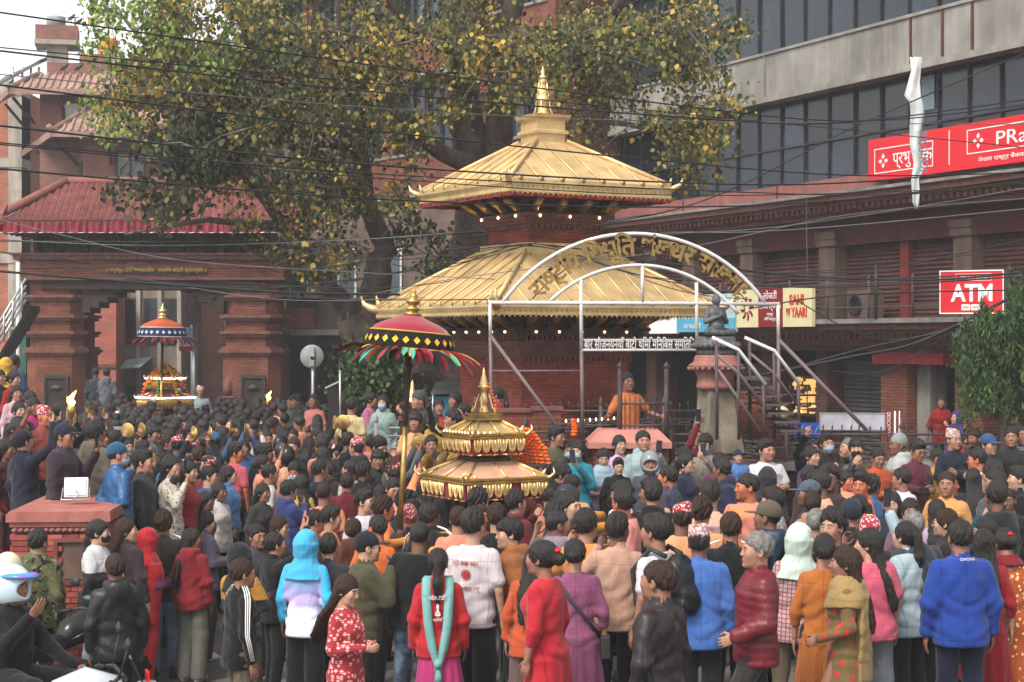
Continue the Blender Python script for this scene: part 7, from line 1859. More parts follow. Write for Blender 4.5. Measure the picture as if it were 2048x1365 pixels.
    put(np_mesh('scarf', [(V, Q, 0)], [M_skin[0]]), t, 'scarf', cloth(e[1])); b = None
   if b: o = b.build('scarf', cloth(e[1])); o.parent = t; o.modifiers.new('solid', 'SOLIDIFY').thickness = .006
  elif e == 'stripes':
   b = MB()
   for sx in (-1, 1):
    S0_, E0_, W0_ = Sh[0 if sx > 0 else 1], E[0 if sx > 0 else 1], W[0 if sx > 0 else 1]
    for q in (-1, 0, 1):
     o_ = NP(sx * .085, .012 + q * .02, .03); o1 = NP(sx * .078, .012 + q * .018, .0); o2 = NP(sx * .066, .01 + q * .016, 0)
     b.tube([NP(sx * .08, .0 + q * .02, 1.49), S0_ + NP(sx * .01, q * .02, .09), S0_ + o_, (S0_ + E0_) / 2 + o1, E0_ + o2, (E0_ * .1 + W0_ * .9) + o2 * .9], .0055, 4)
   o = b.build('sleeve_stripes', M_signw); o.parent = t
  elif isinstance(e, tuple) and e[0] == 'print':      # (print, lines, colour, width, z)
   for j, (tx, sz, zz_, wd_) in enumerate(e[1]):
    me = text_mesh(tx, sz, .002); me.materials.clear(); me.materials.append(e[2]); [setattr(p_, 'material_index', 0) for p_ in me.polygons]
    o = bpy.data.objects.new('back_print', me); col.objects.link(o); o.parent = t
    xs_ = [q.co.x for q in me.vertices]; w_ = max(xs_) - min(xs_); k3 = wd_ / w_ if w_ else 1
    yy = .155 + (.01 if tk == 'jacket' else -.008)
    for q in me.vertices: q.co.y -= .0
    o.matrix_local = Matrix.Translation((0, yy + .004, zz_)) @ Matrix.Rotation(math.pi, 4, 'Z') @ Matrix.Rotation(R(90), 4, 'X') @ Matrix.Diagonal((k3, 1, 1, 1))
  elif e == 'clip': b = MB(); b.lathe((0, .125, .06), [(.005, -.02), (.03, 0), (.005, .02)], 8); o = b.build('hair_clip', M_signred); o.parent = t; o.matrix_local = Mh
  elif e in ('phone', 'cymbal', 'cymbal2'):
   idx = [0] if pose in ('phone',) else ([1] if pose == 'raise1' else [0, 1])
   if e == 'phone':
    Wd = F @ Vector(tuple((W[idx[0]] + W[idx[-1]]) / 2 + (W[idx[0]] - E[idx[0]]) * .42))
    ph = phone_thing(Matrix.Translation(Wd + Vector((0, 0, .01))) @ Matrix.Rotation(R(face + 180 + random.uniform(-12, 12)), 4, 'Z') @ Matrix.Rotation(R(90) if pose in ('front', 'raise2') else R(random.uniform(-6, 6)), 4, 'Y'), 'phone of the ' + ' '.join((label or 'person').replace(',', '').split()[:12]), PH[0])
    ALLP.append((ph, u, v))
   else:
    for i in idx:
     Wd = F @ Vector(tuple(W[i] + (W[i] - E[i]) * .35)); c = thing('cymbal', Wd, 'brass cymbal', 'cymbal', 'brass cymbals held high in the crowd'); 
     b = MB(Matrix.Translation(Wd) @ Matrix.Rotation(R(face + random.uniform(-40, 40)), 4, 'Z') @ Matrix.Rotation(R(90), 4, 'Y')); b.lathe((0, 0, 0), [(.105, .0), (.11, .003), (.075, .01), (.045, .016), (.035, .035), (.01, .042)], 24, cap=True); b.build('plate', M_brass, c); ALLP.append((c, u, v))
 tag(t, label, 'person', group); ALLP.append((t, u, v)); return t
J, T, HD, PF, KU, DR, SH, RB = 'jacket', 'tee', 'hoodie', 'puffer', 'kurta', 'dress', 'shirt', 'robe'
BLK, NAVY, CHAR, WHT, PCH, SAL = '#17181b', '#1b2138', '#2c2b2e', '#d4d0ce', '#e3a384', '#df8a78'
JN = ('jeans', '#4a6078', 'jeans'); JD = ('jeans', '#252d3b', 'jeans'); PB = ('pants', '#15161a'); PN = ('pants', '#171b2c'); PG = ('pants', '#4a4a48'); PK = ('pants', '#6f6350')
M_prn = mat('red_ink', '#a3352f'); M_prw = mat('white_ink', '#dcd8d8'); M_prb = mat('blue_ink', '#3a4a7a')
def p(*a, **k): return person(*a, **k)
# --- nearest row, left to right
p(72, 1062, 1.70, 165, 'down', 'm', 'short', top=(HD, '#6b6a48', 'camo'), bot=PB, big=.02, label='man in green and black camouflage jacket seen from behind', skin=0)
p(240, 1108, 1.66, 205, 'down', 'm', 'short', 'b', top=(HD, '#262527', 'shiny'), bot=PB, extra=('glasses',), label='man in charcoal hooded rain jacket standing beside the motorcycle')
p(186, 1042, 1.58, 75, 'crossed', 'f', 'braid', Y=15.9, top=(J, '#cfcfd2', 'halfblack'), bot=('jeans', '#3a4250', 'jeans'), extra=('blackmask',), label='woman with long braid and black mask in white and black jacket', skin=2)
p(263, 1040, 1.58, 150, 'downr', 'f', 'long', 'b', Y=16.1, top=(J, '#3a2a2e'), bot=PB, label='brown haired woman half hidden behind the red shawl')
p(286, 1058, 1.56, 140, 'front', 'f', None, hat=('shawl', '#c01020'), top=(J, '#6b2358'), bot=('wide', '#b80d18'), extra=(('scarf', '#c01020', 'wrap'),), label='woman wrapped in bright red shawl with purple sleeves and red trousers')
p(328, 1026, 1.70, 185, 'down', 'm', 'curly', 'b', top=(J, '#2e2422'), bot=('jeans', '#6d8296', 'jeans'), extra=('stripes',), label='man in dark brown jacket and light blue jeans seen from behind')
p(346, 1036, 1.66, 170, 'downl', 'm', None, hat=('helmet', '#c8202a'), top=(J, '#8fa0b0'), bot=PG, label='person in glossy red motorcycle helmet behind the brown jacket', Y=19.2, z=.0)
p(386, 1060, 1.55, 160, 'downr', 'f', 'long', top=(HD, '#8f1220'), bot=('wide', '#77756c'), shoe='#c9c5bd', label='long haired girl in red hoodie and grey trousers with pale trainers')
p(412, 1026, 1.60, 118, 'front', 'f', 'long', top=(PF, '#6d6178'), bot=('wide', '#3a2a2b'), shoe='#dedad6', skin=2, label='woman in lilac quilted puffer jacket and brown trousers')
p(474, 1120, 1.66, 118, 'down', 'm', 'short', 'b', top=(J, '#101114'), bot=PK, extra=('glasses', 'stripes'), skin=1, label='man with black glasses in black track jacket with white sleeve stripes')
p(500, 1086, 1.62, 150, 'crossed', 'm', None, hat=('hood', '#1d1e22'), top=(J, '#d18f17', 'yellowtop'), bot=PG, label='person in yellow and black jacket with dark hood up')
p(548, 1068, 1.6, 120, 'raise1', 'm', 'short', top=(J, '#17181c'), bot=PB, extra=('phone',), label='person in black jacket stretching a phone above the hooded heads')
p(608, 1062, 1.68, 165, 'down', 'm', None, hat=('hood', '#35b4e6'), top=(SH, '#39aee0', 'tiedye'), bot=('wide', '#101118'), label='person in tie dye hoodie with bright blue hood up')
p(694, 1154, 1.55, 62, 'front', 'f', 'long', 'b', top=(DR, '#b2303a', 'redprint'), bot=None, skin=2, label='woman with long brown hair in red printed dress')
p(722, 1062, 1.70, 105, 'mouth', 'm', 'buzz', hat=('cap', '#1c1f2b'), top=(J, '#4c4a30'), bot=PB, extra=('glasses',), big=.02, skin=2, label='man in olive jacket and navy cap with hand at his mouth')
p(664, 1075, 1.6, 180, 'down', 'm', 'quiff', top=(J, '#33353d'), bot=PB, label='dark haired man in slate jacket between blue hood and navy cap')
p(822, 1046, 1.72, 172, 'down', 'm', 'buzz', top=(T, '#141416'), bot=('jeans', '#2c3a4d', 'jeans'), big=.03, wide=1.05, label='broad man in black T-shirt and dark jeans from behind')
p(880, 1099, 1.58, 180, 'down', 'f', 'tail', top=(J, '#c20e1c'), bot=('skirt', '#c22a78'), extra=(('scarf', '#7cb7b4', 'back'), ('print', [('खेलाडी', .05, 1.3, .16), ('♟', .1, 1.18, .05), ('थिमि', .035, 1.12, .1)], M_prw)), label='girl in red jacket with turquoise scarf knotted down her back', shoe='#333333')
p(946, 1022, 1.80, 158, 'down', 'm', 'quiff', top=(T, '#dcd2d6'), bot=('wide', '#121216'), extra=(('print', [('श्री वाखा दबाय', .045, 1.3, .22), ('◉', .09, 1.2, .08), ('निभाहाल मध्यपुर थिमि', .028, 1.12, .24)], M_prn),), big=.012, skin=2, label='tall youth in white T-shirt with red Nepali print on the back')
p(1030, 1042, 1.66, -80, 'down', 'm', 'mop', top=(HD, '#9a5a28'), bot=PB, skin=2, label='youth in tan hoodie facing left beside the white T-shirt')
p(1052, 1100, 1.50, 172, 'down', 'f', 'long', top=(SH, '#c44d18'), bot=('wide', '#6d5650'), label='woman with very long black hair in orange top')
p(1100, 1085, 1.66, -118, 'down', 'f', 'bun', top=(KU, '#c20b28'), bot=None, extra=('clip',), wide=1.1, skin=1, label='woman in crimson knee length kurta with red hair clip')
p(1158, 1083, 1.56, 178, 'down', 'f', 'bun', top=(KU, '#8f4a70'), bot=PB, extra=('bag',), wide=1.06, label='woman in mauve kurta with black shoulder strap')
p(1182, 1024, 1.70, 175, 'carry', 'm', 'mop', 'k', top=(T, '#e2963c', 'powder'), bot=JN, big=.015, label='bearer in orange yellow T-shirt under the wrapped pole')
p(1226, 1031, 1.68, 175, 'carry', 'm', 'quiff', top=(J, '#c79a82'), bot=PB, label='youth in beige denim jacket beside the orange bearer')
p(1258, 980, 1.70, -95, 'downr', 'm', 'quiff', top=(T, '#e08a7c', 'powder'), bot=PB, extra=('glasses',), big=.02, skin=4, label='man with glasses in salmon T-shirt turned left by the pole')
p(1308, 1126, 1.66, -125, 'down', 'm', 'short', 'b', top=(J, '#2b2224', 'shiny'), bot=PB, wide=1.1, skin=1, label='man with thinning hair in dark brown zip jacket, nearest row')
p(1318, 1036, 1.70, -130, 'down', 'm', 'quiff', top=(T, '#d6d2da'), bot=JD, extra=('backpack',), wide=1.05, label='youth in white T-shirt carrying a black backpack')
p(1402, 1050, 1.62, 178, 'down', 'm', 'short', hat=('topi', '#c8a0a6', 'dhaka'), top=(SH, '#3f6fc0'), bot=PB, big=.02, skin=3, label='man in pink patterned topi and blue shirt from behind')
p(1452, 1030, 1.68, 170, 'down', 'm', 'short', 'b', top=(J, '#18191c'), bot=PB, extra=('stripes',), label='man in black track jacket with beige sleeve piping')
p(1502, 1066, 1.70, -84, 'walk', 'm', 'short', 'g', top=(PF, '#751a28', 'shiny'), bot=('pants', '#33312f'), skin=0, label='man in maroon quilted jacket walking left')
p(1520, 1001, 1.72, -120, 'down', 'm', 'buzz', hat=('cap', '#5d5248'), top=(HD, '#1d3a52', 'shiny'), bot=PB, skin=3, extra=('beard',), label='bearded man in camouflage brown cap and dark teal rain jacket')
p(1578, 1045, 1.60, 176, 'down', 'f', None, hat=('shawl', '#c9dccf'), top=(SH, '#c9a8a8', 'plaid'), bot=PK, label='person with white and green head scarf and pale plaid shirt')
p(1628, 1020, 1.68, 165, 'down', 'm', 'buzz', 'g', top=(J, '#454532'), bot=PK, big=.02, label='man with cropped grey hair in olive field jacket from behind')
p(1656, 1026, 1.70, -40, 'down', 'm', 'curly', top=(T, '#231d1c'), bot=PB, extra=('mustache', 'beard'), skin=0, label='moustached man with red forehead looking back at the camera')
p(1686, 1096, 1.56, -100, 'walk', 'f', 'long', 'b', top=(DR, '#7a6238', 'flowers'), bot=None, extra=(('scarf', '#a3854f', 'wrap'),), wide=1.08, skin=1, label='woman in mustard embroidered dress and shawl walking left')
p(1640, 1072, 1.6, 170, 'down', 'f', 'bun', top=(KU, '#b8661a'), bot=PN, label='woman in plain ochre kurta behind the mustard shawl')
p(1748, 1060, 1.60, 190, 'downl', 'f', 'long', top=(T, '#dd5a78'), bot=('wide', '#7f868c'), big=.035, skin=2, label='girl with straight long hair in pink oversize T-shirt')
p(1818, 1047, 1.60, -140, 'raise1', 'f', 'tail', top=(SH, '#a9bfca'), bot=('wide', '#20252e'), extra=('phone',), big=.02, skin=2, label='woman with ponytail in light blue shirt raising a phone')
p(1921, 1044, 1.70, 182, 'down', 'm', 'short', 'k', top=(J, '#123f9c'), bot=('pants', '#161c36'), extra=(('print', [('GIVOVA', .03, 1.44, .11)], M_prw),), big=.012, wide=1.05, label='man in royal blue track jacket and navy trousers from behind')
p(2012, 1062, 1.55, 186, 'front', 'f', 'bun', top=(DR, '#cb5c10', 'floral'), bot=None, extra=(('scarf', '#8c1424', 'neck'), 'clip'), wide=1.1, label='woman in orange floral dress with dark red scarf')
p(1972, 1060, 1.58, 170, 'down', 'f', 'long', top=(KU, '#a00f1c'), bot=PB, label='woman in red kurta half hidden behind the royal blue jacket')
p(1850, 1026, 1.68, 200, 'down', 'm', 'buzz', 'g', top=(J, '#3d4650'), bot=PB, label='cropped haired man in grey blue jacket behind the ponytail')
p(2006, 968, 1.72, -130, 'downr', 'm', 'mop', top=(J, '#1f1f21'), bot=PB, big=.03, label='big man in black jacket at the right edge looking left')
p(1962, 972, 1.68, 195, 'down', 'm', 'short', top=(J, '#17455a'), bot=PB, label='man in dark teal jacket near the right edge')
p(1980, 1040, 1.56, -95, 'down', 'f', 'bun', top=(KU, '#b3262e'), bot=PB, skin=2, label='woman in profile with bun between teal jacket and floral dress')
p(1812, 998, 1.58, -5, 'down', 'f', 'tail', top=(HD, '#7d5a70'), bot=PB, skin=1, label='smiling girl in dusty mauve hoodie facing the camera')
p(1786, 985, 1.6, -20, 'down', 'f', 'long', top=(J, '#1d2a3c'), bot=PB, skin=2, label='long haired girl beside the girl in mauve hoodie')
p(1886, 948, 1.70, -25, 'down', 'm', 'buzz', 'b', top=(J, '#d99a52'), bot=PB, skin=1, label='man in peach and black jacket gazing left near the white board')
p(1866, 1000, 1.58, 180, 'down', 'f', 'long', 'k', top=(J, '#b59ab5'), bot=PB, label='straight haired woman in pale lilac jacket from behind')
p(1900, 1020, 1.6, -110, 'down', 'f', 'bun', 'b', top=(J, '#2c1f24'), bot=PB, extra=('glasses',), label='woman with glasses and brown tied hair behind the royal blue jacket')
p(1735, 1030, 1.6, -170, 'phone', 'm', 'short', hat=('beanie', '#b23a4a', 'dhaka'), top=(J, '#3a3034'), bot=PB, extra=('phone',), label='person in red patterned knit cap filming near the pink T-shirt')
p(1700, 995, 1.66, 185, 'down', 'm', None, hat=('beanie', '#262d3c'), top=(J, '#2a2728'), bot=PB, label='person in navy speckled bandana cap behind the moustached man')
p(1640, 985, 1.6, 160, 'down', 'f', 'bun', 'b', top=(HD, '#c08a6a'), bot=PB, label='brown haired person in tan hood below the stair rail')
p(1610, 960, 1.68, -100, 'down', 'm', 'short', hat=('cap', '#4c5a66'), top=(J, '#22262e'), bot=PB, label='man in grey blue cap and dark jacket facing left')
p(1505, 952, 1.70, -25, 'downr', 'm', 'short', top=(T, '#e58878', 'powder'), bot=PB, skin=4, wide=1.1, label='round faced smiling man with powdered face in salmon T-shirt')
p(1545, 980, 1.66, -110, 'down', 'm', 'quiff', top=(SH, '#7fa39c', 'redprint'), bot=PB, extra=('mask',), label='man in patterned teal shirt wearing a blue mask low')
p(1345, 1005, 1.66, 180, 'down', 'm', 'short', hat=('topi', '#b8242e', 'dhaka'), top=(T, '#e8a070', 'powder'), bot=PB, big=.01, skin=3, label='man in red patterned topi and peach T-shirt')
p(1395, 1000, 1.66, 160, 'down', 'm', 'curly', 'b', top=(T, '#e6a578', 'powder'), bot=PB, label='brown haired man in peach T-shirt right of the red topi')
p(1416, 968, 1.70, 170, 'down', 'm', 'quiff', top=(T, '#e8b89c'), bot=PB, extra=(('print', [('युवा क्लब', .05, 1.28, .2)], M_prb),), label='man in pale peach T-shirt with blue back print')
p(1300, 968, 1.68, 170, 'down', 'm', 'short', top=(HD, '#17181b'), bot=PB, label='man in black and maroon hoodie before the pink capped pier')
p(1322, 962, 1.66, -150, 'downl', 'm', 'quiff', top=(T, '#e8b294', 'powder'), bot=PB, label='young man in peach T-shirt looking left of the black hoodie')
p(1345, 935, 1.68, -120, 'down', 'm', 'short', top=(J, '#3b3c52'), bot=PB, skin=4, label='man in slate blue jacket in profile below the statue')
p(1446, 920, 1.68, -75, 'downr', 'm', 'short', top=(HD, '#232a48'), bot=PB, label='young man in navy hoodie looking left below the stair rail')
p(1240, 965, 1.66, -60, 'downr', 'm', 'mop', top=(T, WHT), bot=PB, extra=('glasses',), label='man with glasses beside the salmon shirted man')
p(870, 1012, 1.66, 165, 'carry', 'm', 'mop', top=(J, '#1d1c1e'), bot=PB, extra=('stripes',), label='man in black jacket with white stripes under the golden palanquin')
p(912, 1016, 1.64, 175, 'down', 'm', 'short', 'b', top=(T, '#e58e70', 'powder'), bot=PB, label='cropped brown haired youth in orange collar T-shirt')
p(992, 1012, 1.64, 170, 'mouth', 'm', 'mop', 'b', top=(T, '#1c1b1d'), bot=PB, label='dark mop haired youth just below the golden palanquin')
p(955, 1012, 1.6, 10, 'down', 'm', 'buzz', 'b', top=(T, '#c2452c'), bot=PB, skin=4, label='bald man facing the camera under the palanquin eaves')
p(735, 985, 1.68, 15, 'downl', 'm', 'quiff', top=(T, '#d8d0d4'), bot=PB, skin=2, label='wide faced youth facing the camera left of the umbrella pole')
p(775, 1000, 1.68, 110, 'down', 'm', 'curly', 'b', top=(T, '#e56a20', 'powder'), bot=PB, skin=4, label='orange powdered youth in orange T-shirt holding the umbrella pole')
p(742, 1035, 1.66, 160, 'downl', 'm', 'short', top=(T, '#e56a1c'), bot=PB, skin=4, label='bearer in vivid orange T-shirt behind the navy cap')
p(822, 1010, 1.6, 175, 'down', 'm', None, hat=('beanie', '#c0455a', 'dhaka'), top=(J, '#3a2e2e'), bot=PB, label='person in pink knitted cap between umbrella pole and palanquin')
p(705, 1040, 1.6, 165, 'down', 'f', 'bun', 'b', top=(HD, '#5a2a18'), bot=PB, label='person in rust brown fur hood left of the navy cap')
p(655, 975, 1.70, 175, 'down', 'm', 'buzz', 'b', top=(T, '#e08a74', 'powder'), bot=PB, wide=1.08, label='stout man in salmon T-shirt beside the maroon shirt')
p(690, 968, 1.68, 178, 'down', 'm', 'short', 'b', top=(J, '#6b1220'), bot=PB, label='man in dark maroon shirt behind the salmon shirted man')
p(470, 985, 1.58, 95, 'down', 'f', 'long', top=(HD, '#4776ab'), bot=PB, extra=('glasses',), skin=2, label='girl with glasses in light blue hoodie facing right')
p(508, 1000, 1.56, 60, 'down', 'f', 'long', top=(J, '#3a3a38'), bot=PB, skin=1, label='girl with wavy hair behind the light blue hoodie')
p(575, 990, 1.62, 130, 'mouth', 'm', 'mop', top=(HD, '#33407a'), bot=PB, label='youth in blue hood with hand near his face')
p(548, 1035, 1.58, 80, 'down', 'f', 'long', 'b', top=(J, '#202124'), bot=PB, extra=('glasses',), skin=2, label='brown haired girl with glasses behind the outstretched black sleeve')
p(512, 1050, 1.62, 40, 'down', 'm', 'short', hat=None, top=(J, '#3f4144'), bot=PB, skin=1, label='young man in grey jacket facing the camera above the yellow jacket')
p(622, 1022, 1.64, 110, 'down', 'm', 'short', top=(T, '#4a3a34'), bot=PB, label='short haired man in profile right behind the blue hood')
p(647, 1018, 1.66, 105, 'down', 'm', 'quiff', top=(T, '#d98a54', 'powder'), bot=PB, label='youth in orange T-shirt in profile beyond the blue hood')
p(430, 1000, 1.56, 55, 'down', 'f', 'long', top=(J, '#c9c3c0'), bot=PB, label='long haired girl in cream jacket left of the light blue hoodie')
p(400, 1005, 1.56, 80, 'down', 'f', 'long', top=(J, '#5d3038'), bot=PB, label='girl in plum jacket behind the lilac puffer')
# --- by the plinth and on the steps
p(118, 846, 1.70, 75, 'phone', 'm', 'short', hat=('cap', '#23243a'), top=(J, '#3a2c38'), bot=('pants', '#3a2c38'), Y=18.0, z=None, extra=('phone',), skin=1, big=.01, label='policeman in purple brown uniform photographing from the plinth')
p(62, 858, 1.68, 140, 'raise1', 'm', 'short', hat=('cap', '#1b1e30'), top=(J, '#151a30'), bot=('pants', '#14182a'), Y=18.3, extra=('phone',), label='policeman in navy uniform raising his arm on the plinth')
p(188, 846, 1.70, 150, 'down', 'm', 'mop', top=(HD, '#6d6358'), bot=PK, Y=18.6, label='youth in beige jacket on the plinth seen from behind')
p(246, 884, 1.68, 130, 'behind', 'm', 'buzz', hat=('cap', '#1f5878'), top=(J, '#1f5d94', 'shiny'), bot=('pants', '#5d6062'), Y=17.6, extra=('mask',), label='man in bright blue track top and teal cap, mask at chin')
p(292, 905, 1.68, 85, 'phone', 'm', 'quiff', top=(J, '#33353a'), bot=PN, Y=18.0, extra=('phone', 'mustache'), skin=0, label='moustached man in grey and navy jacket holding up a phone')
p(342, 915, 1.60, 75, 'mouth', 'f', 'long', top=(SH, '#cfc4b4', 'dots'), bot=PB, Y=18.2, skin=2, label='long haired woman in cream top with black spots')
p(372, 925, 1.58, 75, 'down', 'f', 'long', top=(KU, '#9a1820'), bot=PB, Y=18.6, skin=2, label='woman in profile with red scarf beside the spotted top')
p(18, 840, 1.60, 60, 'raise1', 'f', 'bun', top=(KU, '#5d1218'), bot=('wide', '#9a1018'), Y=19.5, wide=1.08, label='woman in dark maroon dress at the left edge with raised hand')
p(6, 880, 1.6, 80, 'down', 'f', 'long', top=(KU, '#3a1416'), bot=('wide', '#8f0f17'), Y=19.0, label='woman in red trousers cut by the left edge')
p(46, 835, 1.58, 110, 'down', 'f', 'long', 'b', top=(J, '#17171a'), bot=('wide', '#c08a18'), Y=20.6, label='long brown haired woman in black top and mustard trousers')
p(64, 797, 1.58, 40, 'down', 'f', 'bun', top=(J, '#b01a6e'), bot=PB, Y=22.4, skin=1, label='woman in magenta jacket on the steps')
p(42, 806, 1.56, 30, 'crossed', 'f', 'bun', top=(J, '#1d1e20'), bot=PB, Y=22.0, label='older woman in black jacket on the steps')
p(24, 744, 1.60, 70, 'down', 'f', 'bun', top=(J, '#9c1216'), bot=PB, Y=25, label='woman in bright red jumper high on the steps')
p(4, 741, 1.60, 60, 'down', 'f', 'long', top=(J, '#16171a'), bot=PB, Y=25, label='woman in black at the far left top of the steps')
p(34, 772, 1.5, 40, 'down', 'f', 'long', top=(J, '#c9a0a8'), bot=PB, Y=24, label='girl in pale pink top on the steps')
p(54, 784, 1.58, 60, 'down', 'f', 'bun', top=(J, '#202428'), bot=PB, Y=23.6, label='woman in dark top between pink top and magenta jacket')
p(90, 812, 1.64, 55, 'down', 'm', None, hat=('topi', '#c23a4a', 'dhaka'), top=(J, '#8a3a30'), bot=PB, Y=20.8, skin=4, label='man with red topi and orange lit face by the torch')  # face colour is the orange powdered skin
p(122, 806, 1.66, 90, 'phone', 'm', 'short', top=(J, '#2a2a34'), bot=PB, Y=21.0, label='man raising his hands just left of the torch flame')
p(18, 716, 1.62, 150, 'down', 'f', None, hat=('shawl', '#d9a818'), top=(J, '#d9a818'), bot=PB, Y=29, label='person in yellow headscarf at the top of the steps')
p(32, 712, 1.66, 160, 'down', 'm', 'short', top=(J, '#2a4a6b'), bot=PB, Y=29.5, label='man in blue jacket at the top of the steps')
p(194, 737, 1.68, 190, 'down', 'm', 'short', top=(J, '#39404c'), bot=PB, Y=41, label='man in slate jacket walking away inside the gate', group='people inside the gate')
p(212, 738, 1.66, 180, 'down', 'm', 'short', top=(HD, '#6b7078'), bot=PB, Y=41, label='man in pale grey hoodie walking away inside the gate', group='people inside the gate')
p(404, 772, 1.62, 10, 'down', 'm', None, hat=('topi', '#c9a0a0', 'dhaka'), top=(SH, '#8f9ca3'), bot=PB, Y=38, label='man in pale topi and grey shirt beyond the flower palanquin')
# --- middle distance, by the tree and temple
p(700, 797, 1.66, 165, 'down', 'm', 'short', top=(T, '#d6c58e'), bot=PG, Y=25.2, extra=(('print', [('थिमि', .07, 1.3, .2)], M_prn),), label='man in pale yellow T-shirt with red print below the shrub')
p(738, 786, 1.58, 70, 'crossed', 'f', 'bun', top=(KU, '#b8628a'), bot=PG, Y=26, label='woman in pink sari shawl beside the tree trunk')
p(766, 792, 1.60, -10, 'down', 'f', 'long', top=(HD, '#8ea8a2'), bot=PB, Y=25.6, extra=('mask',), label='woman in mint hoodie with blue mask beside the railing')
p(748, 793, 1.58, 10, 'down', 'f', 'long', top=(J, '#6b5a78'), bot=PB, Y=26.4, extra=('mask',), label='masked woman between pink shawl and mint hoodie')
p(626, 790, 1.66, -30, 'down', 'm', 'short', top=(T, '#cf7c72'), bot=PB, Y=30, skin=1, label='youth in salmon shirt standing under the round road sign')
p(599, 792, 1.66, -60, 'down', 'm', 'quiff', top=(J, '#3a3c40'), bot=PB, Y=31, label='man in black and yellow jacket left of the salmon shirt')
p(586, 794, 1.64, -50, 'down', 'm', 'short', top=(J, '#55585c'), bot=PB, Y=31.5, extra=('glasses',), label='man with glasses in grey left of the yellow jacket')
p(825, 828, 1.66, -10, 'down', 'm', 'mop', top=(T, '#e39a7c', 'powder'), bot=PB, Y=22.6, skin=1, label='boy in peach T-shirt standing right of the umbrella pole')
p(862, 872, 1.62, 5, 'down', 'm', 'short', top=(T, '#33363c'), bot=PB, Y=21.2, skin=1, label='youth facing the camera just left of the palanquin roofs')
p(842, 782, 1.66, -60, 'phone', 'm', None, hat=('beanie', '#4a4c50'), top=(J, '#33301f'), bot=PB, Y=24.0, label='man in striped knit hat and camouflage jacket right of the pole')
p(905, 825, 1.68, -70, 'raise1', 'm', 'curly', top=(J, '#141417'), bot=PB, Y=22.4, extra=('beard', 'phone'), label='bearded man in black stretching a phone to the left')
p(878, 826, 1.60, 10, 'down', 'm', 'short', hat=('cap', '#2c3148'), top=(HD, '#bf9a1e'), bot=PB, Y=23.0, label='person in navy cap and yellow hood beside the bearded man')
p(880, 800, 1.58, 5, 'down', 'f', 'bun', top=(J, '#a0302a'), bot=PB, Y=24.0, skin=1, label='woman in red between blue poster and palanquin pinnacle')
p(908, 786, 1.60, -40, 'down', 'f', 'long', top=(J, '#2a1c22'), bot=PB, Y=25, label='woman with long hair in front of the blue poster')
p(918, 808, 1.60, -60, 'down', 'f', 'bun', top=(J, '#202024'), bot=PB, Y=24.4, label='dark clothed woman left of the palanquin pinnacle')
p(996, 775, 1.60, -100, 'down', 'f', 'tail', top=(J, '#9a1016'), bot=PB, Y=24.6, label='woman in red jumper on the terrace right of the pinnacle')
p(1262, 748, 1.70, 20, 'lean', 'm', 'short', top=(T, '#dc7a34'), bot=PB, Y=23.4, skin=1, label='man in orange T-shirt leaning on the iron gate posts')
p(1885, 792, 1.60, 8, 'behind', 'f', 'bun', top=(J, '#94080c'), bot=PB, Y=31.2, skin=1, label='woman in bright red jumper standing in the dark doorway')
p(1908, 822, 1.5, -60, 'phone', 'f', None, hat=('hood', '#4b2f86'), top=(J, '#4b2f86'), bot=PB, Y=30.2, label='person in purple hooded jacket before the doorway')
# --- onlookers in front of the fence
p(1106, 856, 1.70, 40, 'crossed', 'm', 'quiff', top=(J, '#55543c'), bot=PB, Y=21.6, extra=('beard',), skin=1, label='bearded man in olive jacket with arms crossed beside the fence')
p(1158, 885, 1.58, -20, 'phone', 'f', 'long', top=(J, '#0f7f94'), bot=PB, Y=20.4, extra=('mask', 'phone'), skin=2, label='woman in turquoise jacket with mask at chin holding a phone')
p(1142, 884, 1.58, 10, 'down', 'f', 'long', top=(J, '#2a2c40'), bot=PB, Y=21.6, extra=('mask',), label='masked woman half behind the turquoise jacket')
p(1203, 900, 1.58, 5, 'front', 'f', 'bun', top=(KU, '#b9a0b8'), bot=PB, Y=20.8, extra=(('scarf', '#9ab4c8', 'wrap'),), skin=2, label='woman in pastel rainbow shawl before the pink capped pier')
p(1240, 873, 1.62, 5, 'crossed', 'f', 'bun', top=(SH, '#c9a0c4'), bot=PB, Y=21.5, skin=2, label='woman in pink and white jumper with arms crossed')
p(1228, 918, 1.30, 10, 'down', 'm', 'quiff', top=(J, '#1d1e20'), bot=PB, Y=20.6, skin=2, label='small boy in black top with pale sleeves before the pier')
p(1294, 865, 1.68, 8, 'phone', 'm', 'short', top=(HD, '#9ab0b3'), bot=PB, Y=21.3, extra=('phone',), skin=0, wide=1.08, label='man in pale blue hoodie filming before the pink capped pier')
p(1296, 904, 1.62, 0, 'down', 'm', None, hat=('helmet', '#7d8084'), top=(J, '#4a4c5c'), bot=PB, Y=20.3, skin=1, label='person in silver open face helmet before the pier')
p(1384, 858, 1.68, 30, 'raise1', 'm', 'buzz', top=(SH, '#6e1220'), bot=PB, Y=21.7, extra=('phone',), skin=0, label='man in maroon shirt raising a phone below the statue')
p(1420, 871, 1.68, -25, 'phone', 'm', 'mop', top=(J, '#8a8178'), bot=PB, Y=21.3, extra=('mask', 'glasses', 'phone'), skin=2, label='man in mask and glasses with beige jacket below the statue')
p(1382, 910, 1.58, 60, 'down', 'f', 'tail', top=(J, '#20243c'), bot=PB, Y=20.4, extra=('glasses',), skin=2, label='woman with glasses in navy turned right below the statue')
p(1438, 908, 1.56, 0, 'down', 'f', 'bun', top=(J, '#6a2a50'), bot=PB, Y=20.6, skin=2, label='woman in plum top facing camera next to the toddler')
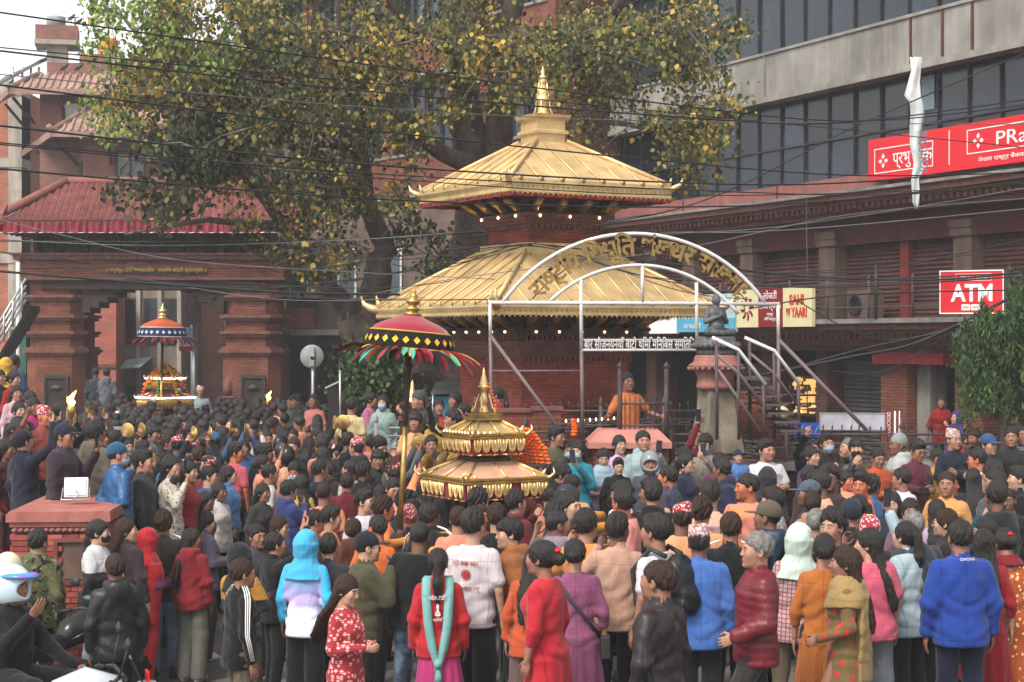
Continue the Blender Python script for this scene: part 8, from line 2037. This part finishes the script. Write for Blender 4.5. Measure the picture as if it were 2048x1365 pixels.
p(1478, 897, 1.05, 5, 'down', 'm', None, hat=('beanie', '#1c2748'), top=(J, '#4d79bd'), bot=PB, Y=20.9, skin=2, label='toddler in navy knit hat and light blue jumper')
p(1532, 882, 1.70, 10, 'crossed', 'm', 'quiff', top=(T, '#d9d9da'), bot=PB, Y=21.0, skin=0, wide=1.1, label='man in plain white T-shirt with arms folded at the fence')
p(1536, 935, 1.6, 150, 'down', 'm', None, hat=('hood', '#2f3138'), top=(J, '#2c2d33'), bot=PB, Y=19.6, label='person with dark grey hood up before the white T-shirt')
p(1620, 893, 1.60, 40, 'phone', 'f', 'bun', top=(J, '#453a70'), bot=PB, Y=20.6, extra=('phone',), skin=2, label='woman in purple cardigan looking right with red phone')
p(1612, 880, 1.66, 0, 'raise1', 'm', 'short', top=(J, '#15161a'), bot=PB, Y=21.6, label='man in black raising one arm behind the purple cardigan')
p(1657, 871, 1.70, 15, 'phone', 'm', 'quiff', top=(J, '#1b1f1e'), bot=PB, Y=21.4, extra=('mask',), skin=0, label='man in blue mask and black jacket at the fence')
p(1694, 879, 1.68, -70, 'down', 'm', 'buzz', 'g', top=(J, '#5a5e70'), bot=PB, Y=21.8, label='bald older man in slate shirt at the fence')
p(1724, 880, 1.68, -10, 'mouth', 'm', 'mop', top=(J, '#3a332e', 'shiny'), bot=PB, Y=21.2, extra=('blackmask',), label='man in brown leather jacket with black mask')
p(1752, 900, 1.60, 15, 'front', 'm', 'short', top=(RB, '#b8481a'), bot=None, Y=20.8, skin=1, label='boy in orange robe holding the burning torch')
p(1798, 868, 1.70, -75, 'down', 'm', 'buzz', hat=('beanie', '#8d9093'), top=(HD, '#a9b3b5'), bot=PB, Y=21.4, label='man in grey knit hat and pale hoodie turned left')
p(1822, 884, 1.68, 25, 'front', 'm', 'quiff', top=(J, '#5a1e30'), bot=PG, Y=20.6, extra=('glasses', 'beard', 'phone'), skin=1, label='man in maroon knit jacket with glasses using a phone')
p(1806, 940, 1.66, -60, 'downr', 'm', 'short', top=(SH, '#cfcfd4'), bot=PB, Y=19.4, extra=('glasses',), label='man with glasses in white checked shirt below the maroon knit')
p(1876, 902, 1.50, 15, 'down', 'm', 'mop', top=(J, '#c69418'), bot=JN, Y=21.0, skin=1, label='boy in yellow and blue jacket under the doorway')
p(1911, 858, 1.64, 5, 'crossed', 'm', 'buzz', hat=('topi', '#b99a92', 'dhaka'), top=(J, '#1d2436'), bot=PG, Y=21.0, skin=0, label='old man in pale topi and navy jacket with folded arms')
p(1978, 867, 1.68, 30, 'down', 'm', 'short', hat=('cap', '#2c4d7c'), top=(J, '#3c3b3a'), bot=PB, Y=20.6, skin=0, label='man in blue cap and grey panelled jacket near the juniper')
p(2015, 856, 1.70, -20, 'down', 'm', 'short', top=(J, '#28282a'), bot=PB, Y=20.8, skin=1, label='man in charcoal jacket under the juniper')
p(2044, 852, 1.72, 15, 'down', 'm', 'buzz', top=(SH, '#55585c', 'check'), bot=PB, Y=21.0, skin=1, label='man in black and white checked shirt at the right edge')
p(1950, 862, 1.6, -60, 'down', 'm', 'short', top=(J, '#241a1c'), bot=PB, Y=23.9, label='person in dark clothes behind the fence near the juniper')
p(1933, 868, 1.56, 40, 'down', 'f', 'long', top=(J, '#a51038'), bot=PB, Y=24.0, label='person in crimson behind the fence near the juniper')

# --- the packed crowd between them
rc = random.Random(11)
taken = [(o.location.x, o.location.y) for o, u, v in ALLP if o.name.startswith('person')]; man = [(u, v, o.location.y) for o, u, v in ALLP if o.name.startswith('person')]
COLS = [('#17181b', 'black', 26), ('#25262b', 'charcoal', 9), ('#1b2138', 'navy', 8), ('#e3a384', 'peach', 12), ('#df8a78', 'salmon', 11), ('#cfc8c6', 'white', 7), ('#6b1c28', 'maroon', 5), ('#3a2c28', 'dark brown', 5), ('#c9566a', 'pink', 2), ('#3d5f8f', 'blue', 3), ('#55585e', 'grey', 6), ('#4a4b34', 'olive', 3), ('#c8352c', 'red', 3), ('#d8b23c', 'yellow', 1.2), ('#e06a24', 'orange', 3), ('#8f8090', 'lilac', 1.5)]
ZONES = [(200, 'at the far left by the plinth'), (290, 'left of the flower palanquin'), (385, 'below the flower palanquin'), (470, 'before the right gate pier'), (560, 'between gate and tree'), (640, 'below the round road sign'), (720, 'before the tree trunk'), (800, 'left of the umbrella pole'), (870, 'right of the umbrella pole'), (1080, 'around the golden palanquin'), (1180, 'right of the golden palanquin'), (1340, 'before the pink capped pier'), (1480, 'below the statue'), (1640, 'below the stair rail'), (1800, 'before the blank white board'), (1920, 'below the doorway'), (3000, 'under the juniper')]
def zone(u): return next(z for a, z in ZONES if u < a)
autos = []
def ok_place(X, Y, gap):
 if abs(X - PC.x) < .62 and abs(Y - PC.y) < .62: return False
 s1 = FPX / Y; ua = 1024 + X * s1; va = 683 + s1 * (CAMZ - gz(X, Y) - 1.67)
 for um, vm, Ym in man:
  if Ym > Y - .1 and abs(ua - um) < .33 * s1 and va < vm + (.46 if Ym < 17 else .27) * FPX / Ym: return False
 return all((X - a) ** 2 + ((Y - b_) * .9) ** 2 > gap * gap for a, b_ in taken)
def lim(Y):
 """left and right pixel limits of the crowd at distance Y"""
 if Y < 15.5: return 470, 2040
 if Y < 17.2: return 400, 2040
 if Y < 19: return 330, 2040
 if Y < 21: return 235, 1990
 if Y < 22.3: return 225, 1000
 if Y < 24.6: return 200, 760
 return 150 + (Y - 24.6) * 2, 740 - (Y - 24.6) * 7
far = []
for tries in range(16000):
 Y = rc.uniform(13.9, 40.5); a, c = lim(Y); u = rc.uniform(a, c); X = (u - 1024) * Y / FPX
 gap = .37 if Y < 22 else .42
 if not ok_place(X, Y, gap): continue
 if Y < 15 and rc.random() < .6: continue
 taken.append((X, Y)); autos.append((u, X, Y))
autos.sort(key=lambda q: q[2])
print('AUTOS', len(autos)); NMAX = 298 - len([1 for o, u, v in ALLP if o.name.startswith('person')])
used = {}
def describe(sexw, hd, cn, gn, ph, u, Y): return '%s %s in %s %s%s' % (hd, sexw, cn, gn, ph)
recs = []
for (u, X, Y) in autos[:NMAX]:
 f = rc.random() < .27; sex = 'f' if f else 'm'
 cc = rc.choices(COLS, [q[2] for q in COLS])[0]
 if f: hair = rc.choice(('long', 'long', 'tail', 'bun', 'bun', 'long'))
 else: hair = rc.choice(('short', 'short', 'quiff', 'mop', 'buzz', 'short', 'curly'))
 hcl = 'b' if rc.random() < .18 else 'k'; hat = None
 r = rc.random()
 if not f and r < .05: hat = ('topi', '#b8303a', 'dhaka')
 elif not f and r < .08: hat = ('cap', rc.choice(('#22314a', '#3a3a3c', '#2d5d88')))
 elif r < .09: hat = ('helmet', rc.choice(('#1c1d20', '#2c3038'))); hair = None
 light = cc[1] in ('peach', 'salmon', 'white', 'orange', 'yellow', 'pink')
 kind = (rc.choice((T, T, T, SH)) if light else rc.choice((J, J, HD, T, PF if rc.random() < .2 else J)))
 if f: kind = rc.choice((J, KU, HD, SH))
 pose = rc.choices(('down', 'downl', 'downr', 'phone', 'raise1', 'raise2', 'crossed', 'front', 'carry', 'mouth'), (26, 14, 14, 9, 6, 9, 4, 8, 2, 4))[0]
 if pose in ('raise1', 'raise2') and (Y < 17.5 or u > 1100): pose = 'down'
 if u > 1150: face = rc.gauss(-120, 35) if rc.random() < .75 else rc.gauss(-30, 30)
 elif Y > 19: face = rc.choice((rc.gauss(180, 35), rc.gauss(180, 35), rc.gauss(20, 40), rc.gauss(100, 25)))
 else: face = rc.gauss(160, 40) if rc.random() < .8 else rc.gauss(60, 30)
 skin = 4 if (light and rc.random() < .45) else rc.choice((0, 1, 1, 3, 2))
 h = rc.gauss(1.66, .045) if not f else rc.gauss(1.56, .04)
 ex = ()
 if pose == 'raise2' and Y > 18: ex = ('cymbal',)
 elif pose in ('phone', 'raise1') and rc.random() < .6: ex = ('phone',)
 elif rc.random() < .05: ex = ('mask',)
 elif rc.random() < .06: ex = ('glasses',)
 if kind == T and Y < 19 and rc.random() < .4: ex = ex + (('print', [(rc.choice(('युवा क्लब', 'थिमि', 'सिन्दूर जात्रा')), .05, 1.28, rc.uniform(.12, .22)), ('मध्यपुर', .03, 1.2, .12)], rc.choice((M_prn, M_prb))),)
 pat = 'powder' if (cc[1] in ('peach', 'salmon') and rc.random() < .7) else None
 z = gz(X, Y)
 hd = {'topi': 'red topi wearing', 'cap': 'capped', 'helmet': 'helmeted'}.get(hat[0] if hat else '', {'long': 'long haired', 'tail': 'ponytailed', 'bun': 'bun haired', 'buzz': 'crop haired', 'curly': 'curly haired', 'mop': 'mop haired', 'quiff': 'full haired', 'short': 'short haired'}.get(hair, 'bare headed'))
 ph = {'phone': ', hand up', 'raise1': ', arm up', 'raise2': ', arms up', 'crossed': ', arms crossed', 'front': ', hands together', 'mouth': ', hand at face'}.get(pose, '')
 gn = {T: 'T-shirt', J: 'jacket', HD: 'hoodie', PF: 'puffer', KU: 'kurta', SH: 'shirt'}[kind]
 base = '%s %s in %s %s%s' % (hd, 'woman' if f else 'man', cc[1], gn, ph)
 vt = 683 + FPX * (CAMZ - z - h) / Y
 recs.append([base, u, vt, dict(h=h, face=face, pose=pose, sex=sex, hair=hair, hc=hcl, top=(kind, cc[0], pat) if pat else (kind, cc[0]), wide=max(.92, min(1.1, rc.gauss(1.0, .05))), bot=rc.choice((PB, PB, PN, JD, PG)), skin=skin, hat=hat, extra=ex, Y=Y, z=z)])
groups = {}
for r in recs: groups.setdefault((r[0], zone(r[1])), []).append(r)
NTH = ['first', 'second', 'third', 'fourth', 'fifth', 'sixth', 'seventh', 'eighth']
for (base, z_), rs in groups.items():
 rs.sort(key=lambda q: q[1])
 for k, r in enumerate(rs):
  lab = base + ' ' + z_
  if len(rs) > 1: lab += ', %s from left' % NTH[min(k, 7)]
  person(r[1], r[2], label=lab, **r[3])
# number phones and cymbals apart by what is near them
seen = {}
for o, u, v in ALLP:
 if o.name.startswith('cymbal'): zc = zone(u); seen[zc] = seen.get(zc, 0) + 1; o['label'] = 'brass cymbal held high %s, %s nearest' % (zc, NTH[seen[zc] - 1])
# far rows that show only as tops of heads: one mass
def coarse(sex):
 s = SDF((-.4, -.3, .7), (.4, .3, 1.8), .028); s.prof([.7, 1.0, 1.3, 1.4, 1.46], [.2, .19, .2, .16, .08], [.14, .14, .14, .12, .08], [0, 0, 0, .01, .02], .03)
 for sx in (-1, 1): s.cap((sx * .2, 0, 1.38), (sx * .27, 0, .95), .065, .05, .03)
 V1, Q1 = s.mesh(); s = SDF((-.15, -.18, 1.3), (.15, .2, 1.8), .017); s.ell((0, -.02, 1.58), (.075, .09, .115), .01); s.cap((0, 0, 1.4), (0, 0, 1.55), .05); V2, Q2 = s.mesh()
 s = SDF((-.16, -.18, 1.1), (.16, .24, 1.8), .017); s.ell((0, .01, 1.625), (.087, .107, .1), 0); s.cut(lambda X, Y, Z: (1.59 - .8 * Y) - Z + 0 * X)
 if sex == 'f': s.prof([1.2, 1.4, 1.6], [.1, .1, .09], [.04, .05, .06], [.11, .09, .05])
 V3, Q3 = s.mesh(); return (V1, Q1), (V2, Q2), (V3, Q3)
CO = {'m': coarse('m'), 'f': coarse('f')}
pm = [M_skin[1], M_hair] + [cloth(c[0]) for c in COLS[:8]]; parts = []
for (u, X, Y) in autos[NMAX:]:
 sx = 'f' if rc.random() < .25 else 'm'; f_ = rotm('z', rc.uniform(2.3, 4.0)); S = rc.gauss(.965, .03); off = NP(X, Y, gz(X, Y)); ci = 2 + rc.choices(range(8), [q[2] for q in COLS[:8]])[0]
 for (V, Q), m_ in zip(CO[sx], (ci, 0, 1)): parts.append(((V * S) @ f_.T + off, Q, m_))
if parts:
 o = bpy.data.objects.new('distant_crowd', np_mesh('distant_crowd', parts, pm)); col.objects.link(o); tag(o, 'farthest rows of the packed crowd in front of the gate', 'crowd', kind='stuff')

# --- rider and motorcycles
rd = p(16, 1136, 1.70, 62, 'sit', 'm', None, hat=('helmet', '#b9ccd6', 'visor'), top=(J, '#0f1012'), bot=PB, Y=12.4, label='motorcycle rider in white and blue full face helmet signalling', skin=1)
Frd = Matrix.Translation(rd.location)
def motorcycle(base, ang, label, colr, S=1., wc='#b4bbbf'):
 F = frame(base, ang) @ Matrix.Diagonal((S, S, S, 1)); t = thing('motorcycle', base, label, 'motorcycle', 'motorcycles at the lower left')
 def mb_(nm, m, fn): b = MB(F); fn(b); return b.build(nm, m, t)
 body = mat('bike_' + wc[1:], wc, rough=.2, vary=.04); teal = mat('bike2_' + colr[1:], colr, rough=.2, vary=.05)
 for x in (-.66, .68):
  w = mb_('wheel', M_black, lambda b: b.tube([(x + .27 * math.cos(a * .393), 0, .3 + .27 * math.sin(a * .393)) for a in range(17)], .045, 8, closed=False))
  mb_('rim', M_steel, lambda b: [b.tube([(x, 0, .3), (x + .25 * math.cos(a * 1.047), 0, .3 + .25 * math.sin(a * 1.047))], .012, 5) for a in range(6)])
 mb_('fuel_tank', body, lambda b: b.tube([(-.12, 0, .82), (.0, 0, .9), (.16, 0, .94), (.32, 0, .9), (.42, 0, .82)], [.07, .13, .16, .14, .06], 14))
 mb_('tank_stripe', teal, lambda b: [b.tube([(-.08, s_ * .1, .86), (.1, s_ * .155, .92), (.3, s_ * .13, .9)], [.01, .022, .01], 6) for s_ in (-1, 1)])
 mb_('seat', M_black, lambda b: b.tube([(-.75, 0, .9), (-.5, 0, .86), (-.3, 0, .8), (-.12, 0, .82)], [.06, .12, .12, .09], 10))
 mb_('engine', M_frame, lambda b: (b.box(-.2, .25, -.13, .13, .3, .62), b.tube([(.25, .1, .5), (.35, .12, .3), (-.5, .14, .28)], .035, 8)))
 mb_('frame', M_frame, lambda b: (b.tube([(.45, 0, .85), (.3, 0, .5), (-.2, 0, .35), (-.66, 0, .3)], .03, 8), b.tube([(-.3, 0, .8), (-.2, 0, .4)], .03, 8)))
 mb_('fork', M_steel, lambda b: [b.tube([(.46, s_ * .1, .95), (.68, s_ * .09, .3)], .025, 8) for s_ in (-1, 1)])
 mb_('headlight_cowl', body, lambda b: (b.lathe((.55, 0, .86), [(.03, -.14), (.11, -.06), (.12, .04), (.06, .12)], 12, sy=1.1)))
 mb_('windscreen', mat('smoked_plastic', (.02, .02, .022), rough=.15), lambda b: b.slab([(.52, -.09, .96), (.52, .09, .96), (.44, .07, 1.14), (.44, -.07, 1.14)], (.01, 0, .008)))
 mb_('number_plate', M_signred, lambda b: b.box(.545, .56, -.07, .07, .95, 1.05))
 mb_('handlebar', M_frame, lambda b: b.tube([(.28, -.36, 1.03), (.36, -.2, 1.06), (.42, 0, 1.0), (.36, .2, 1.06), (.28, .36, 1.03)], .014, 8))
 for s_ in (-1, 1):
  mb_('grip', M_black, lambda b: b.tube([(.26, s_ * .4, 1.02), (.3, s_ * .28, 1.04)], .02, 8))
  mb_('mirror', M_frame, lambda b: (b.tube([(.35, s_ * .24, 1.06), (.4, s_ * .3, 1.25)], .007, 5), b.lathe((.4, s_ * .33, 1.28), [(.01, -.04), (.055, -.02), (.06, .02), (.01, .05)], 10, sx=.35)))
 mb_('fender', teal, lambda b: b.tube([(.68 + .34 * math.cos(a * .35), 0, .3 + .34 * math.sin(a * .35)) for a in range(1, 8)], .05, 8))
 return t
motorcycle(Vector((at(120, 0, 12.1).x, 12.1, -.03)), R(18), 'white and teal motorcycle in the lower left corner', '#15808c', 1.1)
motorcycle(Vector((at(140, 0, 15.2).x, 15.2, 0.0)), R(60), 'dark motorcycle behind the man in camouflage jacket', '#1a1a1c', 1.0, '#202022')
p(10, 1100, 1.66, 150, 'down', 'm', None, hat=('helmet', '#d8cdb8'), top=(J, '#3a1c20'), bot=PB, Y=15.6, z=-.15, label='person in cream and red helmet at the lower left edge')

# --- seated stone figure
s = SDF((-.36, -.34, -.02), (.36, .3, .72), .0088)
s.ell((0, .02, .06), (.2, .15, .09), .03)
for sx in (-1, 1):
 s.cap((sx * .1, .02, .08), (sx * .26, -.12, .07), .075, .055, .03); s.cap((sx * .26, -.12, .07), (-sx * .02, -.2, .06), .052, .038, .02)
 s.cap((sx * .15, .03, .42), (sx * .2, -.0, .24), .045, .04, .03); s.cap((sx * .2, 0, .24), (sx * .03, -.15, .32), .038, .028, .02); s.ell((sx * .02, -.165, .345), (.03, .025, .045), .015)
s.prof([.06, .16, .26, .38, .44, .48], [.14, .13, .12, .145, .12, .06], [.11, .115, .1, .095, .07, .05], [0, 0, 0, 0, 0, 0], .03)
s.ell((0, -.06, .17), (.1, .07, .07), .04); s.cap((0, 0, .44), (0, 0, .5), .045)
s.ell((0, -.008, .575), (.068, .078, .088), .02); s.ell((0, .005, .655), (.04, .04, .025), .015); s.cap((0, -.08, .58), (0, -.092, .56), .01, .013, .01)
for sx in (-1, 1): s.ell((sx * .07, .0, .56), (.012, .018, .035), .008); s.ell((sx * .027, -.087, .585), (.016, .01, .009), .006, True)
V, Q = s.mesh(); st = thing('seated_statue', pc + Vector((0, 0, zz(675))), 'black stone bald seated figure with clasped hands on the lotus throne', 'statue', rz=R(28))
st.scale = (.78, .78, .82)
o = bpy.data.objects.new('figure', np_mesh('figure', [(V, Q, 0)], [M_stone])); col.objects.link(o); o.parent = st
# --- label the phones by where they show
ks = {}
for o, u, v in ALLP:
 if o.name.startswith('phone'): o['label'] = str(o['label'])
bpy.data.objects.remove(bpy.data.objects['__none__']) if '__none__' in bpy.data.objects else None
